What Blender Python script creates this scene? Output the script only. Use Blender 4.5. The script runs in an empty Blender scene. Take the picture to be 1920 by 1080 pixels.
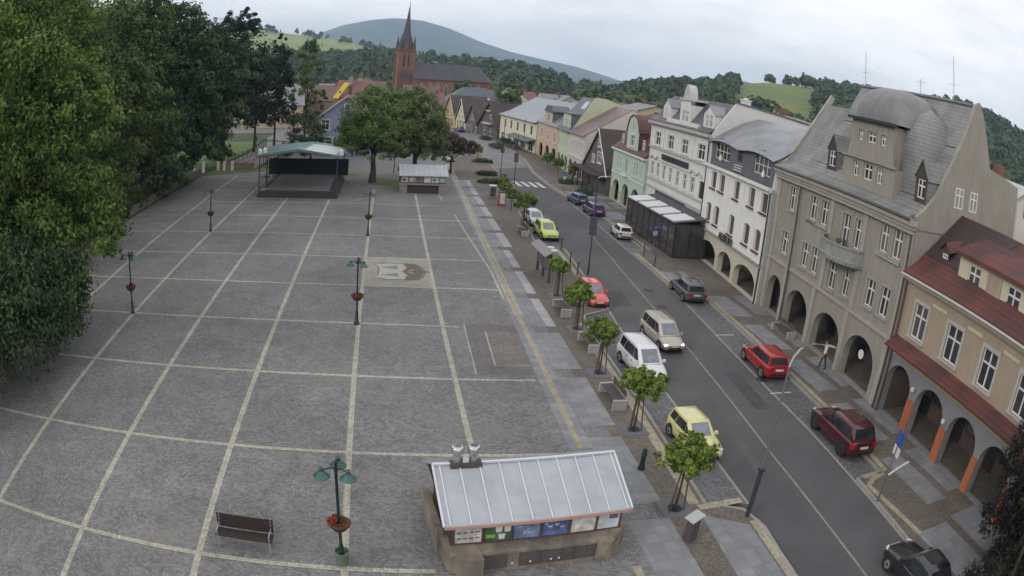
import bpy, bmesh, math, random
import numpy as np
from mathutils import Vector, Matrix
from mathutils.geometry import tessellate_polygon
R = math.radians
rng = random.Random(11); nrng = np.random.default_rng(5)
SC = bpy.context.scene; COL = SC.collection
# ---------------- camera: a wide surveillance lens with barrel distortion, 13.3 m above the square
cd = bpy.data.cameras.new('camera'); cam = bpy.data.objects.new('camera', cd); COL.objects.link(cam); SC.camera = cam
cd.type = 'PANO'; cd.panorama_type = 'FISHEYE_LENS_POLYNOMIAL'
cd.sensor_fit = 'HORIZONTAL'; cd.sensor_width = 36.0; cd.sensor_height = 20.25
cd.fisheye_fov = R(170)
cd.fisheye_polynomial_k0 = 0.0
cd.fisheye_polynomial_k1, cd.fisheye_polynomial_k2 = -0.03848740, -0.000392111
cd.fisheye_polynomial_k3, cd.fisheye_polynomial_k4 = 3.224831e-05, -1.665693e-06
cd.clip_start = 0.1; cd.clip_end = 30000
_r = Vector((0.982167, -0.16685835, 0.08663873)); _u = Vector((-0.03322725, 0.2995142, 0.95351308)); _f = Vector((0.18505115, 0.93938785, -0.28862872))
M = Matrix.Identity(4)
for i in range(3): M[i][0] = _r[i]; M[i][1] = _u[i]; M[i][2] = -_f[i]; M[i][3] = (0, 0, 13.3)[i]
cam.matrix_world = M
# ---------------- sky: overcast morning, bright cloud layer over the procedural sky
W = bpy.data.worlds.new('World'); SC.world = W; W.use_nodes = True
nt = W.node_tree; N = nt.nodes; Lk = nt.links; N.clear()
out = N.new('ShaderNodeOutputWorld'); bg = N.new('ShaderNodeBackground'); Lk.new(bg.outputs[0], out.inputs[0])
sky = N.new('ShaderNodeTexSky'); sky.sky_type = 'NISHITA'; sky.sun_disc = False; sky.sun_elevation = R(24); sky.sun_rotation = R(120); sky.air_density = 1.2
tc = N.new('ShaderNodeTexCoord'); mp = N.new('ShaderNodeMapping'); Lk.new(tc.outputs['Generated'], mp.inputs[0]); mp.inputs['Scale'].default_value = (1.3, 1.3, 5.5)
n1 = N.new('ShaderNodeTexNoise'); n1.inputs['Scale'].default_value = 2.3; n1.inputs['Detail'].default_value = 7; n1.inputs['Roughness'].default_value = .56; Lk.new(mp.outputs[0], n1.inputs[0])
n2 = N.new('ShaderNodeTexNoise'); n2.inputs['Scale'].default_value = 5.5; n2.inputs['Detail'].default_value = 8; Lk.new(mp.outputs[0], n2.inputs[0])
r1 = N.new('ShaderNodeValToRGB'); Lk.new(n1.outputs[0], r1.inputs[0])
r1.color_ramp.elements[0].position = .34; r1.color_ramp.elements[0].color = (7.6, 7.5, 7.7, 1)
r1.color_ramp.elements[1].position = .56; r1.color_ramp.elements[1].color = (9.6, 9.4, 9.4, 1)
r2 = N.new('ShaderNodeValToRGB'); Lk.new(n2.outputs[0], r2.inputs[0])
r2.color_ramp.elements[0].position = .30; r2.color_ramp.elements[0].color = (.90, .91, .93, 1)
r2.color_ramp.elements[1].position = .60; r2.color_ramp.elements[1].color = (1, 1, 1, 1)
mm = N.new('ShaderNodeMixRGB'); mm.blend_type = 'MULTIPLY'; mm.inputs[0].default_value = 1; Lk.new(r1.outputs[0], mm.inputs[1]); Lk.new(r2.outputs[0], mm.inputs[2])
sz = N.new('ShaderNodeSeparateXYZ'); Lk.new(tc.outputs['Generated'], sz.inputs[0])
gr = N.new('ShaderNodeMapRange'); gr.inputs['From Min'].default_value = 0; gr.inputs['From Max'].default_value = .55; gr.inputs['To Min'].default_value = 1.10; gr.inputs['To Max'].default_value = 1.08; Lk.new(sz.outputs[2], gr.inputs[0])
mg = N.new('ShaderNodeMixRGB'); mg.blend_type = 'MULTIPLY'; mg.inputs[0].default_value = 1; Lk.new(mm.outputs[0], mg.inputs[1]); Lk.new(gr.outputs[0], mg.inputs[2])
mx = N.new('ShaderNodeMixRGB'); mx.inputs[0].default_value = .92; Lk.new(sky.outputs[0], mx.inputs[1]); Lk.new(mg.outputs[0], mx.inputs[2])
Lk.new(mx.outputs[0], bg.inputs[0]); bg.inputs[1].default_value = .132
sd = bpy.data.lights.new('sun', 'SUN'); sd.energy = 1.0; sd.angle = R(11); sd.color = (1, .96, .9)
sun = bpy.data.objects.new('sun', sd); COL.objects.link(sun); sun.rotation_euler = (R(66), 0, R(-60))
SC.view_settings.view_transform = 'Standard'; SC.view_settings.look = 'None'; SC.view_settings.exposure = 0.02; SC.view_settings.gamma = 1.0
try:
    SC.cycles.max_bounces = 5; SC.cycles.transparent_max_bounces = 6; SC.cycles.volume_bounces = 0; SC.cycles.caustics_reflective = False; SC.cycles.caustics_refractive = False
except Exception: pass

# ---------------- materials
MC = {}
def nod(m, t, **kw):
    n = m.node_tree.nodes.new(t)
    for k, v in kw.items(): n.inputs[k].default_value = v
    return n
def mat(name, c, rough=.75, metal=0., var=.12, scale=1.5, bump=0., bscale=30., streak=0., spec=.4, c2=None, c2amt=.5, c2scale=.5, coords='Object', emit=0):
    if name in MC: return MC[name]
    m = bpy.data.materials.new(name); m.use_nodes = True; t = m.node_tree; b = t.nodes['Principled BSDF']; L = t.links
    b.inputs['Roughness'].default_value = rough; b.inputs['Metallic'].default_value = metal; b.inputs['Specular IOR Level'].default_value = spec
    tc = nod(m, 'ShaderNodeTexCoord')
    base = nod(m, 'ShaderNodeRGB'); base.outputs[0].default_value = (*c, 1); col = base.outputs[0]
    if c2:
        nz = nod(m, 'ShaderNodeTexNoise', Scale=c2scale, Detail=6.); L.new(tc.outputs[coords], nz.inputs[0])
        rp = nod(m, 'ShaderNodeValToRGB'); rp.color_ramp.elements[0].position = max(0, .5 - .1 - (c2amt - .5) * .4); rp.color_ramp.elements[1].position = min(1, .6 - (c2amt - .5) * .4); L.new(nz.outputs[0], rp.inputs[0])
        x = nod(m, 'ShaderNodeMixRGB', Color2=(*c2, 1)); L.new(rp.outputs[0], x.inputs[0]); L.new(col, x.inputs[1]); col = x.outputs[0]
    if var:
        nz = nod(m, 'ShaderNodeTexNoise', Scale=scale, Detail=8., Roughness=.65); L.new(tc.outputs[coords], nz.inputs[0])
        mr = nod(m, 'ShaderNodeMapRange', **{'From Min': .3, 'From Max': .7, 'To Min': 1 - var, 'To Max': 1 + var}); L.new(nz.outputs[0], mr.inputs[0])
        x = nod(m, 'ShaderNodeMixRGB', Fac=1.); x.blend_type = 'MULTIPLY'; L.new(col, x.inputs[1]); L.new(mr.outputs[0], x.inputs[2]); col = x.outputs[0]
    if streak:
        mpn = nod(m, 'ShaderNodeMapping'); mpn.inputs['Scale'].default_value = (2.2, 2.2, .22); L.new(tc.outputs[coords], mpn.inputs[0])
        nz = nod(m, 'ShaderNodeTexNoise', Scale=1.6, Detail=7., Roughness=.7); L.new(mpn.outputs[0], nz.inputs[0])
        mr = nod(m, 'ShaderNodeMapRange', **{'From Min': .42, 'From Max': .75, 'To Min': 1., 'To Max': 1 - streak}); L.new(nz.outputs[0], mr.inputs[0])
        x = nod(m, 'ShaderNodeMixRGB', Fac=1.); x.blend_type = 'MULTIPLY'; L.new(col, x.inputs[1]); L.new(mr.outputs[0], x.inputs[2]); col = x.outputs[0]
    L.new(col, b.inputs['Base Color'])
    if bump:
        nz = nod(m, 'ShaderNodeTexNoise', Scale=bscale, Detail=4.); L.new(tc.outputs[coords], nz.inputs[0])
        bp = nod(m, 'ShaderNodeBump', Strength=bump, Distance=.02); L.new(nz.outputs[0], bp.inputs['Height']); L.new(bp.outputs[0], b.inputs['Normal'])
    if emit: b.inputs['Emission Color'].default_value = (*c, 1); b.inputs['Emission Strength'].default_value = emit
    MC[name] = m; return m
def setts(name, c, c2, size=.105, arc=True, lo=.55, patch=None, mort=.45, rough=.8, rnd=.35):
    m = bpy.data.materials.new(name); m.use_nodes = True; t = m.node_tree; b = t.nodes['Principled BSDF']; L = t.links; b.inputs['Roughness'].default_value = rough
    b.inputs['Specular IOR Level'].default_value = .35
    tc = nod(m, 'ShaderNodeTexCoord'); sp = nod(m, 'ShaderNodeSeparateXYZ'); L.new(tc.outputs['Object'], sp.inputs[0])
    X, Y = sp.outputs[0], sp.outputs[1]
    if arc:                                     # segmental arcs, one fan row every 1.3 m
        def M2(op, a, bb):
            q = nod(m, 'ShaderNodeMath'); q.operation = op
            for i, v in enumerate((a, bb)):
                if v is None: continue
                if isinstance(v, (int, float)): q.inputs[i].default_value = v
                else: L.new(v, q.inputs[i])
            return q.outputs[0]
        ph = M2('MULTIPLY', Y, math.pi / 1.35)
        cs = M2('ABSOLUTE', M2('SINE', ph, None), None); ab = M2('MULTIPLY', cs, .42)
        X = M2('ADD', X, ab)
    cb = nod(m, 'ShaderNodeCombineXYZ'); L.new(X, cb.inputs[0]); L.new(Y, cb.inputs[1])
    vo = nod(m, 'ShaderNodeTexVoronoi', Scale=1. / size, Randomness=rnd); vo.distance = 'CHEBYCHEV'; L.new(cb.outputs[0], vo.inputs['Vector'])
    hs = nod(m, 'ShaderNodeSeparateXYZ'); L.new(vo.outputs['Color'], hs.inputs[0])
    x = nod(m, 'ShaderNodeMixRGB', Color1=(*c, 1), Color2=(*c2, 1)); L.new(hs.outputs[0], x.inputs[0])
    mo = nod(m, 'ShaderNodeMapRange', **{'From Min': .30, 'From Max': .62, 'To Min': 1., 'To Max': mort}); L.new(vo.outputs['Distance'], mo.inputs[0])
    x2 = nod(m, 'ShaderNodeMixRGB', Fac=1.); x2.blend_type = 'MULTIPLY'; L.new(x.outputs[0], x2.inputs[1]); L.new(mo.outputs[0], x2.inputs[2]); col = x2.outputs[0]
    for sc, lo_, hi_ in ((.13, .78, 1.2), (.9, .86, 1.12)):
        nz = nod(m, 'ShaderNodeTexNoise', Scale=sc, Detail=9., Roughness=.62); L.new(tc.outputs['Object'], nz.inputs[0])
        mr = nod(m, 'ShaderNodeMapRange', **{'From Min': .32, 'From Max': .68, 'To Min': lo_, 'To Max': hi_}); L.new(nz.outputs[0], mr.inputs[0])
        x3 = nod(m, 'ShaderNodeMixRGB', Fac=1.); x3.blend_type = 'MULTIPLY'; L.new(col, x3.inputs[1]); L.new(mr.outputs[0], x3.inputs[2]); col = x3.outputs[0]
    if patch:
        nz = nod(m, 'ShaderNodeTexNoise', Scale=.23, Detail=7., Roughness=.7); L.new(tc.outputs['Object'], nz.inputs[0])
        mr = nod(m, 'ShaderNodeMapRange', **{'From Min': .52, 'From Max': .72, 'To Min': 0., 'To Max': .75}); L.new(nz.outputs[0], mr.inputs[0])
        x3 = nod(m, 'ShaderNodeMixRGB', Color2=(*patch, 1)); L.new(mr.outputs[0], x3.inputs[0]); L.new(col, x3.inputs[1]); col = x3.outputs[0]
    L.new(col, b.inputs['Base Color'])
    bp = nod(m, 'ShaderNodeBump', Strength=.5, Distance=.012); bp.invert = True; L.new(vo.outputs['Distance'], bp.inputs['Height']); L.new(bp.outputs[0], b.inputs['Normal'])
    MC[name] = m; return m
def ribbed(name, c, axis=0, period=.5, rough=.45, metal=0., depth=.8, var=.12, c2=None, c2scale=.6, line=.45, duty=.1):
    """seams or courses running across one local axis"""
    m = mat(name, c, rough, metal, var=var, scale=.9, c2=c2, c2scale=c2scale); t = m.node_tree; b = t.nodes['Principled BSDF']; L = t.links
    tc = nod(m, 'ShaderNodeTexCoord'); sp = nod(m, 'ShaderNodeSeparateXYZ'); L.new(tc.outputs['Object'], sp.inputs[0])
    q = nod(m, 'ShaderNodeMath'); q.operation = 'DIVIDE'; L.new(sp.outputs[axis], q.inputs[0]); q.inputs[1].default_value = period
    f = nod(m, 'ShaderNodeMath'); f.operation = 'FRACT'; L.new(q.outputs[0], f.inputs[0])
    g = nod(m, 'ShaderNodeMath'); g.operation = 'LESS_THAN'; L.new(f.outputs[0], g.inputs[0]); g.inputs[1].default_value = duty
    src = b.inputs['Base Color'].links[0].from_socket
    k = nod(m, 'ShaderNodeMath'); k.operation = 'MULTIPLY'; L.new(g.outputs[0], k.inputs[0]); k.inputs[1].default_value = line
    x = nod(m, 'ShaderNodeMixRGB', Color2=(c[0] * .35, c[1] * .35, c[2] * .35, 1)); L.new(k.outputs[0], x.inputs[0]); L.new(src, x.inputs[1]); L.new(x.outputs[0], b.inputs['Base Color'])
    bp = nod(m, 'ShaderNodeBump', Strength=depth, Distance=.02); L.new(g.outputs[0], bp.inputs['Height']); L.new(bp.outputs[0], b.inputs['Normal'])
    return m
def leafmat(name, dark, light, trans=.25):
    m = bpy.data.materials.new(name); m.use_nodes = True; t = m.node_tree; b = t.nodes['Principled BSDF']; L = t.links
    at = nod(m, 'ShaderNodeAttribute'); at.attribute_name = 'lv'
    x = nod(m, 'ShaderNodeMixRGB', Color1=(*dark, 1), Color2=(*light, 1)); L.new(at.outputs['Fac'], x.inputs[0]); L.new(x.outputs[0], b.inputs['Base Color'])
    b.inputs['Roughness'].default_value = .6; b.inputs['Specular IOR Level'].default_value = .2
    tr = nod(m, 'ShaderNodeBsdfTranslucent'); L.new(x.outputs[0], tr.inputs[0]); ms = nod(m, 'ShaderNodeMixShader', Fac=trans)
    L.new(b.outputs[0], ms.inputs[1]); L.new(tr.outputs[0], ms.inputs[2]); L.new(ms.outputs[0], t.nodes['Material Output'].inputs[0])
    MC[name] = m; return m
def glassmat(name, c, rough=.12, spec=.6):
    m = mat(name, c, rough, var=.35, scale=2.2, spec=spec); return m

cobble = setts('cobble_setts', (.140, .139, .142), (.225, .222, .218), patch=(.19, .183, .158), mort=.5, size=.125, rnd=.28)
light_setts = setts('light_setts', (.31, .30, .24), (.44, .42, .345), arc=False, size=.11, mort=.6)
brown_setts = setts('brown_setts', (.115, .10, .085), (.17, .145, .12), arc=False, mort=.6)
warm_setts = setts('border_setts', (.14, .125, .115), (.21, .185, .165), arc=True)
bay_setts = setts('bay_setts', (.10, .098, .105), (.17, .168, .175), arc=False, mort=.6)
slabs = setts('granite_slabs', (.185, .19, .20), (.235, .238, .245), arc=False, size=.5, mort=.86, rnd=.08)
slabs_light = setts('pale_granite_slabs', (.29, .30, .305), (.36, .365, .365), arc=False, size=.5, mort=.88, rnd=.08)
yellow_setts = setts('yellow_setts', (.27, .24, .17), (.38, .34, .25), arc=False, size=.11, mort=.65)
asphalt = mat('asphalt', (.074, .072, .077), .8, var=.16, scale=.35, bump=.25, bscale=60, c2=(.096, .093, .094), c2scale=.09)
asphalt_far = mat('worn_asphalt', (.16, .158, .165), .8, var=.14, scale=.3, bump=.2, bscale=50, c2=(.19, .186, .185), c2scale=.1)
paint_w = mat('road_paint', (.5, .49, .46), .7, var=.25, scale=6)
paint_old = mat('worn_road_paint', (.22, .20, .175), .75, var=.3, scale=3)
kerb_m = mat('kerb_stone', (.26, .25, .235), .8, var=.18, scale=2, bump=.2)
lawn_m = mat('lawn_green', (.075, .14, .028), .9, var=.25, scale=1.2, bump=.4, bscale=25, c2=(.10, .15, .04), c2scale=.25)
soil_m = mat('park_floor', (.035, .045, .022), .95, var=.35, scale=.8, bump=.5, bscale=12, c2=(.05, .075, .025), c2scale=.2)
valley_m = mat('valley_green', (.05, .075, .032), .95, var=.3, scale=.05, c2=(.09, .12, .045), c2scale=.012)
path_m = mat('path_gravel', (.19, .175, .16), .9, var=.12, scale=1.2, bump=.3)

# ---------------- mesh kit
def tag(o, label=None, cat=None, group=None, kind=None):
    for k, v in (('label', label), ('category', cat), ('group', group), ('kind', kind)):
        if v: o[k] = v
    return o
def empty(name, loc=(0, 0, 0), rz=0, label=None, cat=None, group=None):
    o = bpy.data.objects.new(name, None); o.empty_display_size = .3; COL.objects.link(o); o.location = loc; o.rotation_euler = (0, 0, rz)
    return tag(o, label, cat, group)
def link(name, me, parent=None, loc=None, rot=None):
    o = bpy.data.objects.new(name, me); COL.objects.link(o); o.parent = parent
    if loc is not None: o.location = loc
    if rot is not None: o.rotation_euler = rot
    return o
SPLIT = set('pilaster sill_band orange_pillar relief_band dormer_panel sill cornice gable_wall parapet side_wall window_pediment pillar_base dormer_side tower_side pinnacle belfry_opening window skylight end_block number_plate roof_rail door_handle balcony_rail post stake canopy_cap attic_parapet string_course pane shop_front stone_base gable_board bumper_grille wall_end print lamp side_wing eye ear'.split())
class MB:
    def __init__(s): s.v = []; s.f = []; s.m = []; s.cur = 0
    def face(s, pts): i = len(s.v); s.v += [tuple(p) for p in pts]; s.f.append(tuple(range(i, i + len(pts)))); s.m.append(s.cur); return s
    def box(s, x0, x1, y0, y1, z0, z1, top=None):
        """top=(tx,ty): inset of the top face"""
        i = len(s.v); tx, ty = top or (0, 0)
        s.v += [(x0, y0, z0), (x1, y0, z0), (x1, y1, z0), (x0, y1, z0), (x0 + tx, y0 + ty, z1), (x1 - tx, y0 + ty, z1), (x1 - tx, y1 - ty, z1), (x0 + tx, y1 - ty, z1)]
        for f in ((0, 3, 2, 1), (4, 5, 6, 7), (0, 1, 5, 4), (1, 2, 6, 5), (2, 3, 7, 6), (3, 0, 4, 7)): s.f.append(tuple(i + k for k in f)); s.m.append(s.cur)
        return s
    def prism(s, poly, a, b, axis=2):
        """extrude a 2D polygon between a and b along axis"""
        def P(p, h): return (h, p[0], p[1]) if axis == 0 else (p[0], h, p[1]) if axis == 1 else (p[0], p[1], h)
        n = len(poly); i = len(s.v); s.v += [P(p, a) for p in poly] + [P(p, b) for p in poly]
        tr = tessellate_polygon([[Vector((*p, 0)) for p in poly]])
        for t in tr: s.f.append(tuple(i + k for k in t)); s.f.append(tuple(i + n + k for k in reversed(t))); s.m += [s.cur] * 2
        for k in range(n): s.f.append((i + k, i + (k + 1) % n, i + n + (k + 1) % n, i + n + k)); s.m.append(s.cur)
        return s
    def tube(s, pts, r, n=8, cap=True):
        pts = [Vector(p) for p in pts]; rs = r if isinstance(r, (list, tuple)) else [r] * len(pts); i0 = len(s.v)
        for k, p in enumerate(pts):
            d = (pts[min(k + 1, len(pts) - 1)] - pts[max(k - 1, 0)]).normalized(); a = d.orthogonal().normalized() if abs(d.z) < .95 else Vector((1, 0, 0)); a = (a - d * a.dot(d)).normalized(); b = d.cross(a)
            for j in range(n): t = 2 * math.pi * j / n; s.v.append(tuple(p + (a * math.cos(t) + b * math.sin(t)) * rs[k]))
        for k in range(len(pts) - 1):
            for j in range(n): s.f.append((i0 + k * n + j, i0 + k * n + (j + 1) % n, i0 + (k + 1) * n + (j + 1) % n, i0 + (k + 1) * n + j)); s.m.append(s.cur)
        if cap:
            s.f.append(tuple(i0 + j for j in reversed(range(n)))); s.f.append(tuple(i0 + (len(pts) - 1) * n + j for j in range(n))); s.m += [s.cur] * 2
        return s
    def lathe(s, prof, c=(0, 0, 0), n=16, a0=0, a1=2 * math.pi):
        i0 = len(s.v); full = abs(a1 - a0 - 2 * math.pi) < 1e-6; m = n if full else n + 1
        for r_, z in prof:
            for j in range(m): t = a0 + (a1 - a0) * j / n; s.v.append((c[0] + r_ * math.cos(t), c[1] + r_ * math.sin(t), c[2] + z))
        for k in range(len(prof) - 1):
            for j in range(n): jn = (j + 1) % m; s.f.append((i0 + k * m + j, i0 + k * m + jn, i0 + (k + 1) * m + jn, i0 + (k + 1) * m + j)); s.m.append(s.cur)
        return s
    def mesh(s, name, mats, smooth=False, angle=35):
        me = bpy.data.meshes.new(name); me.from_pydata(s.v, [], s.f)
        for m in (mats if isinstance(mats, (list, tuple)) else [mats]): me.materials.append(m)
        if s.m and max(s.m): me.polygons.foreach_set('material_index', s.m)
        bm = bmesh.new(); bm.from_mesh(me); bmesh.ops.remove_doubles(bm, verts=bm.verts, dist=.0004); bmesh.ops.recalc_face_normals(bm, faces=bm.faces); bm.to_mesh(me); bm.free()
        if smooth:
            me.polygons.foreach_set('use_smooth', [True] * len(me.polygons))
            try: me.set_sharp_from_angle(angle=R(angle))
            except Exception: pass
        me.update(); return me
    def islands(s):
        par = {}
        def find(a):
            while par[a] != a: par[a] = par[par[a]]; a = par[a]
            return a
        key = [tuple(round(c, 3) for c in v) for v in s.v]
        for k in key: par.setdefault(k, k)
        for f in s.f:
            r0 = find(key[f[0]])
            for i in f[1:]: par[find(key[i])] = r0
        out_ = {}
        for f, m in zip(s.f, s.m):
            b = out_.setdefault(find(key[f[0]]), MB()); i0 = len(b.v); b.v += [s.v[i] for i in f]; b.f.append(tuple(range(i0, i0 + len(f)))); b.m.append(m)
        return list(out_.values())
    def obj(s, name, mats, parent=None, loc=None, rot=None, smooth=False, angle=35):
        if name in SPLIT and parent is not None:
            return [link(name, b.mesh(name, mats, smooth, angle), parent, loc, rot) for b in s.islands()][0]
        return link(name, s.mesh(name, mats, smooth, angle), parent, loc, rot)
def sheet(name, poly, z, m, label=None, kind='structure', parent=None):
    b = MB(); tr = tessellate_polygon([[Vector((*p, 0)) for p in poly]]); b.v = [(*p, z) for p in poly]
    b.f = [tuple(t) for t in tr]; b.m = [0] * len(b.f)
    me = bpy.data.meshes.new(name); me.from_pydata(b.v, [], b.f); me.materials.append(m)
    bm = bmesh.new(); bm.from_mesh(me)
    for f in bm.faces:
        f.normal_update()
        if f.normal.z < 0: f.normal_flip()
    bm.to_mesh(me); bm.free()
    o = link(name, me, parent); o['kind'] = kind
    if label: o['label'] = label
    return o
def copy_tree(o, loc, rz, **kw):
    c = o.copy(); COL.objects.link(c); c.location = loc; c.rotation_euler = (0, 0, rz)
    for ch in o.children:
        d = ch.copy(); COL.objects.link(d); d.parent = c
        for g_ in ch.children: e = g_.copy(); COL.objects.link(e); e.parent = d
    for k, v in kw.items(): c[k] = v
    return c
def interp(tab, x):
    if x <= tab[0][0]: return tab[0][1]
    for (a, b), (c, d) in zip(tab, tab[1:]):
        if x <= c: return b + (d - b) * (x - a) / (c - a)
    return tab[-1][1]

# ================= GROUND, ROAD, SQUARE =================
ZR = -.11
def ngon(r, n=48): return [(r * math.cos(2 * math.pi * k / n), r * math.sin(2 * math.pi * k / n) + 0) for k in range(n)]
sheet('ground', ngon(9000), -.16, valley_m)
RK = [(0, 17.9), (8, 17.9), (12.3, 18.3), (18.3, 18.75), (18.5, 20.3), (24.7, 20.9), (28, 21.1), (34, 21.5), (42.6, 22.0), (44.6, 20.3), (54.2, 20.5), (55.6, 22.1), (68, 22.4), (76, 21.8), (81, 21.2), (85, 20.9), (90, 20.8), (97, 20.9), (106, 21.6), (118, 22.8), (125, 22.7), (131, 22.5), (140, 23.0), (150, 22.0), (165, 19.8), (180, 16.5), (195, 11.5), (215, 3)]
LK = [(0, 12.3), (13, 12.5), (16.4, 12.8), (17.6, 12.5), (18.3, 11.2), (26, 11.5), (37, 11.7), (38.4, 12.0), (39.6, 13.9), (46, 14.2), (54.3, 14.7), (55.8, 12.6), (61, 13.0), (69, 13.6), (71, 15.0), (77, 15.2), (88, 16.05), (95, 16.3), (102, 15.8), (118, 16.2), (132, 16.5), (151, 16.7), (165, 15.0), (180, 10.5), (195, 4), (210, -6)]
road = [(x, y) for y, x in RK] + [(x, y) for y, x in reversed(LK)]
sheet('road', [(a, b) for a, b in road], ZR, asphalt)
sheet('road_far', [(x, y) for y, x in RK if y >= 106] + [(x, y) for y, x in reversed(LK) if y >= 102], ZR + .004, asphalt_far)
# parking bays of small grey setts beside the asphalt
sheet('parking_bay', [(11.2, 18.3), (11.5, 26), (11.7, 37), (12.0, 38.4), (13.9, 39.6), (13.7, 37), (13.35, 30), (13.1, 24), (12.95, 18.0)], ZR + .004, bay_setts)
sheet('parking_bay', [(14.7, 54.4), (12.6, 55.8), (13.0, 61), (13.6, 69), (14.9, 70.8)], ZR + .004, bay_setts)
sheet('parking_bay', [(18.75, 18.3), (20.3, 18.5), (20.9, 24.7), (21.1, 28), (21.5, 34), (22.0, 42.6), (20.3, 44.6), (19.9, 40), (19.45, 34), (19.1, 28), (18.9, 23)], ZR + .004, bay_setts)
sheet('parking_bay', [(20.5, 54.2), (22.1, 55.6), (22.4, 68), (21.8, 76), (21.2, 81), (20.8, 78), (20.75, 66)], ZR + .004, bay_setts)
def strip(pts, w):
    L_, R_ = [], []
    for k, p in enumerate(pts):
        a, b = pts[max(k - 1, 0)], pts[min(k + 1, len(pts) - 1)]; d = Vector((b[0] - a[0], b[1] - a[1])).normalized(); n = Vector((-d.y, d.x)) * w / 2
        L_.append((p[0] + n.x, p[1] + n.y)); R_.append((p[0] - n.x, p[1] - n.y))
    return L_, R_
def strips(name, lines, z, m, **kw):
    b = MB()
    for pts, w in lines:
        L_, R_ = strip(pts, w)
        for k in range(len(pts) - 1): b.face([(*L_[k], z), (*L_[k + 1], z), (*R_[k + 1], z), (*R_[k], z)])
    o = b.obj(name, m); o['kind'] = 'structure'; return o
strips('centre_line', [([(15.0, 6), (15.4, 14), (15.8, 21.2), (16.4, 28.2), (16.85, 34.2), (17.7, 46.9), (18.4, 56), (18.9, 62.6)], .11)], ZR + .008, paint_old)
strips('bay_edge_line', [([(18.2, 12), (18.6, 18), (18.95, 23.3), (19.1, 28), (19.5, 34.2), (19.95, 40), (20.2, 44.6)], .13), ([(12.95, 18.0), (13.1, 24), (13.35, 30), (13.7, 37), (13.95, 39.6)], .12), ([(20.5, 54.2), (20.75, 66), (20.8, 78)], .12)], ZR + .008, kerb_m)
zb = MB()
for k in range(6):
    xa = 14.75 + k * 1.0; zb.face([(xa, 86.6, ZR + .008), (xa + .52, 86.5, ZR + .008), (xa + .34, 90.6, ZR + .008), (xa - .18, 90.7, ZR + .008)])
zb.obj('zebra_crossing', paint_w)['kind'] = 'structure'
for x0, y0 in ((19.6, 27.2), (20.2, 35.5), (13.3, 26.1)): bt = MB(); bt.box(x0 - .65, x0 + .65, y0 - .05, y0 + .05, ZR, ZR + .009); bt.obj('bay_marking', paint_old if x0 < 14 else paint_w)['kind'] = 'structure'
patch_m = mat('asphalt_patch', (.060, .058, .062), .75, var=.15, scale=1.5); patch_l = mat('worn_lane', (.098, .094, .092), .85, var=.18, scale=.8)
for k, (x, y, w_, l_, m_) in enumerate([(15.2, 40.5, 1.3, 3.2, patch_m), (17.6, 25.5, .9, 4.5, patch_m), (16.2, 50.5, 1.6, 2.2, patch_l), (18.9, 57.5, 1.0, 5.0, patch_m), (14.6, 20.0, .5, 7.0, patch_l), (17.2, 73, 2.0, 3.0, patch_m), (18.6, 36, .5, 9, patch_l)]):
    sheet('asphalt_repair', [(x - w_ / 2, y), (x + w_ / 2, y + .1), (x + w_ / 2 + .07 * l_, y + l_), (x - w_ / 2 + .07 * l_, y + l_ - .1)], ZR + .004, m_)
# square and pavements: raised slabs with a real kerb face
def slabpoly(name, poly, m, z=0.): b = MB(); b.prism(poly, -.15, z); o = b.obj(name, m); o['kind'] = 'structure'; return o
left_edge = [(-26.5, 0), (-25.2, 40), (-25.0, 71), (-24.6, 90)]
slabpoly('square_paving', [(-60, -2)] + [(-60, 60), (-26, 62), (-25, 71), (-24.6, 87.5), (-18, 91.5), (-15, 92), (-4.5, 88), (9.2, 110), (9.2, -2)], cobble)
slabpoly('pavement', [(9.2, -2)] + [(9.2, 150), (12, 170), (4, 186), (-2, 200), (-6, 210)] + [(x, y) for y, x in reversed(LK)], brown_setts)
slabpoly('pavement', [(x, y) for y, x in RK if y >= 0] + [(30, 215), (34, 150), (34, 0)], brown_setts)
slabpoly('street_corner', [(9.2, 110), (-4.5, 88), (-15, 92), (-15, 128), (-40, 150), (-40, 170), (4, 186), (12, 170), (9.2, 150)], mat('side_street_asphalt', (.15, .145, .145), .85, var=.15, scale=.3, bump=.2), z=-.004)
kb = MB()
def kerbline(tab, sgn):
    pts = [(x, y) for y, x in tab]
    L_, R_ = strip(pts, .14)
    for k in range(len(pts) - 1):
        a = [(*L_[k], -.14), (*L_[k + 1], -.14), (*R_[k + 1], -.14), (*R_[k], -.14)]; t = [(p[0], p[1], .012) for p in a]
        kb.face(t); kb.face([a[0], a[1], t[1], t[0]]); kb.face([a[2], a[3], t[3], t[2]])
kerbline(RK, 1); kerbline(LK, -1); kb.obj('kerb', kerb_m)['kind'] = 'structure'
def off(tab, d, lo, hi, w, z, name, m):
    pts = [(x + d, y) for y, x in tab if lo <= y <= hi]; return strips(name, [(pts, w)], z, m)
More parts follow.
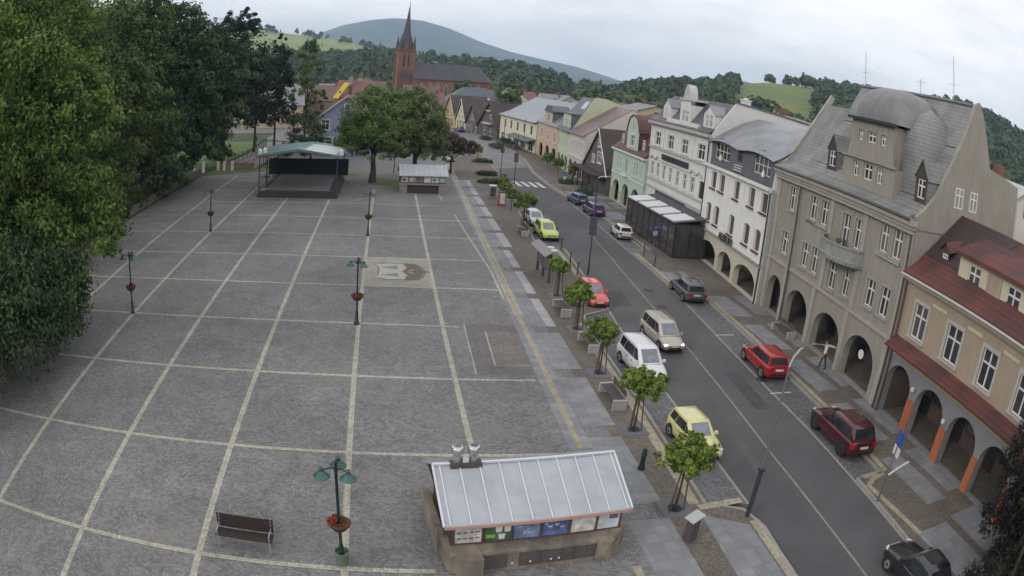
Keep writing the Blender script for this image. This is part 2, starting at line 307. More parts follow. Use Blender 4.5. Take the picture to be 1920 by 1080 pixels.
# yellow tactile bands beside the kerbs
off(LK, -.42, 18.2, 38.3, .42, .006, 'yellow_band', yellow_setts); off(RK, .36, 18.2, 42.7, .34, .006, 'yellow_band', yellow_setts); off(RK, .36, 5, 14, .42, .006, 'yellow_band', yellow_setts)
strips('yellow_band', [([(12.15, 4), (12.45, 13), (12.6, 16.8)], .42), ([(10.85, 18.05), (12.7, 18.2)], .35), ([(19.2, 13.4), (18.95, 17.6), (19.5, 18.0), (20.4, 18.3)], .3), ([(20.75, 44.8), (20.85, 54.2)], .36), ([(21.1, 44.9), (22.3, 43.4)], .3), ([(13.75, 46.5), (14.0, 54.2), (12.6, 54.9)], .34), ([(22.7, 55.8), (22.75, 67), (22.1, 76), (21.5, 82), (21.15, 90), (21.3, 99), (22.2, 108), (23.2, 118), (23.0, 131)], .3), ([(21.0, 88.9), (27.1, 89.6)], .35), ([(15.6, 88), (9.5, 88.4)], .35)], .006, yellow_setts)
GX = lambda i: -14.84 + 4.594 * i; GY = lambda j: 8.654 + 6.82 * j
gl = []
for i in range(-1, 5):
    ys = {-1: (29, 88), 0: (2, 84), 1: (2, 77), 2: (2, 72), 3: (2, 79), 4: (23.2, 76.9)}[i]
    gl.append(([(GX(i), ys[0]), (GX(i), ys[1])], .23))
for j in range(0, 12):
    y = GY(j); x1 = {1: 1.6, 2: 7.0, 3: 7.2, 4: 4.4, 9: 5.6, 10: -13.9, 11: -13.9}.get(j, 7.6 + .012 * (y - 40)); x0 = -26 if j < 9 else -19.4
    if j == 0: x1 = 1.5
    gl.append(([(x0, y), (x1, y)], .2))
b = MB()
for n, (pts, w) in enumerate(gl):
    L_, R_ = strip(pts, w); z = .005 if n < 6 else .009
    b.face([(*L_[0], z), (*L_[1], z), (*R_[1], z), (*R_[0], z)])
b.obj('paving_lines', light_setts)['kind'] = 'structure'
XE = lambda y: 7.0 + .0195 * (y - 10)
ys = [4, 22.7, 40, 60, 88, 104]
strips('border_band', [([(XE(y) + .46, y) for y in (22.7, 40, 60, 88, 104)], .92)], .006, slabs)
strips('border_setts', [([(XE(y) + .47, y) for y in (22.7, 40, 60, 88, 104)], .27)], .010, yellow_setts)
strips('border_setts', [([(XE(y) + .47, y) for y in (4, 15.2)], .27)], .010, yellow_setts)
strips('border_edge', [([(XE(y) + .28, y) for y in (38, 60, 88, 104)], .09), ([(XE(y) + .67, y) for y in (38, 60, 88, 104)], .09)], .013, light_setts)
strips('border_line', [([(7.62, 41), (7.7, 47), (7.35, 55), (6.9, 66)], .16), ([(6.3, 73), (5.9, 80)], .15)], .011, light_setts)
# alternating slab fields along the street, brown cross strips between them
for k in range(16):
    y0 = 18.65 + 5.9 * (k - 2); y1 = y0 + 4.9; xa = XE(y0 + 2) + .95; xc = 9.75 + .012 * (y0 - 30) + (.35 if y0 > 50 else 0); xb = (xa + xc) / 2 + .1
    if y0 > 88: break
    sheet('slab_field', [(xa, y0), (xb, y0), (xb, y1), (xa, y1)], .005, slabs); sheet('slab_field', [(xb, y0), (xc, y0), (xc, y1), (xb, y1)], .005, slabs_light if y0 > 33 else slabs)
sheet('slab_field', [(7.9, 6), (9.25, 6), (9.25, 11.6), (7.9, 11.6)], .0075, slabs)
sheet('slab_field', [(10.4, 8), (12.0, 8), (12.3, 16.6), (10.75, 17.6)], .005, slabs)
# older inlay: a brown frame round a grey field
inl = [(4.7, 36.4), (4.55, 29.7), (7.3, 29.7), (7.5, 36.4)]
sheet('inlay_frame', inl, .0065, setts('inlay_setts', (.125, .115, .11), (.165, .155, .148), arc=False, mort=.65)); sheet('inlay_field', [(5.75, 35.3), (5.6, 30.8), (7.28, 30.8), (7.4, 35.3)], .0105, warm_setts)
strips('inlay_line', [([(4.72, 36.4), (4.57, 29.7)], .07), ([(5.75, 35.3), (5.6, 30.8), (7.3, 30.8)], .07)], .013, slabs_light)
# right pavement slab fields
for k in range(13):
    y0 = 9.2 + 5.9 * k; xk = max(interp(RK, y0), interp(RK, y0 + 4.9)) + .62; xw = 24.2 + .075 * (y0 - 12)
    if 44 < y0 < 68: xw = min(xw, 23.3)
    xm = xk + (xw - xk) * .42
    if xw - xk < 1: continue
    sheet('slab_field', [(xk, y0), (xm, y0), (xm, y0 + 4.3), (xk, y0 + 4.3)], .005, slabs); sheet('slab_field', [(xm + .55, y0 + .4), (xw - .3, y0 + .4), (xw - .2, y0 + 4.6), (xm + .55, y0 + 4.6)], .005, slabs)
# coat of arms laid in stone: pale field, brown lower half, towers
ax0, ax1, ay0, ay1 = GX(3) + .1, GX(4) - .1, GY(5) + .08, GY(6) - .08
sheet('emblem_field', [(ax0, ay0), (ax1, ay0), (ax1, ay1), (ax0, ay1)], .0095, setts('emblem_setts', (.25, .245, .20), (.34, .33, .275), arc=False, mort=.7))
cy = (ay0 + ay1) / 2
def SH(u, v): return (ax0 + .45 + u * 3.75, cy + v * 2.15)
shield = [SH(0, .93), SH(.12, .82), SH(.28, .98), SH(.45, .9), SH(.62, .95), SH(.82, .9), SH(.93, .55), SH(.97, .12), SH(1.06, 0), SH(.97, -.12), SH(.93, -.55), SH(.82, -.9), SH(.62, -.95), SH(.45, -.9), SH(.28, -.98), SH(.12, -.82), SH(0, -.93), SH(.09, -.5), SH(.12, 0), SH(.09, .5)]
dk = mat('dark_mosaic', (.10, .085, .075), .8, var=.25, scale=9); pale = mat('pale_mosaic', (.36, .35, .32), .8, var=.25, scale=9)
sheet('emblem_outline', shield, .0125, dk)
inner = [((x - SH(.52, 0)[0]) * .95 + SH(.52, 0)[0], (y - cy) * .93 + cy) for x, y in shield]
sheet('emblem_inner', inner, .0155, pale)
sheet('emblem_ground', [SH(.58, .88), SH(.8, .84), SH(.9, .5), SH(.94, .1), SH(1.03, 0), SH(.94, -.1), SH(.9, -.5), SH(.8, -.84), SH(.58, -.88), SH(.62, -.4), SH(.55, 0), SH(.62, .4)], .0185, mat('brown_mosaic', (.13, .095, .075), .8, var=.25, scale=9))
for s_ in (1, -1):
    sheet('emblem_tower', [SH(.15, .40 * s_), SH(.47, .62 * s_), SH(.47, .22 * s_)], .0185, mat('grey_mosaic', (.17, .175, .16), .8, var=.25, scale=9))
    for q in range(3): sheet('emblem_battlement', [SH(.49 + .035 * (q == 1), (.72 - .22 * q) * s_), SH(.61 + .035 * (q == 1), (.72 - .22 * q) * s_), SH(.61 + .035 * (q == 1), (.60 - .22 * q) * s_), SH(.49 + .035 * (q == 1), (.60 - .22 * q) * s_)], .0215, pale)
    sheet('emblem_mark', [SH(.65, .08 * s_), SH(.76, .24 * s_), SH(.775, .19 * s_), SH(.67, .04 * s_)], .0215, pale)
# park side
sheet('park_floor', [(-26, 20), (-25.2, 60), (-25, 71), (-24.4, 88), (-24.5, 150), (-160, 150), (-160, 0), (-32, 0)], .01, soil_m)
sheet('lawn', [(-27, 93), (-25.2, 97), (-23.5, 112), (-24.5, 131), (-33, 131), (-40, 120), (-42, 100)], .02, lawn_m)
sheet('lawn', [(-24.4, 88), (-18, 91.8), (-15.2, 92.2), (-15.4, 95), (-18.5, 94), (-24.3, 92.5)], .012, lawn_m)
sheet('lawn', [(-14.6, 88), (-4, 88), (-3.2, 91), (-13.5, 96)], .012, lawn_m)
sheet('lawn', [(-1.8, 83.6), (1.9, 80), (2.6, 86), (-.8, 88.5)], .012, lawn_m)
sheet('lawn', [(-16, 112), (-12.5, 112), (-12.5, 126), (-19, 131), (-20, 122)], .012, lawn_m)
sheet('gravel_path', [(-24.2, 93), (-18.2, 94.5), (-17.0, 112), (-20, 130), (-23.8, 130), (-22.8, 112)], .008, path_m)
sheet('gravel_path', [(-1, 89.5), (9, 96), (9, 99), (-3, 93)], .012, path_m)
HAZE = .00019
# ================= BUILDING KIT =================
pane_m = glassmat('window_glass', (.03, .034, .042))
_t = pane_m.node_tree; _b = _t.nodes['Principled BSDF']; _s = _b.inputs['Base Color'].links[0].from_socket; _oi = nod(pane_m, 'ShaderNodeObjectInfo'); _mr = nod(pane_m, 'ShaderNodeMapRange', **{'From Min': .35, 'From Max': 1., 'To Min': 0., 'To Max': .75}); _t.links.new(_oi.outputs['Random'], _mr.inputs[0])
_x = nod(pane_m, 'ShaderNodeMixRGB', Color2=(.15, .15, .145, 1)); _t.links.new(_mr.outputs[0], _x.inputs[0]); _t.links.new(_s, _x.inputs[1]); _t.links.new(_x.outputs[0], _b.inputs['Base Color']); frame_w = mat('white_window_frame', (.62, .61, .58), .5, var=.08); frame_d = mat('dark_window_frame', (.10, .045, .04), .55, var=.15)
frame_b = mat('black_frame', (.025, .025, .028), .5, var=.1); curtain_m = mat('net_curtain', (.33, .33, .33), .9, var=.2, scale=3)
arcade_in = mat('arcade_shaded_plaster', (.07, .062, .058), .85, var=.15, streak=.2); lead_m = mat('lead_flashing', (.16, .17, .18), .5, metal=.3, var=.2)  # vault plaster darkened: shade behind the arches is put into its colour
pipe_m = mat('downpipe', (.10, .085, .08), .45, metal=.4, var=.1)
WC = {}
def winmesh(w, h, st, mt=None):
    k = (round(w, 2), round(h, 2), st, mt.name if mt else '')
    if k in WC: return WC[k]
    fr = MB(); fw = .075; d = .06
    fr.box(0, w, -d, 0, 0, fw).box(0, w, -d, 0, h - fw, h).box(0, fw, -d, 0, fw, h - fw).box(w - fw, w, -d, 0, fw, h - fw)
    tz = h * .64
    if st in ('T', 'X', 'D'):
        fr.box(fw, w - fw, -d + .004, .012, tz - .045, tz + .045); fr.box(w / 2 - .045, w / 2 + .045, -d + .006, .016, fw, h - fw)
    if st == 'G':
        for q in (1, 2, 3): fr.box(w * q / 4 - .03, w * q / 4 + .03, -d + .006, .006, fw, h - fw)
        fr.box(fw, w - fw, -d + .004, .012, h / 2 - .03, h / 2 + .03)
    if st == 'S':
        for q in (1, 2): fr.box(fw, w - fw, -d + .004, .006, h * q / 3 - .025, h * q / 3 + .025)
        fr.box(w / 2 - .025, w / 2 + .025, -d + .006, .012, fw, h - fw)
    pn = MB(); pn.box(fw * .5, w - fw * .5, -d * .75, -d * .45, fw * .5, h - fw * .5)
    WC[k] = (fr.mesh('window', mt or frame_w), pn.mesh('pane', pane_m)); return WC[k]
class Bld:
    def __init__(s, name, P0, P1, label, cat='building', z=0., group=None):
        s.P0 = Vector((*P0, z)); t = Vector((P1[0] - P0[0], P1[1] - P0[1])); s.L = t.length
        s.root = empty(name, (*P0, z), math.atan2(t.y, t.x), label, cat, group)
    def part(s, mb, name, m, smooth=False, angle=35, parent=None): return mb.obj(name, m, parent or s.root, smooth=smooth, angle=angle)
    def facade(s, outline, holes, m, depth=.22, y=0., name='wall', parent=None):
        """front sheet with real openings and their reveals; holes are polygons in (u, z)"""
        b = MB(); loops = [outline] + holes; flat = [p for l in loops for p in l]
        tr = tessellate_polygon([[Vector((p[0], p[1], 0)) for p in l] for l in loops]); b.v = [(p[0], y, p[1]) for p in flat]; b.f = [tuple(t) for t in tr]; b.m = [0] * len(b.f)
        for l in holes:
            for k in range(len(l)): a, c = l[k], l[(k + 1) % len(l)]; b.face([(a[0], y, a[1]), (c[0], y, c[1]), (c[0], y - depth, c[1]), (a[0], y - depth, a[1])])
        return s.part(b, name, m, parent=parent)
    def win(s, u0, u1, z0, z1, st='T', y=0., rec=.16, trim=None, trimw=.13, sill=True, parent=None, mt=None):
        f, p = winmesh(u1 - u0, z1 - z0, st, mt)
        o = link('window', f, parent or s.root, (u0, y - rec, z0)); link('pane', p, o)
        if trim:
            b = MB(); t = trimw; b.box(u0 - t, u1 + t, y, y + .05, z1, z1 + t * 1.1).box(u0 - t, u0, y, y + .04, z0, z1).box(u1, u1 + t, y, y + .04, z0, z1)
            if sill: b.box(u0 - t - .04, u1 + t + .04, y, y + .12, z0 - .1, z0)
            s.part(b, 'window_surround', trim)
        return o
def rect(u0, u1, z0, z1): return [(u0, z0), (u1, z0), (u1, z1), (u0, z1)]
def arch(u0, u1, z0, zs, zt, n=14):
    c = (u0 + u1) / 2; r = (u1 - u0) / 2
    return [(u0, z0), (u1, z0)] + [(c + r * math.cos(math.pi * k / n), zs + (zt - zs) * math.sin(math.pi * k / n)) for k in range(n + 1)]
def shell(B, L, D, H, m, name='side_wall', z0=0, y0=-.02, h2=None):
    b = MB(); b.face([(0, y0, z0), (0, -D, z0), (0, -D, H), (0, y0, H)]); b.face([(L, y0, z0), (L, -D, z0), (L, -D, H), (L, y0, H)]); b.face([(0, -D, z0), (L, -D, z0), (L, -D, H), (0, -D, H)])
    return B.part(b, name, m)
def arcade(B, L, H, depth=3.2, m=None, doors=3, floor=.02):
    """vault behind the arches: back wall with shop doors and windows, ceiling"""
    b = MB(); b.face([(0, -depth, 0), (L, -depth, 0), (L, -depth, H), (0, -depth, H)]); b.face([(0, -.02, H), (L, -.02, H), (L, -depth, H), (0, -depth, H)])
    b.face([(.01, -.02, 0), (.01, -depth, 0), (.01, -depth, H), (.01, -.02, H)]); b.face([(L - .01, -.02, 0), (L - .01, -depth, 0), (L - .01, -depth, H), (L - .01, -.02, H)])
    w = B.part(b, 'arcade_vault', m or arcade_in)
    for k in range(doors):
        u = L * (k + .5) / doors; c = MB(); c.box(u - 1.1, u + .1, -depth + .01, -depth + .07, .9, 2.2).box(u + .35, u + 1.2, -depth + .01, -depth + .07, .03, 2.2); B.part(c, 'shop_front', frame_b, parent=w)
        c = MB(); c.box(u - 1.02, u + .02, -depth + .06, -depth + .085, .98, 2.1).box(u + .43, u + 1.12, -depth + .06, -depth + .085, 1., 2.1); B.part(c, 'pane', pane_m, parent=w)
def roofext(B, prof, u0, u1, m, name='roof', ends=True, mend=None, over=.0, thick=.12):
    """roof skin following a profile of (y, z) points between u0 and u1, with thickness"""
    b = MB(); up = [(y, z + thick) for y, z in prof]
    for A in (prof, up):
        for (a, c) in zip(A, A[1:]): b.face([(u0 - over, *a), (u1 + over, *a), (u1 + over, *c), (u0 - over, *c)])
    for e in (u0 - over, u1 + over):
        for k in range(len(prof) - 1): b.face([(e, *prof[k]), (e, *prof[k + 1]), (e, *up[k + 1]), (e, *up[k])])
    for k in (0, -1): b.face([(u0 - over, *prof[k]), (u1 + over, *prof[k]), (u1 + over, *up[k]), (u0 - over, *up[k])])
    return B.part(b, name, m)
def gablewall(B, poly, u, m, name='gable_wall', th=.25):
    b = MB(); b.prism(poly, u, u + th, axis=0); return B.part(b, name, m)
def text(B, s, u, y, z, size, m, parent=None, ext=.03, name='lettering', sx=1.):
    c = bpy.data.curves.new(name, 'FONT'); c.body = s; c.size = size; c.extrude = ext; c.align_x = 'CENTER'
    t = bpy.data.objects.new('t', c); COL.objects.link(t); bpy.context.view_layer.update()
    me = bpy.data.meshes.new_from_object(t.evaluated_get(bpy.context.evaluated_depsgraph_get())); bpy.data.objects.remove(t); me.materials.clear(); me.materials.append(m)
    o = link(name, me, parent or B.root, (u, y, z), (R(90), 0, R(180))); o.scale = (sx, 1, 1); return o
def chimney(B, u, y, z0, z1, m, w=.6, name='chimney', parent=None):
    b = MB(); b.box(u - w / 2, u + w / 2, y - w * .4, y + w * .4, z0, z1).box(u - w / 2 - .07, u + w / 2 + .07, y - w * .4 - .07, y + w * .4 + .07, z1, z1 + .12).box(u - w / 4, u + w / 4, y - w * .2, y + w * .2, z1 + .12, z1 + .3)
    return B.part(b, name, m, parent=parent)
def gutter(B, u0, u1, y, z, m=None, name='gutter'): b = MB(); b.tube([(u0, y, z), (u1, y, z)], .07, 6); return B.part(b, name, m or pipe_m)
def pipe(B, u, y, z0, z1, m=None): b = MB(); b.tube([(u, y, z0), (u, y, z1)], .06, 6); return B.part(b, 'downpipe', m or pipe_m)
def at(B, u, y, z): return B.root.location + Matrix.Rotation(B.root.rotation_euler.z, 3, 'Z') @ Vector((u, y, z))
brick_m = mat('chimney_brick', (.16, .085, .065), .9, var=.3, scale=6)

# ---------- grey arcaded town building with a domed gable
gr_w = mat('grey_plaster', (.285, .262, .225), .88, var=.10, scale=.8, streak=.22, bump=.15, bscale=50); gr_t = mat('grey_plaster_trim', (.34, .315, .275), .85, var=.1, streak=.15)
slate_g = ribbed('grey_green_slate', (.165, .166, .165), 2, .22, rough=.62, c2=(.215, .22, .21), c2scale=.8, line=.42, duty=.15, depth=.7); moss = mat('patina_eaves', (.18, .195, .185), .6, var=.22, scale=1.2, c2=(.235, .24, .215), c2scale=1.5)
B = Bld('grey_arcade_building', (24.4, 24.3), (26.0, 41.25), 'grey plaster town building with arcade, round balcony and domed gable tower in its slate roof'); L = B.L
prof = [(.5, 9.93), (-.45, 10.3), (-1.2, 11.15), (-2.1, 12.6), (-3.6, 15.25), (-4.4, 16.7)]; back = [(-4.4, 16.7), (-5.0, 16.1), (-5.9, 13.4), (-9.5, 12.9)]
H = []
W_up = [(14.1, 15.0, 7.35, 8.9), (11.0, 11.95, 7.4, 8.9), (9.5, 10.45, 7.4, 8.9), (6.65, 7.6, 6.45, 8.7), (5.2, 6.1, 7.0, 8.7), (2.4, 3.3, 7.6, 9.1), (1.0, 1.95, 7.6, 9.1)]
W_lo = [(14.3, 15.3, 4.35, 5.85), (11.2, 12.15, 4.3, 5.85), (9.8, 10.75, 4.3, 5.9), (7.35, 8.3, 4.05, 5.7), (5.65, 6.5, 4.15, 5.75), (2.85, 3.8, 4.45, 5.95), (1.25, 2.2, 4.45, 6.0)]
for w in W_up + W_lo: H.append(rect(*w))
AR = [(14.2, 16.4, 0.02, 1.5, 2.65), (10.0, 13.2, 0.02, 1.35, 2.7), (5.5, 9.0, .02, 1.3, 2.65), (1.3, 4.8, .02, 1.35, 2.8)]
for a in AR: H.append(arch(*a))
B.facade(rect(0, L, 0, 9.6), H, gr_w, depth=.5)
for w in W_up + W_lo: B.win(*w, st='X', trim=gr_t, trimw=.09, rec=.12)
b = MB()
b.box(0, L, .0, .16, 3.62, 3.82).box(0, L, .02, .3, 9.2, 9.42).box(-.2, L + .1, .02, .5, 9.62, 9.9).box(-.1, L + .05, .02, .38, 9.42, 9.62)
B.part(b, 'cornice', gr_t)
b = MB()
for u in (.25, 4.95, 8.95, 13.45, 16.7): b.box(u - .22, u + .22, .002, .1, 3.84, 9.18)
for u in (.5, 5.15, 9.5, 13.7, 16.7): b.box(u - .2, u + .2, .002, .14, 0.03, 3.6)
B.part(b, 'pilaster', gr_t)
b = MB()
for (u0, u1, z0, z1) in ((10.9, 12.25, 6.9, 0), (1.0, 3.4, 7.0, 0), (9.4, 12.1, 7.0, 0)): b.box(u0 - .1, u1 + .1, .02, .14, 7.2 if u0 > 9 else 7.35, 7.32 if u0 > 9 else 7.48)
B.part(b, 'sill_band', gr_t)
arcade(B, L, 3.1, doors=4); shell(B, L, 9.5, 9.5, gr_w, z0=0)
roofext(B, prof, .2, 13.6, slate_g, over=0.); roofext(B, back, .2, 13.6, slate_g, name='rear_roof')
pl = [p for p in prof if p[1] < 14.9] + [(-3.45, 14.9), (-6.5, 14.7)]
roofext(B, pl, 13.62, L + .1, slate_g, name='lower_roof')
b = MB(); b.face([(13.61, -3.4, 14.9), (13.61, -4.4, 16.75), (13.61, -5.0, 16.15), (13.61, -5.7, 14.6)]); B.part(b, 'roof_step', slate_g)
gp = [(0, 9.5), (.1, 10.1), (-.55, 10.6), (-1.3, 11.45), (-2.2, 12.95), (-3.7, 15.6), (-4.25, 16.9), (-4.7, 17.15), (-5.1, 16.5), (-6.0, 13.7), (-9.5, 13.2), (-9.5, 9.5)]
b = MB(); b.prism(gp, -.06, .2, axis=0); B.part(b, 'gable_wall', gr_w)
gl2 = [(.35, 10.0), (-.6, 10.7), (-2.2, 13.1), (-3.9, 15.8), (-4.2, 15.6), (-2.5, 12.7), (-1.0, 10.2), (0, 9.9)]
b = MB(); b.prism(gl2, L + .1, L + .38, axis=0); B.part(b, 'parapet', gr_t)
for y0 in (-3.6, -5.0):
    f, p = winmesh(.75, 1.1, 'T'); o = link('window', f, B.root, (-.08, y0, 11.0), (0, 0, R(90))); link('pane', p, o)
b = MB(); b.box(0, 16.9, .1, .55, 9.9, 10.02); B.part(b, 'patina_eave', moss); gutter(B, 0, L, .58, 9.93); pipe(B, 13.3, .2, 0, 9.6); pipe(B, .1, .18, 0, 9.7)
b = MB()
for yy, zz_ in ((-.95, 10.98), (-2.9, 14.15)): b.tube([(.4, yy, zz_), (13.4, yy, zz_)], .035, 5); 
B.part(b, 'snow_guard_grating', pipe_m)
b = MB(); b.tube([(.2, -4.4, 16.86), (13.5, -4.4, 16.86)], .12, 6); B.part(b, 'ridge_cap', lead_m)
# domed gable tower
gx0, gx1 = 3.1, 9.0
tw = B.facade([(gx0, 10.15), (gx1, 10.15), (gx1, 12.0), (gx1 - .35, 12.1), (gx1 - .65, 13.0), (gx1 - .75, 14.3), (gx0 + .55, 14.3), (gx0 + .4, 13.0), (gx0 + .2, 12.1), (gx0, 12.0)],
              [rect(7.1, 7.8, 10.95, 11.85), rect(5.55, 6.55, 10.95, 11.9), rect(4.4, 5.05, 10.95, 11.85), rect(6.95, 7.5, 13.1, 13.7), rect(5.5, 6.45, 13.1, 13.72), rect(4.35, 4.95, 13.1, 13.7)], gr_w, depth=.2, y=-.35, name='gable_tower')
for w in ((7.1, 7.8, 10.95, 11.85), (5.55, 6.55, 10.95, 11.9), (4.4, 5.05, 10.95, 11.85), (6.95, 7.5, 13.1, 13.7), (5.5, 6.45, 13.1, 13.72), (4.35, 4.95, 13.1, 13.7)): B.win(*w, st='D', y=-.35, rec=.12, parent=tw)
b = MB(); b.box(gx0, gx0 + .01, -3, -.35, 10.1, 12).box(gx1 - .01, gx1, -3, -.35, 10.1, 12).box(gx0 + .5, gx0 + .51, -4, -.36, 12, 14.3).box(gx1 - .7, gx1 - .69, -4, -.36, 12, 14.3).box(gx0 - .05, gx1 + .05, -.4, -.2, 12.0, 12.14)
B.part(b, 'tower_side', gr_w, parent=tw)
b = MB(); b.box(gx0 + .3, gx1 - .5, -.5, -.05, 14.28, 14.45); B.part(b, 'tower_cornice', frame_b, parent=tw)
b = MB(); n = 18; cx, cyy = 5.85, -2.55; rows = []
for k in range(11):
    t = k / 10 * math.pi / 2; zz = 14.45 + 2.2 * math.sin(t) ** .85; rr = math.cos(t) ** .75; rows.append((zz, rr))
i0 = 0
for zz, rr in rows:
    for j in range(36):
        a = 2 * math.pi * j / 36; ca, sa = math.cos(a), math.sin(a); e = .62
        b.v.append((cx + 3.0 * rr * math.copysign(abs(ca) ** e, ca), cyy + 2.45 * rr * math.copysign(abs(sa) ** e, sa), zz))
for k in range(10):
    for j in range(36): b.f.append((k * 36 + j, k * 36 + (j + 1) % 36, (k + 1) * 36 + (j + 1) % 36, (k + 1) * 36 + j)); b.m.append(0)
B.part(b, 'dome', mat('dome_lead', (.185, .185, .18), .5, metal=.15, var=.18, scale=1.5, streak=.15), smooth=True, parent=tw, angle=60)
b = MB(); b.lathe([(1.9, 10.4), (1.9, 12.6), (1.75, 14.3), (1.2, 15.3), (0.05, 15.9)], (gx0 + .0, -2.9, 0), 18); B.part(b, 'round_bay', slate_g, smooth=True, parent=tw)
dm_w = mat('dormer_dark_wood', (.06, .045, .04), .7, var=.2)
for (u0, u1) in ((.25, 1.4), (10.4, 11.6)):
    um = (u0 + u1) / 2; d = B.facade([(u0, 10.8), (u1, 10.8), (u1, 12.1), (um, 12.95), (u0, 12.1)], [rect(u0 + .2, u1 - .2, 11.0, 12.0)], dm_w, y=-.7, depth=.1, name='dormer')
    B.win(u0 + .2, u1 - .2, 11.0, 12.0, st='D', y=-.7, rec=.06, parent=d)
    b = MB(); b.face([(u0 - .12, -.62, 12.0), (um, -.62, 13.05), (um, -3, 13.05), (u0 - .12, -3, 12.0)]); b.face([(u1 + .12, -.62, 12.0), (um, -.62, 13.05), (um, -3, 13.05), (u1 + .12, -3, 12.0)])
    b.face([(u0, -.7, 10.7), (u0, -3, 10.7), (u0, -3, 12.1), (u0, -.7, 12.1)]); b.face([(u1, -.7, 10.7), (u1, -3, 10.7), (u1, -3, 12.1), (u1, -.7, 12.1)]); B.part(b, 'dormer_roof', slate_g, parent=d)
# round balcony
b = MB(); c0 = (6.8, 0, 0); b.lathe([(.2, 5.75), (1.2, 6.0), (2.2, 6.12), (2.25, 6.35), (2.15, 6.4), (2.12, 7.0), (2.2, 7.02), (2.2, 7.12), (2.0, 7.12), (2.0, 6.3), (0.02, 6.3)], c0, 20, 0, math.pi)
for i, v in enumerate(b.v): b.v[i] = (v[0], v[1] * .62 + .01, v[2])
B.part(b, 'balcony', mat('balcony_stone', (.24, .25, .235), .85, var=.2, scale=2, streak=.2), smooth=True)
b = MB(); b.box(6.2, 6.28, .45, .5, 6.3, 7.35); b.lathe([(.05, 7.15), (.22, 7.25), (.18, 7.4), (.02, 7.45)], (6.1, 1.05, 0), 8); B.part(b, 'balcony_flowers', mat('flower_box', (.06, .08, .03), .8, var=.5, scale=20))
for u, h_, y in ((13.15, 2.6, -4.4), (2.4, 2.8, -4.4), (6.1, 1.1, -4.4)):
    b = MB(); b.tube([(u, y, 16.7), (u, y, 16.8 + h_)], .03, 5).tube([(u - .5, y, 17.6 + h_ * .1), (u + .5, y, 17.6 + h_ * .1)], .02, 4); B.part(b, 'antenna', mat('antenna_metal', (.5, .5, .5), .4, metal=.5, var=.1))
ch = MB(); ch.lathe([(0.0, 0), (.26, 0), (.26, .05), (0, .05)], (0, 0, 0), 20)
for i, v in enumerate(ch.v): ch.v[i] = (v[0], v[2], v[1])
o = ch.obj('hanging_sign', frame_w, None, at(B, 2.6, .14, 2.0), (0, 0, B.root.rotation_euler.z)); tag(o, 'round white sign hanging in the last arch of the grey building', 'sign')

# ---------- tan house with red roof and orange pillars
tan_w = mat('tan_plaster', (.34, .275, .205), .88, var=.08, scale=.8, streak=.12, bump=.12, bscale=50); tan_t = mat('cream_trim', (.50, .455, .33), .85, var=.08); gry = mat('blue_grey_plaster', (.22, .222, .235), .88, var=.1, scale=1, streak=.15); orange_m = mat('orange_pillar_paint', (.36, .115, .05), .75, var=.12, streak=.15)
tile_r = ribbed('red_roof_tiles', (.125, .04, .033), 2, .2, rough=.7, c2=(.07, .032, .03), c2scale=.5, line=.35, duty=.2); tile_d = ribbed('black_roof_tiles', (.045, .03, .03), 2, .2, rough=.6, line=.4, duty=.2)
B = Bld('tan_arcade_house', (23.2, 3.0), (24.38, 24.2), 'tan house with red tiled roof, wide dormer and orange arcade pillars beside the dark tree'); L = B.L; s0 = 5.0
wins = [(13.95 + s0, 15.1 + s0), (10.85 + s0, 12.1 + s0), (7.8 + s0, 9.0 + s0), (4.65 + s0, 5.9 + s0), (1.5 + s0, 2.7 + s0), (-1.6 + s0, -.4 + s0)]
H = [rect(a, c, 4.5, 6.2) for a, c in wins]; arcs = [(13.85 + s0, 16.2 + s0), (10.6 + s0, 13.2 + s0), (7.45 + s0, 10.0 + s0), (4.3 + s0, 6.9 + s0), (1.2 + s0, 3.8 + s0), (-2 + s0, .6 + s0)]
B.facade(rect(0, L, 3.3, 7.1), H, tan_w, depth=.2); B.facade(rect(0, L, 0, 3.3), [arch(a, c, .02, 1.75, 2.85) for a, c in arcs], gry, depth=.45, name='arcade_wall', y=-.05)
for a, c in wins: B.win(a, c, 4.5, 6.2, st='X', trim=mat('grey_window_surround', (.40, .385, .36), .8, var=.1), trimw=.16, rec=.1)
b = MB(); xs = [L] + [v for a, c in arcs for v in (c, a)] + [0]
for k in range(0, len(xs) - 1, 2):
    u1, u0 = xs[k], xs[k + 1]
    if u1 - u0 > .2: b.box(u0 + .02, u1 - .02, -.48, .03, .0, 1.7, top=(.0, .0))
B.part(b, 'orange_pillar', orange_m)
b = MB(); b.box(0, L, -.04, .1, 3.2, 3.32); B.part(b, 'arcade_moulding', mat('ochre_moulding', (.38, .30, .17), .8))
roofext(B, [(.75, 3.62), (-.1, 4.15)], 0, L, tile_r, name='canopy_roof', thick=.08); b = MB(); b.box(0, L, -.0, .06, 3.33, 3.7); B.part(b, 'soffit', gry)
b = MB(); b.box(0, L, .02, .16, 6.95, 7.1).box(0, L, .02, .42, 7.1, 7.3); B.part(b, 'cornice', tan_t)
b = MB()
for (a, c), (a2, c2_) in zip(wins, wins[1:]): b.box(c2_ + .3, a - .3, .002, .05, 6.45, 6.6)
B.part(b, 'relief_band', tan_t)
roofext(B, [(.55, 7.32), (-.3, 7.75), (-3.7, 10.6)], 0, L - .05, tile_r, over=0); roofext(B, [(-3.7, 10.6), (-8, 7.5)], 0, L - .05, tile_r, name='rear_roof')
b = MB(); zz = lambda y: 7.75 + (-.3 - y) * .838 + .15
b.face([(12.7 + s0, -.9, zz(-.9)), (16.1 + s0, -.9, zz(-.9)), (16.1 + s0, -3.6, zz(-3.6)), (10.6 + s0, -3.6, zz(-3.6))]); B.part(b, 'dark_tile_field', tile_d)
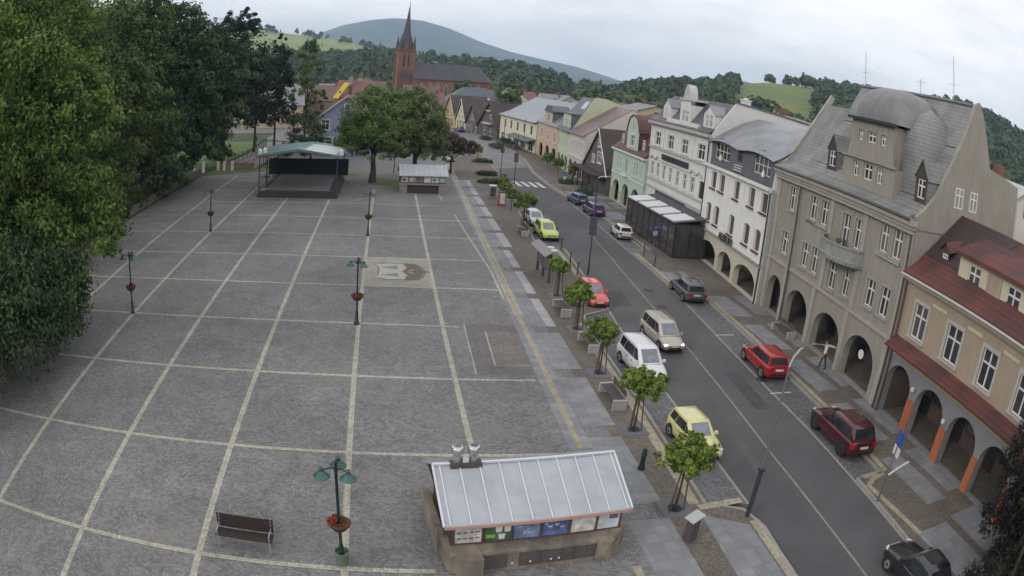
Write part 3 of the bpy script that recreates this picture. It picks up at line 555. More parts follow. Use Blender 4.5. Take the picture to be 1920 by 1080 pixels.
dz = B.facade([(-1 + s0, 7.75), (12.9 + s0, 7.75), (12.9 + s0, 9.3), (-1 + s0, 9.3)], [rect(11.1 + s0, 12.1 + s0, 7.95, 9.05), rect(7.75 + s0, 8.85 + s0, 7.95, 9.05), rect(4.4 + s0, 5.4 + s0, 7.95, 9.05)], tan_t, y=-.75, depth=.12, name='dormer')
for a in (11.1, 7.75, 4.4): B.win(a + s0, a + s0 + (1.1 if a == 7.75 else 1.0), 7.95, 9.05, st='X', y=-.75, rec=.06, parent=dz)
b = MB()
for a in (9.3, 6.0, 2.6): b.box(a + s0, a + 1.2 + s0, -.75, -.71, 7.9, 9.1)
B.part(b, 'dormer_panel', tan_w, parent=dz); b = MB(); b.box(12.89 + s0, 12.92 + s0, -2.8, -.75, 7.7, 9.3); B.part(b, 'dormer_side', tan_t, parent=dz)
b = MB(); b.box(-1 + s0, 13.1 + s0, -.85, -.45, 7.62, 7.76); B.part(b, 'dormer_sill', frame_w, parent=dz); b = MB(); b.prism([(-.45, 9.25), (-.45, 9.4), (-3.2, 10.25), (-3.2, 10.1)], -1 + s0, 13.1 + s0, axis=0); B.part(b, 'dormer_roof', tile_r, parent=dz)
d = B.facade([(14.2 + s0, 8.05), (14.95 + s0, 8.05), (14.95 + s0, 9.0), (14.57 + s0, 9.35), (14.2 + s0, 9.0)], [rect(14.33 + s0, 14.82 + s0, 8.2, 8.85)], dm_w, y=-1.1, depth=.08, name='small_dormer')
B.win(14.33 + s0, 14.82 + s0, 8.2, 8.85, st='S', y=-1.1, rec=.03, parent=d); b = MB(); b.face([(14.1 + s0, -1.0, 8.95), (14.57 + s0, -1, 9.4), (14.57 + s0, -2.8, 9.7), (14.1 + s0, -2.6, 9.3)]); b.face([(15.05 + s0, -1.0, 8.95), (14.57 + s0, -1, 9.4), (14.57 + s0, -2.8, 9.7), (15.05 + s0, -2.6, 9.3)]); B.part(b, 'dormer_roof', tile_r, parent=d)
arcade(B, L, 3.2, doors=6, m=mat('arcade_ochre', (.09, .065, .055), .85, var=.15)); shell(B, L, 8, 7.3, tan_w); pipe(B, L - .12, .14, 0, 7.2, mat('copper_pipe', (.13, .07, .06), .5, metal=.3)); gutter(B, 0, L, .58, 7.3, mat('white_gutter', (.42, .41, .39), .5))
b = MB(); b.box(L - .3, L - .04, -8, .02, 7.3, 7.35); chimney(B, 12.2, -3.6, 9.8, 11.6, brick_m)
for u, y_, z_, nm, lb in ((13.5 + s0, .12, 2.3, 'wall_lamp', 'small pale wall lamp on the first orange pillar from the grey building'), (10.35 + s0, .12, 2.05, 'wall_lamp', 'small pale wall lamp on the orange pillar behind the blue parking sign')):
    b = MB(); b.lathe([(.02, -.12), (.11, -.08), (.13, .08), (.02, .14)], (0, 0, 0), 10); o = b.obj(nm, frame_w, None, at(B, u, y_, z_), smooth=True); tag(o, lb, 'lamp')

# ---------- white house with dark red windows
wh_w = mat('white_plaster', (.69, .69, .67), .85, var=.07, scale=.8, streak=.1); cream_w = mat('cream_plaster', (.50, .47, .38), .85, var=.08, streak=.12); zinc = ribbed('zinc_roof', (.24, .25, .27), 0, .45, rough=.4, metal=.3, line=.4, duty=.12, c2=(.18, .19, .20)); slate_d = mat('dark_slate', (.115, .118, .132), .55, var=.25, scale=3); redwood = mat('red_brown_shutter', (.13, .055, .05), .6, var=.15)
B = Bld('white_arcade_house', (25.6, 41.35), (26.8, 54.9), 'white house with dark red windows, three low arches and curved zinc roof'); L = B.L
tw_ = [(11.0, 12.2), (9.1, 10.3), (5.9, 7.0), (2.9, 4.0), (.55, 1.7)]; H = [rect(a, c, 6.35, 7.75) for a, c in tw_]; lw = [(11.4, 12.5), (9.5, 10.6), (6.1, 7.2), (3.0, 4.1), (.95, 2.0)]; H2 = [arch(a, c, 3.5, 4.85, 5.05) for a, c in lw]
B.facade(rect(0, L, 2.6, 8.2), H + H2, wh_w, depth=.24); B.facade(rect(0, L, 0, 2.6), [arch(9.1, 13.1, .02, .95, 1.9), arch(5.5, 8.5, .02, 1.0, 1.95), arch(.7, 4.9, .02, 1.0, 2.0)], cream_w, depth=.5, name='arcade_wall', y=-.03)
for a, c in tw_: B.win(a, c, 6.35, 7.75, st='T', rec=.2, mt=redwood)
for a, c in lw: B.win(a, c, 3.5, 5.0, st='T', rec=.2, mt=redwood)
b = MB()
for (a, c), z in [(w, 6.35) for w in tw_] + [(w, 3.5) for w in lw]: b.box(a - .06, c + .06, .0, .14, z - .14, z - .01)
B.part(b, 'sill', redwood)
b = MB()
for u in (.25, 2.35, 5.0, 8.2, 10.75, 13.2): b.box(u - .14, u + .14, .002, .05, 2.8, 7.95)
B.part(b, 'pilaster', wh_w); b = MB(); b.box(0, L, .02, .14, 2.6, 2.78); B.part(b, 'string_course', mat('grey_band', (.25, .25, .235), .8)); b = MB(); b.box(-.02, L, .02, .22, 7.98, 8.1).box(-.02, L, .02, .38, 8.1, 8.28); B.part(b, 'cornice', wh_w)
mz = B.facade([(0, 8.25), (L, 8.25), (L, 10.3), (11.2, 10.75), (8.2, 10.3), (5.6, 10.4), (2.6, 10.75), (0, 10.1)], [arch(9.3, 12.6, 8.9, 9.8, 10.35), rect(6.6, 7.6, 9.2, 10.2), arch(1.2, 4.3, 8.9, 9.8, 10.4)], slate_d, depth=.2, y=-.25, name='attic_wall')
for a, c in ((9.3, 12.6), (1.2, 4.3)): B.win(a, c, 8.9, 10.3, st='G', y=-.25, rec=.1, parent=mz)
B.win(6.6, 7.6, 9.2, 10.2, st='T', y=-.25, rec=.1, parent=mz, mt=redwood)
b = MB()
for z in (8.5, 8.7, 8.9): b.box(6.4, 7.9, -.24, -.12, z, z + .06)
B.part(b, 'louvre', frame_w, parent=mz)
for u in (10.6, 1.9):
    b = MB(); b.lathe([(.14, 0), (.12, .3), (.03, .5), (0.01, .52)], (0, 0, 0), 8); o = b.obj('statue', wh_w, None, smooth=True); o.location = at(B, u, -.0, 8.55 + .3); tag(o, 'small white figure before the attic window of the white house nearest the ' + ('hotel' if u > 5 else 'grey building'), 'statue', 'white figures on the attic ledge')
# curved zinc roof
b = MB(); nn = 16; rr = []
for k in range(nn + 1):
    u = L * k / nn; wave = .28 * abs(math.sin(math.pi * (u / L * 2 + .02))) ; rr.append([(u, .2, 10.15 + wave), (u, -.6, 10.6 + wave * .9), (u, -1.8, 11.4 + wave * .5), (u, -3.2, 12.25 + wave * .15), (u, -4.6, 12.8), (u, -8.6, 12.2), (u, -9.6, 11.2)])
for a, c in zip(rr, rr[1:]):
    for q in range(6): b.face([a[q], c[q], c[q + 1], a[q + 1]])
B.part(b, 'roof', zinc, smooth=True, angle=50)
b = MB(); b.prism([(.0, 8.3), (-.2, 10.1), (-4.6, 12.75), (-9.5, 11.2), (-9.5, 0), (0, 0)], 0.0, .12, axis=0); b.prism([(-.2, 8.3), (-.2, 10.1), (-4.6, 12.75), (-9.5, 11.2), (-9.5, 8.3)], L - .12, L, axis=0); B.part(b, 'gable_wall', wh_w)
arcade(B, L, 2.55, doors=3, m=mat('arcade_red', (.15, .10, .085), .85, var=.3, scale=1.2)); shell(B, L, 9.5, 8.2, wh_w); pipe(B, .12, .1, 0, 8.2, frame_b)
text(B, 'ALBIUM', 7.15, .14, 2.72, .86, mat('dark_letters', (.05, .055, .07), .5), ext=.04)

# ---------- hotel: cream white, three floors, dormers with hoods
hz_w = mat('hotel_plaster', (.62, .62, .59), .85, var=.09, scale=1, streak=.12); hz_t = mat('hotel_trim', (.40, .38, .36), .8, var=.1); slate_p = mat('purple_slate', (.07, .062, .072), .55, var=.2, scale=3, c2=(.11, .10, .11)); black_s = mat('black_sign', (.03, .03, .036), .4, var=.15)
B = Bld('hotel_building', (27, 55), (27.2, 70.1), 'pale three-storey hotel with black sign plates and hooded dormers above the glass veranda'); L = B.L
w3 = [(12.2, 13.8), (8.6, 10.2), (4.95, 6.6), (1.0, 2.7)]; w2 = [(13.35, 14.25), (11.65, 12.55), (9.95, 10.85), (8.15, 9.05), (6.25, 7.2), (4.4, 5.35), (2.55, 3.5)]
H = [rect(a, c, 8.25, 9.65) for a, c in w3] + [rect(a, c, 5.0, 6.45) for a, c in w2] + [rect(.35, 1.5, 4.85, 6.4)]
B.facade(rect(0, L, 0, 10.6), H, hz_w, depth=.2)
for a, c in w3: B.win(a, c, 8.25, 9.65, st='X', trim=hz_w, rec=.1, trimw=.12)
for a, c in w2: B.win(a, c, 5.0, 6.45, st='T', trim=hz_w, rec=.1, trimw=.1)
B.win(.35, 1.5, 4.85, 6.4, st='T', rec=.1, mt=frame_b)
b = MB()
for z, d in ((4.55, .12), (7.9, .2), (3.75, .15)): b.box(0, L, .02, d, z, z + .16)
b.box(-.1, L + .1, .02, .28, 10.3, 10.45).box(-.15, L + .1, .02, .5, 10.45, 10.72)
B.part(b, 'cornice', hz_t)
b = MB()
for a in (13.4, 11.95, 1.2, 2.7): b.prism([(a - .25, 6.75), (a + .45, 7.15), (a + 1.15, 6.75), (a + 1.1, 6.68), (a + .45, 7.02), (a - .2, 6.68)], .0, .16, axis=1)
b.box(4.3, 11.4, .0, .1, 6.66, 6.76); B.part(b, 'window_pediment', hz_t)
b = MB()
for u in (.2, 3.85, 7.6, 11.3, 14.9): b.box(u - .17, u + .17, .002, .08, 8.1, 10.28)
B.part(b, 'pilaster', hz_w)
for a, c in ((8.0, 11.15), (4.3, 7.75)): b = MB(); b.box(a, c, .05, .15, 7.0, 7.55); B.part(b, 'sign_plate', black_s)
b = MB(); b.box(4.2, 11.8, .05, .2, 3.0, 3.68); B.part(b, 'fascia_sign', mat('dark_fascia', (.07, .06, .065), .5, var=.3, scale=3))
roofext(B, [(.35, 10.72), (-.4, 11.2), (-2.2, 13.6), (-10, 12.9)], .05, L, slate_p); chimney(B, 3.6, -5, 13, 14.3, hz_w, w=.9)
gw = [(0, 0), (0, 10.7), (-.4, 11.45), (-2.2, 13.9), (-10.2, 13.15), (-10.2, 0)]
b = MB(); b.prism(gw, -.1, .12, axis=0); B.part(b, 'gable_wall', mat('bare_white_wall', (.58, .57, .55), .9, var=.05)); b = MB(); b.prism([(-2.1, 13.88), (-2.1, 14.0), (-10.3, 13.3), (-10.3, 13.15)], -.2, .2, axis=0); B.part(b, 'coping', slate_d)
for u0, u1, zt, kind in ((10.9, 13.0, 12.9, 0), (5.9, 8.4, 13.4, 1), (.4, 2.7, 12.9, 0)):
    um = (u0 + u1) / 2; wa = (u0 + .45, um - .12); wb = (um + .12, u1 - .45); y = -.3
    out_ = [(u0, 10.9), (u1, 10.9), (u1, zt - .4)] + ([(um, zt + .35)] if not kind else []) + [(u0, zt - .4)]
    if kind: out_ = [(u0, 10.9), (u1, 10.9), (u1, zt), (u0, zt)]
    d = B.facade(out_, [rect(*wa, 11.3, 12.4), rect(*wb, 11.3, 12.4)], hz_w, y=y, depth=.1, name='dormer')
    for w in (wa, wb): B.win(*w, 11.3, 12.4, st='T', y=y, rec=.05, parent=d)
    b = MB(); b.face([(u0, y, 10.7), (u0, -3, 10.7), (u0, -3, zt - .4), (u0, y, zt - .4)]); b.face([(u1, y, 10.7), (u1, -3, 10.7), (u1, -3, zt - .4), (u1, y, zt - .4)]); B.part(b, 'dormer_side', hz_w, parent=d)
    b = MB()
    if kind:
        b.box(u0 - .15, u1 + .15, -2.4, y + .15, zt, zt + .2)
        b.prism([(um - .85, zt + .2), (um + .85, zt + .2), (um + .72, zt + .8), (um + .5, zt + 1.25), (um + .25, zt + 1.5), (um, zt + 1.58), (um - .25, zt + 1.5), (um - .5, zt + 1.25), (um - .72, zt + .8)], -1.15, y - .05, axis=1)
    else:
        for e in (u0 - .15, u1 + .15): b.face([(e, y + .12, zt - .45), (um, y + .12, zt + .42), (um, -3.2, zt + .42), (e, -3.2, zt - .45)])
    B.part(b, 'dormer_roof', zinc if not kind else mat('pale_hood', (.42, .43, .42), .6, var=.15), parent=d)
b = MB(); b.box(2.9, 10.7, -.1, .15, 10.72, 11.35); B.part(b, 'attic_parapet', hz_w)
shell(B, L, 10, 10.6, hz_w); pipe(B, .1, .15, 0, 10.4, frame_b)

# ---------- glass veranda in front of the hotel
vm = mat('veranda_frame', (.035, .035, .042), .45, var=.15, metal=.2); vg = glassmat('veranda_glass', (.055, .05, .05), .12)
B = Bld('glass_veranda', (23.8, 53.4), (23.5, 65.2), 'dark glass veranda with four white roof lights in front of the hotel', 'veranda'); L = B.L
dep = 3.2; b = MB(); b.box(0, L, -dep, 0, .04, .12); 
for k in range(9): u = L * k / 8; b.box(u - .08 * (k > 0), u + .08 * (k < 8), -.1, 0, .12, 2.85)
for y in (-dep, -dep * .5): b.box(0, .1, y, y + .12, .12, 2.9)
b.box(0, L, -.12, .02, 2.8, 2.95).box(0, L, -.06, .0, .8, .86).box(0, .1, -dep, -.1, 2.82, 2.95); B.part(b, 'frame', vm)
for k in range(8): u = L * k / 8; b = MB(); b.box(u + .08, u + L / 8 - .08, -.06, -.03, .12, 2.8); B.part(b, 'pane', vg)
b = MB(); b.box(.03, .06, -dep + .1, -.1, .12, 2.82); B.part(b, 'pane', vg)
zr = lambda y: 3.0 + (-y) * .14
b = MB(); b.prism([(.25, 2.97), (-dep - .1, 3.0 + (dep + .1) * .14), (-dep - .1, 3.1 + (dep + .1) * .14), (.25, 3.05)], -.15, L + .1, axis=0); rf = B.part(b, 'roof', mat('grey_felt_roof', (.075, .072, .085), .7, var=.2))
for k in range(4):
    u0 = .1 + k * 2.95; b = MB(); x0, x1, ya, yb = u0, u0 + 2.3, .2, -1.85
    b.box(x0, x1, yb, ya, 0, .09); 
    for i, v in enumerate(b.v): b.v[i] = (v[0], v[1], zr(v[1]) + .1 + v[2])
    B.part(b, 'roof_light', mat('translucent_white_panel', (.66, .68, .69), .35, var=.04), parent=rf)
for k in range(5):
    u = 1.0 + k * 2.7; b = MB(); b.box(u - .5, u + .5, -1.9, -1.2, .7, .76); b.tube([(u, -1.55, .12), (u, -1.55, .7)], .04, 6); B.part(b, 'table', dm_w)

# ---------- mint house with curved gable
mint = mat('mint_plaster', (.42, .51, .43), .85, var=.08, scale=1, streak=.12); mint_t = mat('pale_mint_trim', (.55, .64, .55), .8, var=.08); mint_y = mat('yellow_pillar_paint', (.42, .36, .20), .8, var=.1); brn = ribbed('red_brown_roof', (.125, .055, .05), 2, .22, rough=.65, c2=(.09, .045, .045), line=.3, duty=.2)
B = Bld('mint_gable_house', (27.0, 70.3), (27.15, 82.0), 'mint green house with curved gable dormer and steep red-brown roof'); L = B.L
ws = [(9.5, 10.1), (8.35, 8.95), (6.45, 7.05), (5.75, 6.35), (3.2, 3.8), (2.3, 2.9), (.8, 1.4)]
B.facade(rect(0, L, 0, 6.35), [rect(a, c, 4.0, 5.6) for a, c in ws] + [arch(8.4, 10.9, .02, 1.6, 2.65), arch(4.9, 7.3, .02, 1.6, 2.65), arch(1.4, 3.8, .02, 1.6, 2.65)], mint, depth=.4)
for a, c in ws: B.win(a, c, 4.0, 5.6, st='T', trim=mint_t, trimw=.1, rec=.12)
b = MB()
for a, c in ((10.9, 11.6), (7.3, 8.4), (3.8, 4.9), (0, 1.4)): b.box(a + .02, c - .02, .0, .05, .0, 1.5)
B.part(b, 'pillar_base', mint_y); b = MB(); b.box(-.05, L + .05, .02, .35, 6.2, 6.42).box(0, L, .02, .1, 3.4, 3.52).box(5.5, 7.3, .02, .4, 3.55, 3.75); B.part(b, 'cornice', mint_t)
roofext(B, [(.3, 6.4), (-.5, 7.0), (-1.3, 8.6), (-2.0, 10.0), (-4.5, 11.0), (-9, 10.6)], 0, L, brn)
d = B.facade([(3.4, 6.6), (7.5, 6.6), (7.5, 8.9), (7.3, 9.6), (6.7, 10.4), (5.7, 10.75), (4.4, 10.3), (3.8, 9.5), (3.4, 8.9)], [rect(4.7, 6.2, 7.2, 8.5), rect(5.1, 5.8, 9.1, 10.0)], mint, y=-.1, depth=.15, name='gable_dormer')
B.win(4.7, 6.2, 7.2, 8.5, st='X', y=-.1, trim=mint_t, parent=d, rec=.1); B.win(5.1, 5.8, 9.1, 10.0, st='T', y=-.1, parent=d, rec=.1)
gd = [(7.6, 8.9), (7.45, 9.65), (6.8, 10.5), (5.7, 10.9), (4.3, 10.45), (3.65, 9.6), (3.3, 8.9)]; b = MB()
for a, c in zip(gd, gd[1:]): b.face([(a[0], .02, a[1]), (c[0], .02, c[1]), (c[0], -4, c[1]), (a[0], -4, a[1])])
for e in (3.4, 7.5): b.face([(e, -.1, 6.6), (e, -3, 6.6), (e, -3, 9), (e, -.1, 9)])
B.part(b, 'dormer_roof', brn, parent=d, smooth=True); B.win(1.3, 2.0, 7.2, 8.3, st='T', y=-.15, rec=-.02); B.win(8.7, 9.4, 7.2, 8.3, st='T', y=-.15, rec=-.02)
b = MB(); b.prism([(0, 0), (0, 6.4), (-.6, 7.0), (-1.4, 8.6), (-2.1, 10.1), (-4.5, 11.1), (-9, 10.7), (-9, 0)], L, L + .12, axis=0); b.prism([(0, 6), (0, 6.4), (-.6, 7.0), (-1.4, 8.6), (-2.1, 10.1), (-4.5, 11.1), (-9, 10.7), (-9, 6)], -.1, .05, axis=0); B.part(b, 'gable_wall', mat('cream_side_wall', (.46, .43, .34), .9, var=.1))
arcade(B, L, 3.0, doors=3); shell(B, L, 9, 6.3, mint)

# ---------- dark timber gable house
wood_d = ribbed('dark_timber', (.095, .085, .083), 0, .22, rough=.8, line=.5, duty=.12, c2=(.13, .118, .11)); wood_r = ribbed('dark_shingles', (.062, .048, .048), 2, .25, rough=.8, line=.4, duty=.15)
B = Bld('timber_gable_house', (27.0, 82.4), (27.0, 94.3), 'dark timber gable house with pale windows beside the mint house'); L = B.L
B.facade([(.6, 0), (L, 0), (L, 2.6), (5.4, 8.0), (.6, 2.6)], [rect(3.9, 5.6, 3.6, 5.0), rect(7.0, 8.0, 3.4, 4.4), rect(4.6, 5.8, 5.7, 6.6), rect(1.0, 1.5, 3.0, 3.6)], wood_d, depth=.1)
for w in ((3.9, 5.6, 3.6, 5.0), (7.0, 8.0, 3.4, 4.4), (4.6, 5.8, 5.7, 6.6)): B.win(*w, st='X', rec=.05, trim=frame_w, trimw=.1)
b = MB(); b.face([(.45, .25, 2.35), (5.4, .25, 8.15), (5.4, -13, 8.35), (.45, -13, 2.5)]); b.face([(L + .2, .25, 2.4), (5.4, .25, 8.15), (5.4, -13, 8.35), (L + .2, -13, 2.5)]); B.part(b, 'roof', wood_r)
b = MB(); b.box(.6, .65, -13, 0, 0, 2.6); B.part(b, 'side_wall', wood_d); b = MB(); b.tube([(.42, .28, 2.3), (5.4, .28, 8.1), (L + .25, .28, 2.35)], .08, 5); B.part(b, 'verge_board', frame_w)
b = MB(); b.box(.6, L, .0, 1.9, 2.35, 2.5)
for k in range(5): b.box(1.0 + 2.4 * k, 1.25 + 2.4 * k, 1.6, 1.8, 0, 2.35)
B.part(b, 'porch', wood_r)
# ---------- pink-white house with long brown roof
B = Bld('pink_house', (27.0, 94.7), (27.0, 103.0), 'pink and white house with small arches, long brown roof and bare cream side wall'); L = B.L; pk = mat('pale_pink_plaster', (.52, .46, .46), .85, var=.08)
ws = [(.9 + 1.3 * k, 1.5 + 1.3 * k) for k in range(5)]
B.facade(rect(0, L, 0, 6.3), [rect(a, c, 3.9, 5.3) for a, c in ws] + [arch(.4 + 2.7 * k, 2.5 + 2.7 * k, .02, 1.3, 2.3) for k in range(3)], pk, depth=.3)
for a, c in ws: B.win(a, c, 3.9, 5.3, st='T', trim=frame_w, trimw=.1, rec=.1)
gp = [(0, 0), (0, 6.4), (-6.6, 10.8), (-8.6, 9.9), (-14, 7.5), (-14, 0)]
roofext(B, [(.4, 6.2), (-6.6, 10.8), (-14, 7.3)], 0, L, ribbed('brown_metal_roof', (.17, .12, .12), 0, .6, rough=.45, line=.3, c2=(.13, .085, .085))); b = MB(); b.prism(gp, -.15, .02, axis=0); B.part(b, 'side_wall', mat('cream_party_wall', (.50, .47, .42), .9, var=.06))
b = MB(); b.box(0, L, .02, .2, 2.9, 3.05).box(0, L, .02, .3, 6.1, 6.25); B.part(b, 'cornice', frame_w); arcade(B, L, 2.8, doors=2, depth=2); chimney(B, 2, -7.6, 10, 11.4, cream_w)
# ---------- pale green house, wide dormer, skylights
B = Bld('pale_green_house', (27.0, 103.2), (27.3, 111.6), 'pale green house with roof dormer, two skylights and a yellow-green side wall'); L = B.L; pg = mat('pale_green_plaster', (.46, .52, .36), .85, var=.08)
ws = [(1.0, 1.8), (3.2, 4.0), (5.4, 6.2), (7.0, 7.7)]
B.facade(rect(0, L, 0, 6.1), [rect(a, c, 3.6, 5.0) for a, c in ws] + [arch(.4 + 2.7 * k, 2.5 + 2.7 * k, .02, 1.3, 2.3) for k in range(3)], pg, depth=.3)
for a, c in ws: B.win(a, c, 3.6, 5.0, st='T', trim=frame_w, trimw=.1, rec=.1)
d = B.facade([(.6, 6.2), (6.2, 6.2), (6.2, 8.5), (5.9, 8.9), (.9, 8.9), (.6, 8.5)], [rect(2.8, 4.0, 6.9, 8.1), rect(1.2, 1.8, 6.9, 8.0), rect(5.0, 5.6, 6.9, 8.0)], pg, y=-.1, depth=.15, name='dormer')
for w in ((2.8, 4.0, 6.9, 8.1), (1.2, 1.8, 6.9, 8.0), (5.0, 5.6, 6.9, 8.0)): B.win(*w, st='T', y=-.1, rec=.1, parent=d, trim=frame_w, trimw=.08)
b = MB(); b.box(.4, 6.4, -3.5, .1, 8.85, 9.05); b.box(.6, .65, -3, -.1, 6.2, 8.9); B.part(b, 'dormer_roof', slate_d, parent=d)
rf = roofext(B, [(.4, 6.0), (-3.4, 11.6), (-9.5, 10.2), (-15, 6)], 0, L, slate_d); b = MB(); b.prism([(0, 0), (0, 6.3), (-3.4, 11.9), (-5, 11.9), (-9.6, 10.6), (-15, 6.3), (-15, 0)], -.2, .02, axis=0); B.part(b, 'side_wall', mat('yellow_green_wall', (.44, .47, .33), .9, var=.07))
for k in range(2): u = 1.4 + 1.3 * k; b = MB(); b.prism([(-2.1, 9.9), (-2.9, 11.1), (-2.95, 11.05), (-2.15, 9.8)], u, u + .7, axis=0); B.part(b, 'skylight', mat('skylight_glass', (.6, .62, .66), .2), parent=rf)
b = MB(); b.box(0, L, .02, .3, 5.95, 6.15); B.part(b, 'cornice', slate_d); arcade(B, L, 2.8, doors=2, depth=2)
# ---------- peach house
B = Bld('peach_house', (27.3, 111.8), (27.0, 126.3), 'peach coloured house with a central dormer between the pale green and cream houses'); L = B.L; pc = mat('peach_plaster', (.50, .37, .285), .85, var=.08)
ws = [(1.5, 2.8), (5.6, 6.9), (10.5, 11.8)]
B.facade(rect(0, L, 0, 6.2), [rect(a, c, 3.4, 5.1) for a, c in ws] + [arch(.6 + 4.6 * k, 3.4 + 4.6 * k, .02, 1.4, 2.5) for k in range(3)], pc, depth=.3)
for a, c in ws: B.win(a, c, 3.4, 5.1, st='X', trim=frame_w, trimw=.12, rec=.1)
d = B.facade([(5.0, 6.2), (10.2, 6.2), (10.2, 8.4), (5.0, 8.4)], [rect(6.8, 8.4, 6.7, 7.9)], pc, y=-.1, depth=.15, name='dormer'); B.win(6.8, 8.4, 6.7, 7.9, st='X', y=-.1, rec=.1, parent=d, trim=frame_w)
b = MB(); b.box(4.7, 10.5, -3.5, .2, 8.4, 8.6); b.prism([(4.7, 8.6), (10.5, 8.6), (9.2, 9.5), (6.0, 9.5)], -3, 0, axis=1); b.box(5.0, 5.05, -3, -.1, 6.2, 8.4); B.part(b, 'dormer_roof', slate_d, parent=d)
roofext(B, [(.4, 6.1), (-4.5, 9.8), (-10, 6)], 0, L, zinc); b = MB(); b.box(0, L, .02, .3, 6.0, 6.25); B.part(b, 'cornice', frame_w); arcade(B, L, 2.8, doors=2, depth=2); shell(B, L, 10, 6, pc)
# ---------- cream house, grey metal roof
B = Bld('cream_long_house', (26.9, 126.8), (23.9, 150.6), 'long cream house with five narrow windows and grey metal roof'); L = B.L; cr_ = mat('pale_cream_plaster', (.58, .56, .43), .85, var=.06)
ws = [(2.5 + 4.3 * k, 3.6 + 4.3 * k) for k in range(5)]
B.facade(rect(0, L, 0, 5.7), [rect(a, c, 3.2, 4.9) for a, c in ws] + [rect(1.5 + 4.6 * k, 4.3 + 4.6 * k, .05, 1.9) for k in range(5)], cr_, depth=.25)
for a, c in ws: B.win(a, c, 3.2, 4.9, st='T', rec=.1, mt=frame_b)
for k in range(5): B.win(1.5 + 4.6 * k, 4.3 + 4.6 * k, .05, 1.9, st='X', rec=.1)
b = MB(); b.prism([(.1, 2.45), (1.9, 2.0), (1.9, 2.1), (.1, 2.6)], 0, L * .55, axis=0); B.part(b, 'shop_canopy', slate_d)
roofext(B, [(.6, 5.6), (-2.0, 6.6), (-7.5, 9.9), (-14, 5.8)], 0, L, ribbed('grey_metal_roof', (.23, .245, .27), 0, .6, rough=.4, metal=.3, line=.3)); shell(B, L, 14, 5.6, cr_)
b = MB(); b.prism([(0, 5.6), (-7.5, 9.7), (-14, 5.6)], 0, .1, axis=0); b.prism([(0, 5.6), (-7.5, 9.7), (-14, 5.6)], L - .1, L, axis=0); B.part(b, 'gable_wall', cr_)
# ---------- row of gabled houses closing the street
def gabled(name, P0, P1, ze, za, m, label, roofm, wins=True, depth=10, slope=None, trimm=None):
    B = Bld(name, P0, P1, label); L = B.L; um = L / 2
    ws = [rect(um - .45, um + .45, za - 3.6, za - 2.4), rect(um - 1.6, um - .6, ze - .2, ze + 1.2), rect(um + .6, um + 1.6, ze - .2, ze + 1.2), rect(um - 2.6, um - 1.2, .2, 2.2), rect(um - .7, um + .7, .05, 2.3), rect(um + 1.2, um + 2.6, .2, 2.2)]
    B.facade([(0, 0), (L, 0), (L, ze), (um, za), (0, ze)], ws, m, depth=.15)
    for w in ws: B.win(w[0][0], w[1][0], w[0][1], w[2][1], st='T', rec=.08, trim=trimm)
    b = MB()
    for e in (-.25, L + .25): b.face([(e, .4, ze - .3), (um, .4, za + .1), (um, -depth, za + .1), (e, -depth, ze - .3)])
    B.part(b, 'roof', roofm); b = MB(); b.box(0, .05, -depth, -.01, 0, ze).box(L - .05, L, -depth, -.01, 0, ze); B.part(b, 'side_wall', m)
    b = MB(); b.box(0, L, .02, .12, 2.6, 2.75); b.tube([(-.2, .42, ze - .25), (um, .42, za + .1), (L + .2, .42, ze - .25)], .09, 5); B.part(b, 'verge_board', trimm or roofm); return B
shin = ribbed('brown_shingle_roof', (.085, .065, .065), 2, .3, rough=.8, line=.3, c2=(.065, .05, .05))
B = Bld('dark_barn_house', (23.5, 151.0), (20.7, 161.4), 'big dark timber house with huge sloping shingle roof and pale balcony rail'); L = B.L; um = L * .45
B.facade([(0, 0), (L, 0), (L, 2.4), (um, 7.7), (0, 2.4)], [rect(um - 1.2, um + .2, 4.2, 5.3), rect(2.5, 4.5, .3, 2.0), rect(6, 8, .3, 2.0)], wood_d, depth=.1)
B.win(um - 1.2, um + .2, 4.2, 5.3, st='X', rec=.05); B.win(2.5, 4.5, .3, 2.0, st='X', rec=.05); B.win(6, 8, .3, 2.0, st='X', rec=.05)
b = MB(); b.face([(-.4, .5, 1.9), (um, .5, 7.85), (um, -14, 7.95), (-.4, -14, 2.0)]); b.face([(L + .3, .5, 2.1), (um, .5, 7.85), (um, -14, 7.95), (L + .3, -14, 2.1)]); B.part(b, 'roof', wood_r)
b = MB(); b.box(um - 2.4, um + 2.2, .1, .9, 2.9, 3.3).box(um - 1.4, um + 1.2, .1, .6, 5.8, 6.1); B.part(b, 'balcony_rail', mat('pale_timber', (.40, .38, .33), .8)); b = MB(); b.box(0, .05, -14, 0, 0, 2.4); B.part(b, 'side_wall', wood_d)
gabled('grey_gable_house', (20.5, 161.8), (18.7, 168.8), 2.2, 6.6, mat('weathered_timber', (.19, .17, .165), .85, var=.15), 'weathered grey timber gable house between the dark barn and the yellow gable', shin)
gabled('yellow_gable_house', (18.5, 169.2), (16.8, 175.6), 2.6, 7.6, mat('lemon_plaster', (.58, .56, .27), .85, var=.08), 'lemon yellow gable house with white trim at the end of the street', shin, trimm=frame_w)
gabled('orange_gable_house', (16.6, 176.0), (14.2, 183.5), 2.8, 8.3, mat('orange_plaster', (.55, .33, .14), .85, var=.08), 'orange gable house with tall narrow gable at the end of the street', shin, trimm=tan_t)
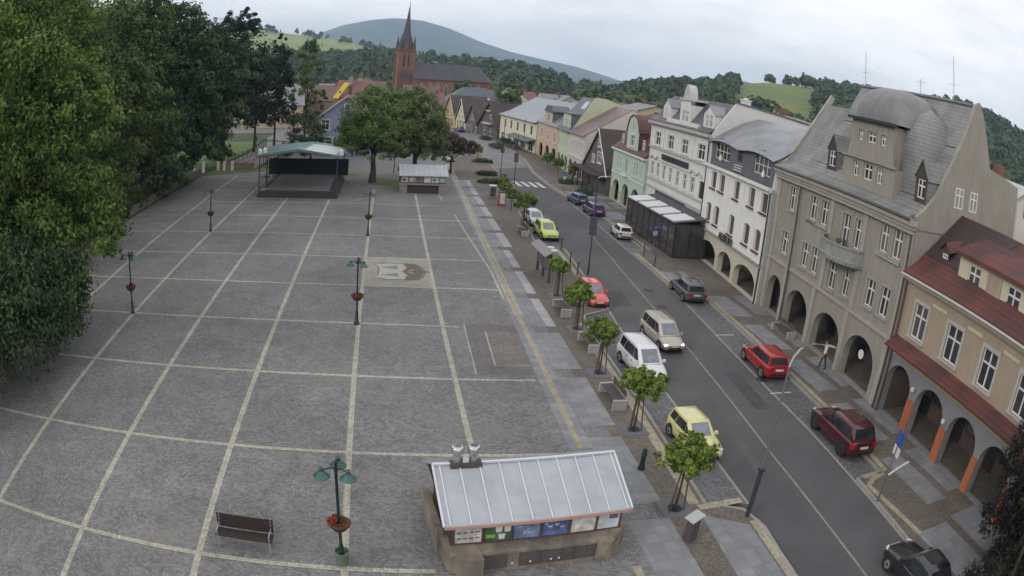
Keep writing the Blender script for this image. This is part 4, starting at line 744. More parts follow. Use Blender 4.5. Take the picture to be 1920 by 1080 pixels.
def boxhouse(name, x, y, w, d, h, rh, rz, wm, rm, label, z=0, group=None, nw=3, floors=2, hip=False, cat='house'):
    """free-standing house: walls, gable roof, windows on the two faces turned to the square"""
    r = empty(name, (x, y, z), rz, label, cat, group)
    b = MB(); b.box(-w / 2, w / 2, -d / 2, d / 2, -2, h); 
    if not hip: b.prism([(-d / 2, h), (0, h + rh), (d / 2, h)], -w / 2, w / 2, axis=0)
    b.obj('wall', wm, r)
    o = .35; b = MB(); ix = w * .3 if hip else -o; e = rh * o / (d / 2)
    for s_ in (-1, 1): b.face([(-w / 2 - o, s_ * (d / 2 + o), h - e + .06), (w / 2 + o, s_ * (d / 2 + o), h - e + .06), (w / 2 - ix, 0, h + rh + .08), (-w / 2 + ix, 0, h + rh + .08)])
    if hip:
        for s_ in (-1, 1): b.face([(s_ * (w / 2 + o), -d / 2 - o, h - e + .06), (s_ * (w / 2 + o), d / 2 + o, h - e + .06), (s_ * (w / 2 - ix), 0, h + rh + .08)])
    rf = b.obj('roof', rm, r); b = MB(); b.box(w * .15, w * .15 + .7, -.5, .3, h + rh * .4, h + rh + .9); b.obj('chimney', brick_m, rf)
    b = MB(); fh = (h - .3) / floors
    for q in range(floors):
        for k in range(nw):
            u = -w / 2 + w * (k + .5) / nw; b.box(u - .5, u + .5, -d / 2 - .05, -d / 2 + .02, q * fh + .9, q * fh + 2.2)
        for k in range(2):
            v = -d / 4 + d / 2 * k
            for s_ in (-1, 1): b.box(s_ * w / 2 - .05, s_ * w / 2 + .05, v - .5, v + .5, q * fh + .9, q * fh + 2.2)
    if not hip:
        for s_ in (-1, 1): b.box(s_ * w / 2 - .05, s_ * w / 2 + .05, -.5, .5, h + rh * .15, h + rh * .15 + 1.1)
    b.obj('window', pane_m, r, ); return r
blue_slate = ribbed('blue_grey_roof', (.10, .115, .14), 2, .4, rough=.6, line=.2, c2=(.08, .09, .11)); red_t = mat('faded_red_tiles', (.20, .09, .078), .78, var=.2, scale=2, c2=(.14, .075, .068)); brown_t = mat('brown_tiles', (.13, .085, .075), .8, var=.2, scale=2); grey_t = mat('grey_roof', (.19, .20, .21), .7, var=.15, scale=1)
offw = mat('offwhite_wall', (.55, .53, .47), .88, var=.08); beige = mat('beige_wall', (.42, .34, .25), .88, var=.1); brownw = mat('brown_wall', (.20, .14, .11), .88, var=.15); greyw = mat('grey_wall', (.33, .32, .31), .88, var=.1); yelw = mat('yellow_wall', (.55, .46, .22), .88, var=.08)
r = boxhouse('slate_hall', 25, 206, 21, 13, 5.2, 5.0, R(3), offw, blue_slate, 'large hall with blue-grey roof and five small skylights behind the gabled houses', hip=True, nw=6)
for u in (-7.5, -6.3, -4, 1.5, 2.8): b = MB(); b.box(u - .35, u + .35, -4.6, -4.0, 6.9, 7.4); b.obj('skylight', mat('skylight_glass', (.6, .62, .66), .2), r)
r = boxhouse('white_gable_house', 39.5, 233, 11, 12, 7.0, 4.2, R(82), offw, red_t, 'white house with pale red roof and small gable windows above the grey metal roof', nw=3)
boxhouse('pale_corner_house', 11.5, 196, 6, 8, 5.6, 2.6, R(8), offw, red_t, 'pale corner house with red roof half hidden by the linden trees', nw=3)
# ---------- blue house behind the stage
blue_w = mat('lavender_blue_plaster', (.27, .30, .44), .85, var=.07, streak=.08); B = Bld('blue_gable_house', (-1.8, 111.0), (-11.8, 110.7), 'lavender blue house with red roof and white corner pilaster behind the stage'); L = B.L
hs = [rect(7.6, 8.8, 4.0, 5.6), arch(7.0, 9.2, 1.5, 2.3, 2.8), arch(4.4, 5.3, 7.2, 7.6, 8.1), rect(1.4, 2.6, 4.0, 5.6), rect(4.4, 5.6, 4.0, 5.6)]
B.facade([(0, 0), (L, 0), (L, 5.6), (4.9, 9.3), (0, 5.6)], hs, blue_w, depth=.15)
for w in hs: B.win(min(p[0] for p in w), max(p[0] for p in w), min(p[1] for p in w), max(p[1] for p in w), st='X', trim=frame_w, trimw=.16, rec=.08)
b = MB(); b.box(L - .75, L - .02, .002, .1, 0, 5.5); B.part(b, 'corner_pilaster', mat('white_pilaster', (.55, .56, .5), .8))
b = MB()
for e in (-.5, L + .5): b.face([(e, .5, 5.3), (4.9, .5, 9.55), (4.9, -16, 9.55), (e, -16, 5.3)])
B.part(b, 'roof', red_t); b = MB(); b.tube([(-.5, .55, 5.3), (4.9, .55, 9.55), (L + .5, .55, 5.3)], .13, 5); B.part(b, 'verge_board', mat('pale_verge', (.5, .45, .42), .7)); shell(B, L, 16, 5.6, blue_w); chimney(B, 4.9, -9, 9, 10.8, brick_m)
# ---------- church
brick = mat('church_brick', (.165, .075, .052), .88, var=.16, scale=.35, c2=(.22, .11, .075), c2scale=.12); sl = mat('church_slate', (.055, .05, .058), .6, var=.2, scale=.3)
ch = empty('church', (4.6, 300, 0), R(14), 'brick church with tall pointed slate spire and clock tower', 'church')
b = MB(); b.box(-3.1, 3.1, -3.1, 3.1, -2, 24.3)
for sx_ in (-1, 1):
    for sy_ in (-1, 1): b.box(sx_ * 3.1 - .5, sx_ * 3.1 + .5, sy_ * 3.1 - .5, sy_ * 3.1 + .5, -2, 22)
b.box(-3.4, 3.4, -3.4, 3.4, 14.8, 15.3).box(-3.4, 3.4, -3.4, 3.4, 23.6, 24.3); tw = b.obj('tower', brick, ch)
b = MB()
for u in (-.95, .95): b.prism([(u - .45, 16.5), (u + .45, 16.5), (u + .45, 21), (u, 22.2), (u - .45, 21)], -3.16, -3.12, axis=1); b.prism([(u - .45, 16.5), (u + .45, 16.5), (u + .45, 21), (u, 22.2), (u - .45, 21)], 3.12, 3.16, axis=0)
b.obj('belfry_opening', frame_b, tw); b = MB(); b.box(-1.2, 1.2, -3.2, -3.11, 11.3, 13.7); ck = b.obj('clock', mat('clock_face', (.05, .055, .06), .6), tw)
b = MB(); b.lathe([(3.9, 24.3), (3.3, 26.5), (1.6, 32), (.9, 37), (.12, 44), (.12, 46)], (0, 0, 0), 8); b.obj('spire', sl, ch)
b = MB()
for sx_ in (-1, 1):
    for sy_ in (-1, 1): b.lathe([(.75, 24.3), (.7, 26), (.1, 30)], (sx_ * 2.9, sy_ * 2.9, 0), 6)
b.obj('pinnacle', sl, ch)
b = MB(); b.box(3.1, 34, -6, 6, -2, 11.6); b.prism([(-6, 11.6), (0, 18), (6, 11.6)], 33.6, 34, axis=0); b.lathe([(6, -2), (6, 11.6)], (34, 0, 0), 10)
for k in range(9): u = 5 + k * 3.6; b.box(u - .35, u + .35, -7, -6, -2, 9.5, top=(0, .4))
nv = b.obj('nave', brick, ch); b = MB(); b.face([(2.5, -6.6, 11.4), (34, -6.6, 11.4), (33, 0, 18.2), (3, 0, 18.6)]); b.face([(2.5, 6.6, 11.4), (34, 6.6, 11.4), (33, 0, 18.2), (3, 0, 18.6)]); b.lathe([(6.8, 11.4), (3.5, 14.8), (.05, 18.2)], (33.5, 0, 0), 12); b.obj('nave_roof', sl, ch)
b = MB()
for k in range(8): u = 6.8 + k * 3.6; b.prism([(u - .75, 2.5), (u + .75, 2.5), (u + .75, 7.8), (u, 9.4), (u - .75, 7.8)], -6.09, -6.03, axis=1)
b.obj('window', pane_m, nv); b = MB()
for k in range(8): u = 6.8 + k * 3.6; b.prism([(u - 1.15, 2.2), (u + 1.15, 2.2), (u + 1.15, 7.9), (u, 10), (u - 1.15, 7.9)], -6.03, -6.01, axis=1)
b.obj('window_surround', mat('sandstone', (.42, .31, .2), .85), nv)
# ---------- backyard roofs on the right, yellow panel roof and town houses
boxhouse('pale_roof_house', 36.5, 26.5, 6, 9, 11.2, 2.2, R(80), offw, mat('pale_sheet_roof', (.42, .42, .4), .6, var=.2, scale=3), 'pale roofed rear house half hidden behind the grey gable wall', nw=2)
boxhouse('patina_roof_house', 36.5, 13.5, 8, 12, 10.6, 1.8, R(84), greyw, mat('patina_metal', (.19, .235, .215), .5, var=.2), 'rear wing with grey-green metal roof above the red tiled roof', nw=2)
boxhouse('flat_roof_house', 42, 66, 9, 14, 12.6, 1.0, R(86), greyw, grey_t, 'flat grey rear block with rooftop glazing behind the hotel', hip=True, nw=4)
ye = empty('yellow_roof_house', (-9.5, 150, 0), R(-8), 'house with bright yellow roof panel above the blue house', 'house'); b = MB(); b.box(-2, 5, -3, 6, -1, 8); b.prism([(-3, 8), (1.5, 11.4), (6, 8)], -2, 5, axis=0); b.obj('wall', brownw, ye)
b = MB(); b.prism([(-2.3, 7.8), (.1, 11.2), (1.2, 11.0), (-1.1, 7.6)], -3.3, -3.1, axis=1); yp = b.obj('yellow_panel', mat('yellow_panel_paint', (.66, .55, .06), .6, var=.12, scale=3), ye)
b = MB(); b.box(-.9, -.5, -3.36, -3.31, 8.9, 9.3); b.obj('window', pane_m, yp); b = MB(); b.face([(-2.2, -3.3, 7.9), (5.2, -3.3, 7.9), (5.2, 1.5, 11.6), (-2.2, 1.5, 11.6)]); b.obj('roof', red_t, ye); b = MB(); b.box(.3, 1.2, -.5, .4, 10, 12.4); b.obj('chimney', mat('grey_chimney', (.2, .2, .21), .8), ye)
walls = [offw, beige, brownw, greyw, yelw, offw]; roofs = [grey_t, brown_t, red_t, grey_t, brown_t, blue_slate]
hl = [(-29, 168, 15, 11, 5.5, 3.6, 12, 1, 3, 'brown'), (-16, 176, 13, 10, 6.3, 3.6, -8, 2, 1, 'slate'), (-41, 190, 12, 9, 5, 3.4, 20, 0, 2, ''), (-27, 215, 14, 10, 5.2, 3.6, 5, 3, 0, ''), (-8, 222, 12, 12, 7.2, 4.2, 84, 1, 1, ''), (-11, 250, 6, 7, 8.6, 3, 84, 4, 2, ''), (-14, 262, 16, 9, 5, 3, -6, 0, 0, ''), (-36, 258, 11, 9, 5, 3.5, 30, 0, 3, ''), (-52, 240, 12, 10, 5, 3.4, -12, 1, 4, ''), (-22, 300, 18, 9, 6, 2.2, 4, 3, 0, ''), (-48, 305, 12, 9, 5, 3.4, 25, 5, 1, ''),
      (-8, 330, 12, 9, 6, 3.4, -15, 2, 1, ''), (-70, 290, 12, 9, 5, 3.2, 10, 0, 2, ''), (10, 240, 12, 9, 6, 3.5, 12, 2, 1, ''), (48, 262, 13, 10, 6, 3.4, 30, 0, 2, ''), (60, 250, 12, 9, 5, 3.4, 70, 4, 1, ''), (66, 285, 12, 9, 6, 3, 10, 0, 0, ''), (52, 205, 12, 10, 7, 3.2, 84, 3, 3, ''), (44, 150, 12, 18, 8, 2.4, 88, 0, 0, ''), (46, 122, 11, 16, 9, 2.6, 88, 1, 3, ''), (80, 262, 13, 9, 5, 3.3, 40, 0, 4, ''), (92, 300, 12, 9, 5, 3.3, -20, 3, 2, ''), (104, 275, 12, 9, 5, 3.3, 15, 0, 3, ''), (118, 240, 14, 9, 6, 3, 40, 4, 2, ''), (58, 170, 14, 10, 8, 2.4, 80, 1, 2, ''), (135, 262, 12, 9, 5, 3, 10, 0, 0, ''), (150, 215, 16, 10, 6, 3, 60, 0, 4, '')]
wn = {0: 'off-white', 1: 'beige', 2: 'brown', 3: 'grey', 4: 'yellow', 5: 'off-white'}; rn = ['grey', 'brown', 'faded red', 'grey', 'brown', 'slate']
near_ = [(-30, 'behind the park trees'), (0, 'between park and church'), (60, 'past the church nave'), (400, 'below the wooded hill')]
for k, (x, y, w, d, h, rh, rz, wi, ri, _) in enumerate(hl):
    ord_ = ['first', 'second', 'third', 'fourth', 'fifth', 'sixth', 'seventh', 'eighth', 'ninth', 'tenth']; place = next(t for lim, t in near_ if x < lim)
    same = [q for q in hl[:k] if next(t for lim, t in near_ if q[0] < lim) == place]
    boxhouse('town_house', x, y, w, d, h, rh, R(rz), walls[wi], roofs[ri], f'{wn[wi]} town house, {rn[ri]} roof, {place}, {ord_[len(same)]} nearest there', group='town houses in the valley')
# ================= CARS =================
tyre_m = mat('tyre_rubber', (.018, .018, .019), .85, var=.15); rim_m = mat('alloy_rim', (.42, .42, .43), .3, metal=.6, var=.1); rim_d = mat('dark_rim', (.06, .06, .065), .35, metal=.5); cg = glassmat('car_glass', (.02, .024, .028), .06, .7)
trimb = mat('black_plastic', (.02, .02, .021), .6, var=.1); lampw = mat('headlamp_glass', (.55, .56, .56), .12, var=.05, spec=.8); lampr = mat('tail_lamp_red', (.30, .012, .012), .2, var=.1); platem = mat('number_plate', (.55, .55, .52), .5, var=.1); lit = mat('lit_headlamp', (1, .93, .72), .3, var=0, emit=4)
ws_m = glassmat('windscreen_sky_glass', (.15, .165, .195), .12, .9)  # paler than the other car glass: reflected sky painted into the base colour
def paint(n, c, metal=.25, rough=.3):
    m = mat('car_paint_' + n, c, rough, metal=metal, var=.05, scale=1.5, spec=.5); b_ = m.node_tree.nodes['Principled BSDF']; b_.inputs['Coat Weight'].default_value = .8; b_.inputs['Coat Roughness'].default_value = .06; return m
def car(name, x, y, heading, L, W, H, pm, label, kind='hatch', rim=rim_m, lights=False, hood=None, z=ZR, cat='car', rails=False, sc=.88):
    """heading: direction of the front in degrees from +x. Lofted body, glasshouse, wheels."""
    r = empty(name, (x, y, z + .004), R(heading), label, cat); r.scale = (sc, sc, sc); h = L / 2; w = W / 2; zb = .22
    van = kind == 'van'; belt = H * (.60 if not van else .56)
    # body stations along x: (x, top z, half width, bottom z)
    if kind == 'hatch': st = [(-h, .62, .80, .42), (-h + .06, belt - .02, .90, .30), (-h * .85, belt + .03, .97, zb), (-h * .45, belt + .02, 1, zb), (0, belt, 1, zb), (h * .38, belt - .02, 1, zb), (h * .55, belt - .05, .99, zb), (h * .78, belt - .14, .95, zb), (h * .93, belt - .25, .86, zb + .02), (h, .56, .72, .32)]
    elif kind == 'sedan': st = [(-h, .60, .78, .42), (-h + .07, belt, .88, .30), (-h * .8, belt + .06, .95, zb), (-h * .5, belt + .05, 1, zb), (0, belt, 1, zb), (h * .35, belt - .02, 1, zb), (h * .55, belt - .06, .98, zb), (h * .78, belt - .14, .94, zb), (h * .93, belt - .24, .85, zb + .02), (h, .54, .70, .32)]
    elif kind == 'suv': st = [(-h, .72, .80, .45), (-h + .06, belt - .05, .90, .34), (-h * .85, belt + .03, .97, .27), (-h * .45, belt + .02, 1, .27), (0, belt, 1, .27), (h * .38, belt - .02, 1, .27), (h * .58, belt - .04, .99, .27), (h * .8, belt - .10, .96, .27), (h * .94, belt - .22, .88, .3), (h, .64, .74, .36)]
    else: st = [(-h, .70, .84, .42), (-h + .05, belt, .93, .30), (-h * .85, belt + .03, .98, zb), (-h * .45, belt + .02, 1, zb), (0, belt, 1, zb), (h * .45, belt - .03, 1, zb), (h * .62, belt - .08, .99, zb), (h * .8, belt - .20, .95, zb), (h * .93, belt - .36, .87, zb + .02), (h, .58, .72, .32)]
    b = MB(); secs = []
    for (sx_, zt, wf, z0) in st:
        ww = w * wf; zm = z0 + (zt - z0) * .5
        half = [(0, z0), (ww * .86, z0), (ww * .985, z0 + .10), (ww, zm), (ww * .985, zt - .12), (ww * .93, zt - .03), (ww * .80, zt + .012), (0, zt + .035)]
        secs.append([(sx_, a, c) for a, c in half] + [(sx_, -a, c) for a, c in reversed(half[1:-1])])
    n = len(secs[0])
    for s_ in secs: b.v += s_
    for k in range(len(secs) - 1):
        for j in range(n): b.f.append((k * n + j, k * n + (j + 1) % n, (k + 1) * n + (j + 1) % n, (k + 1) * n + j)); b.m.append(0)
    b.f.append(tuple(range(n))); b.f.append(tuple((len(secs) - 1) * n + j for j in range(n))); b.m += [0, 0]
    # glasshouse
    tz = H; dr = {'hatch': (-.93, -.80, .02, .42), 'sedan': (-.72, -.42, .05, .40), 'suv': (-.93, -.76, .04, .42), 'van': (-.95, -.86, .22, .60)}[kind]
    xb0, xr0, xr1, xb1 = [q * h for q in dr]; zb0 = belt - .03; wb, wr = w * .93, w * .76
    def gh(x_, z_, hw): return (x_, hw, z_), (x_, -hw, z_)
    P = {}
    base = [(xb0, wb * .93), (xb0 * .55, wb), (xb1 * .3, wb), (xb1 - .12, wb * .97), (xb1, wb * .72)]; top = [(xr0, wr * .94), (xr0 * .5, wr), (xr1 * .3, wr), (xr1 - .08, wr * .97), (xr1, wr * .80)]
    i0 = len(b.v); rowsn = []
    for (pts, z_) in ((base, zb0), ([(a[0] * .12 + c[0] * .88, a[1] * .12 + c[1] * .88) for a, c in zip(base, top)], tz - .09), ([(c[0] * .96, c[1] * .93) for c in top], tz - .02), ([(c[0] * .7, c[1] * .55) for c in top], tz)):
        rowsn.append([(px, py, z_) for px, py in pts] + [(px, -py, z_) for px, py in reversed(pts)])
    m = len(rowsn[0])
    for row in rowsn: b.v += row
    for k in range(3):
        for j in range(m): b.f.append((i0 + k * m + j, i0 + k * m + (j + 1) % m, i0 + (k + 1) * m + (j + 1) % m, i0 + (k + 1) * m + j)); b.m.append(0)
    b.f.append(tuple(i0 + 3 * m + j for j in range(m))); b.m.append(0)
    body = b.obj('body', pm, r, smooth=True, angle=52)
    # glass panels a few mm proud of the glasshouse
    R0, R1 = rowsn[0], rowsn[1]
    def panel(a, bq, c, d, nm, e=.012, ins=(.1, .12, .1, .06)):
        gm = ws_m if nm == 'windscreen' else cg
        a, bq, c, d = map(Vector, (a, bq, c, d)); l, bt_, rr_, tp = ins     # a,b bottom; d,c top
        def bl(s_, t_): return (a * (1 - s_) + bq * s_) * (1 - t_) + (d * (1 - s_) + c * s_) * t_
        q = [bl(l, bt_), bl(1 - rr_, bt_), bl(1 - rr_ * .9, 1 - tp), bl(l * .9, 1 - tp)]; nn = (q[1] - q[0]).cross(q[3] - q[0]).normalized(); cen = (a + bq + c + d) / 4
        if nn.dot(cen - Vector((cen.x * .5, 0, H * .4))) < 0: nn = -nn
        g = MB(); o1 = [p + nn * e for p in q]; o0 = [p - nn * .01 for p in q]; g.face(o1)
        for k in range(4): g.face([o0[k], o0[(k + 1) % 4], o1[(k + 1) % 4], o1[k]])
        return g.obj(nm, gm, r)
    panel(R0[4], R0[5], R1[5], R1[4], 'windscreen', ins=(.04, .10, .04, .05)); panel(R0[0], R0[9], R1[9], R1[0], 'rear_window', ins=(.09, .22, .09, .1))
    for s_ in (0, 1):
        I = (lambda j: j) if s_ == 0 else (lambda j: 9 - j)
        panel(R0[I(0)], R0[I(1)], R1[I(1)], R1[I(0)], 'side_window', ins=(.2, .16, .04, .08)); panel(R0[I(1)], R0[I(2)], R1[I(2)], R1[I(1)], 'side_window', ins=(.03, .14, .03, .08)); panel(R0[I(2)], R0[I(3)], R1[I(3)], R1[I(2)], 'side_window', ins=(.04, .14, .05, .08))
    # wheels, arches
    wr_ = .31 if kind != 'suv' else .36; wx = h * .62
    for sx_ in (-1, 1):
        for sy_ in (-1, 1):
            X0 = sx_ * wx + (.03 if sx_ > 0 else -.02); Y0 = sy_ * (w - .10)
            a = MB(); a.tube([(X0, sy_ * (w - .3), wr_ + .03), (X0, sy_ * (w + .004), wr_ + .03)], wr_ + .065, 20); a.obj('wheel_arch', trimb, body)
            t = MB(); t.tube([(X0, Y0 - .11, wr_), (X0, Y0 - .10, wr_), (X0, Y0 + .10, wr_), (X0, Y0 + .11, wr_)], [wr_ - .03, wr_, wr_, wr_ - .03], 20)
            ty = t.obj('wheel', tyre_m, r, smooth=True); q = MB(); yy = sy_ * (w + .014); q.tube([(X0, yy - sy_ * .03, wr_), (X0, yy, wr_)], [wr_ * .66, wr_ * .6], 14); q.obj('rim', rim, ty)
            q = MB()
            q.prism([(X0 + math.cos(math.pi * k / 5) * (.17 if k % 2 else .05), wr_ + math.sin(math.pi * k / 5) * (.17 if k % 2 else .05)) for k in range(10)], yy - .004, yy + .004, axis=1)
            q.obj('rim_star', trimb, ty)
    zf = st[-2][1]
    for sy_ in (-1, 1):
        q = MB(); q.v = []; x1 = h * .955; q.prism([(x1 - .24, sy_ * w * .86), (x1 - .02, sy_ * w * .80), (x1 + .03, sy_ * w * .58), (x1 - .06, sy_ * w * .60)], zf - .09, zf + .04); q.obj('headlight', lit if lights else lampw, r)
        q = MB(); q.prism([(-h - .012, sy_ * w * .62), (-h - .006, sy_ * w * .80), (-h + .05, sy_ * w * .905), (-h + .16, sy_ * w * .93), (-h + .16, sy_ * w * .6)], belt - .28, belt - .06); q.obj('tail_light', lampr, r)
        q = MB(); q.box(xb1 - .30, xb1 - .12, sy_ * (w + .02) - .09, sy_ * (w + .02) + .09, belt + .02, belt + .15, top=(.02, .02)); q.obj('wing_mirror', pm if kind != 'suv' else trimb, r, smooth=True)
    q = MB(); q.box(h * .93, h + .012, -w * .42, w * .42, zf - .22, zf - .10).box(h - .1, h + .014, -w * .55, w * .55, .30, .42).box(-h - .008, -h + .1, -w * .72, w * .72, .40, .50); q.obj('bumper_grille', trimb, r)
    q = MB(); q.box(h - .02, h + .02, -.26, .26, .47, .57).box(-h - .02, -h + .02, -.26, .26, .68, .79); q.obj('number_plate', platem, r)
    q = MB()
    for sy_ in (-1, 1):
        q.box(-h * .2, -h * .2 + .14, sy_ * w * .995 - .02, sy_ * w * .995 + .02, belt - .14, belt - .11).box(h * .12, h * .12 + .14, sy_ * w * .995 - .02, sy_ * w * .995 + .02, belt - .14, belt - .11)
    q.obj('door_handle', trimb, r)
    if rails:
        q = MB()
        for sy_ in (-1, 1): q.tube([(xr0 * .9, sy_ * wr * .88, H + .0), (xr0 * .8, sy_ * wr * .88, H + .06), (xr1 * .6, sy_ * wr * .88, H + .06), (xr1 * .8, sy_ * wr * .88, H - .01)], .02, 5)
        q.obj('roof_rail', rim_m, r)
    return r
car('parked_car', 17.0, 10.9, 88, 4.5, 1.8, 1.5, paint('black', (.02, .021, .026)), 'black car by the kerb beside the dark corner tree', 'sedan', rim=rim_m, sc=0.92)
car('parked_suv', 20.0, 21.8, 87, 4.5, 1.84, 1.66, paint('dark_red', (.07, .008, .014)), 'dark red sport utility car parked before the orange pillars', 'suv', rim=rim_d, sc=0.94)
car('parked_car', 20.2, 30.4, 86, 4.2, 1.66, 1.48, paint('red', (.36, .016, .02)), 'bright red estate car with silver wheels before the grey arcade', 'hatch', sc=0.93)
car('parked_car', 20.85, 43.2, 85.5, 4.6, 1.78, 1.46, paint('grey', (.085, .09, .10)), 'dark grey estate car parked before the white arcade house', 'hatch', rails=True, sc=0.91)
car('parked_car', 21.63, 60.7, 87.5, 3.9, 1.66, 1.5, paint('white', (.58, .57, .53), .05), 'small white car parked beside the glass veranda', 'hatch', sc=0.85)
car('parked_car', 21.85, 70.8, 92, 4.1, 1.72, 1.5, paint('purple', (.10, .07, .19)), 'purple hatchback parked beyond the glass veranda', 'hatch', sc=0.92)
car('parked_car', 21.7, 77.0, 96, 4.2, 1.72, 1.45, paint('blue', (.05, .085, .19)), 'blue hatchback parked in front of the purple one', 'hatch', sc=0.87)
car('moving_car', 15.45, 34.35, -87, 4.5, 1.78, 1.7, paint('champagne', (.40, .37, .31)), 'champagne silver compact van driving nearer with lit headlights', 'van', lights=True, rails=True, sc=0.82)
car('parked_van', 12.85, 30.45, -86, 4.4, 1.74, 1.72, paint('white_van', (.62, .63, .65), .05), 'white minivan parked behind a round globe tree', 'van', sc=0.85)
car('parked_car', 12.5, 22.65, -86, 3.85, 1.66, 1.5, paint('pale_yellow', (.58, .56, .26), .05), 'pale yellow small hatchback beside the nearest globe trees', 'hatch', sc=0.83)
car('parked_car', 13.3, 41.3, -87, 3.7, 1.62, 1.5, paint('light_red', (.55, .045, .04), .05), 'light red small car parked beside the tall mast', 'hatch', sc=0.85)
car('parked_car', 14.1, 58.8, -87.5, 4.2, 1.76, 1.6, paint('lime', (.42, .53, .09), .05), 'lime green crossover parked in front of the silver car', 'suv', sc=0.87)
car('parked_car', 14.2, 64.3, -88, 4.3, 1.72, 1.45, paint('silver', (.42, .43, .44)), 'silver car half hidden behind the lime green crossover', 'hatch', sc=0.85)
car('moving_car', 17.0, 167.0, 105, 4.2, 1.7, 1.42, paint('navy', (.03, .045, .14)), 'navy blue car far up the street before the gabled houses', 'sedan')
car('parked_van', 9.7, 108.0, -80, 4.2, 1.7, 1.6, paint('white_far', (.6, .6, .58), .05), 'white vehicle standing behind the copper-leaved tree', 'van', z=0, sc=.75)
car('parked_car', -24.5, 171, 10, 4.1, 1.7, 1.4, paint('pale_silver', (.5, .5, .5)), 'pale car on the side street beyond the park', 'hatch', z=0)

# ================= TREES =================
def crown(name, blobs, n, size, m, parent=None, seed=1, clump=.28, flat=.0, loc=None, clumps=None, fill=.35, droop=0.):
    g = np.random.default_rng(seed); bl = np.array(blobs, float); area = (bl[:, 3] * bl[:, 4] * bl[:, 5]) ** (2 / 3); pr_ = area / area.sum()
    nc = clumps or max(12, n // 45); bi = g.choice(len(bl), nc, p=pr_); d = g.normal(size=(nc, 3)); d /= np.linalg.norm(d, axis=1)[:, None]; d[:, 2] = np.where(d[:, 2] < -.55, -d[:, 2], d[:, 2])
    rad = np.where(g.random(nc) < fill, g.uniform(.35, .8, nc), g.uniform(.8, 1.04, nc)); cc = bl[bi, :3] + d * bl[bi, 3:] * rad[:, None]; cr_ = bl[bi, 3:].mean(1) * clump * g.uniform(.6, 1.3, nc); cv = g.normal(0, .22, nc)
    k = g.integers(0, nc, n); o = g.normal(size=(n, 3)) ; o /= np.linalg.norm(o, axis=1)[:, None]; o *= (g.random(n) ** .45)[:, None]; o[:, 2] *= .75
    p = cc[k] + o * cr_[k][:, None]; cen = bl[bi[k], :3]; nr = o + .5 * (p - cen) / (bl[bi[k], 3:]) + g.normal(0, .45, (n, 3)); nr[:, 2] += .35; nr /= np.linalg.norm(nr, axis=1)[:, None]
    p[:, 2] -= droop * (o[:, 0] ** 2 + o[:, 1] ** 2) * cr_[k]
    a = np.cross(nr, g.normal(size=(n, 3))); a /= np.linalg.norm(a, axis=1)[:, None]; b_ = np.cross(nr, a); s = size * g.uniform(.6, 1.35, n)[:, None]
    v = np.stack([p - a * s, p - b_ * s * .55, p + a * s, p + b_ * s * .55], 1).reshape(-1, 3)
    me = bpy.data.meshes.new(name); me.vertices.add(4 * n); me.vertices.foreach_set('co', v.ravel().astype(np.float32)); me.loops.add(4 * n); me.loops.foreach_set('vertex_index', np.arange(4 * n, dtype=np.int32)); me.polygons.add(n)
    me.polygons.foreach_set('loop_start', np.arange(0, 4 * n, 4, dtype=np.int32)); me.materials.append(m)
    at_ = me.attributes.new('lv', 'FLOAT', 'FACE'); at_.data.foreach_set('value', np.clip(.42 + cv[k] + g.normal(0, .16, n) + .25 * o[:, 2], 0, 1).astype(np.float32)); me.update(calc_edges=True)  # random leaf tone, plus top light painted in: upper leaves of a clump paler
    return link(name, me, parent, loc)
bark = mat('bark', (.075, .06, .045), .9, var=.3, scale=4, bump=.6, bscale=12); bark_d = mat('dark_bark', (.04, .034, .028), .9, var=.3, scale=4, bump=.5, bscale=12)
def trunk(parent, pts, r0, r1, limbs=(), m=None):
    b = MB(); n = len(pts); b.tube(pts, [r0 * 1.25] + [r0 + (r1 - r0) * k / (n - 1) for k in range(1, n)], 9)
    for a, c, ra in limbs: mid = (Vector(a) + Vector(c)) / 2 + Vector((0, 0, .1 * (Vector(c) - Vector(a)).length)); b.tube([a, mid, c], [ra, ra * .65, ra * .25], 6)
    return b.obj('trunk', m or bark, parent, smooth=True, angle=60)
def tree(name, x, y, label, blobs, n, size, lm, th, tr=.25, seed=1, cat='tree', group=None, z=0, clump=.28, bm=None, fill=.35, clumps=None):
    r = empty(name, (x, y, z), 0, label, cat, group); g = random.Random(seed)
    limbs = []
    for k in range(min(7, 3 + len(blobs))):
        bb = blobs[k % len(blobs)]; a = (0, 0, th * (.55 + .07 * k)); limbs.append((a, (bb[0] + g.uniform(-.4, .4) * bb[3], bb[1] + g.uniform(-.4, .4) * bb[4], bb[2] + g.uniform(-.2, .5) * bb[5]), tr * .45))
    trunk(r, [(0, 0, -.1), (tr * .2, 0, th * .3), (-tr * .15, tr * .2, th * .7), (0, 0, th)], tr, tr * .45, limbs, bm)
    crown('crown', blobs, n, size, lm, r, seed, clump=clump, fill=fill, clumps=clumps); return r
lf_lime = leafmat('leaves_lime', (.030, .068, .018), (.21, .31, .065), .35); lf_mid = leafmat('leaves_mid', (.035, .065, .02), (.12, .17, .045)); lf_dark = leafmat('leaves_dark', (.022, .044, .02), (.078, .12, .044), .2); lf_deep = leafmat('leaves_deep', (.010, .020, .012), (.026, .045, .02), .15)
lf_linden = leafmat('leaves_linden', (.055, .10, .03), (.22, .30, .085)); lf_linden2 = leafmat('leaves_olive', (.05, .08, .03), (.19, .235, .09)); lf_copper = leafmat('leaves_copper', (.05, .036, .03), (.13, .09, .07), .2); lf_globe = leafmat('leaves_globe', (.05, .095, .02), (.26, .34, .06), .3)
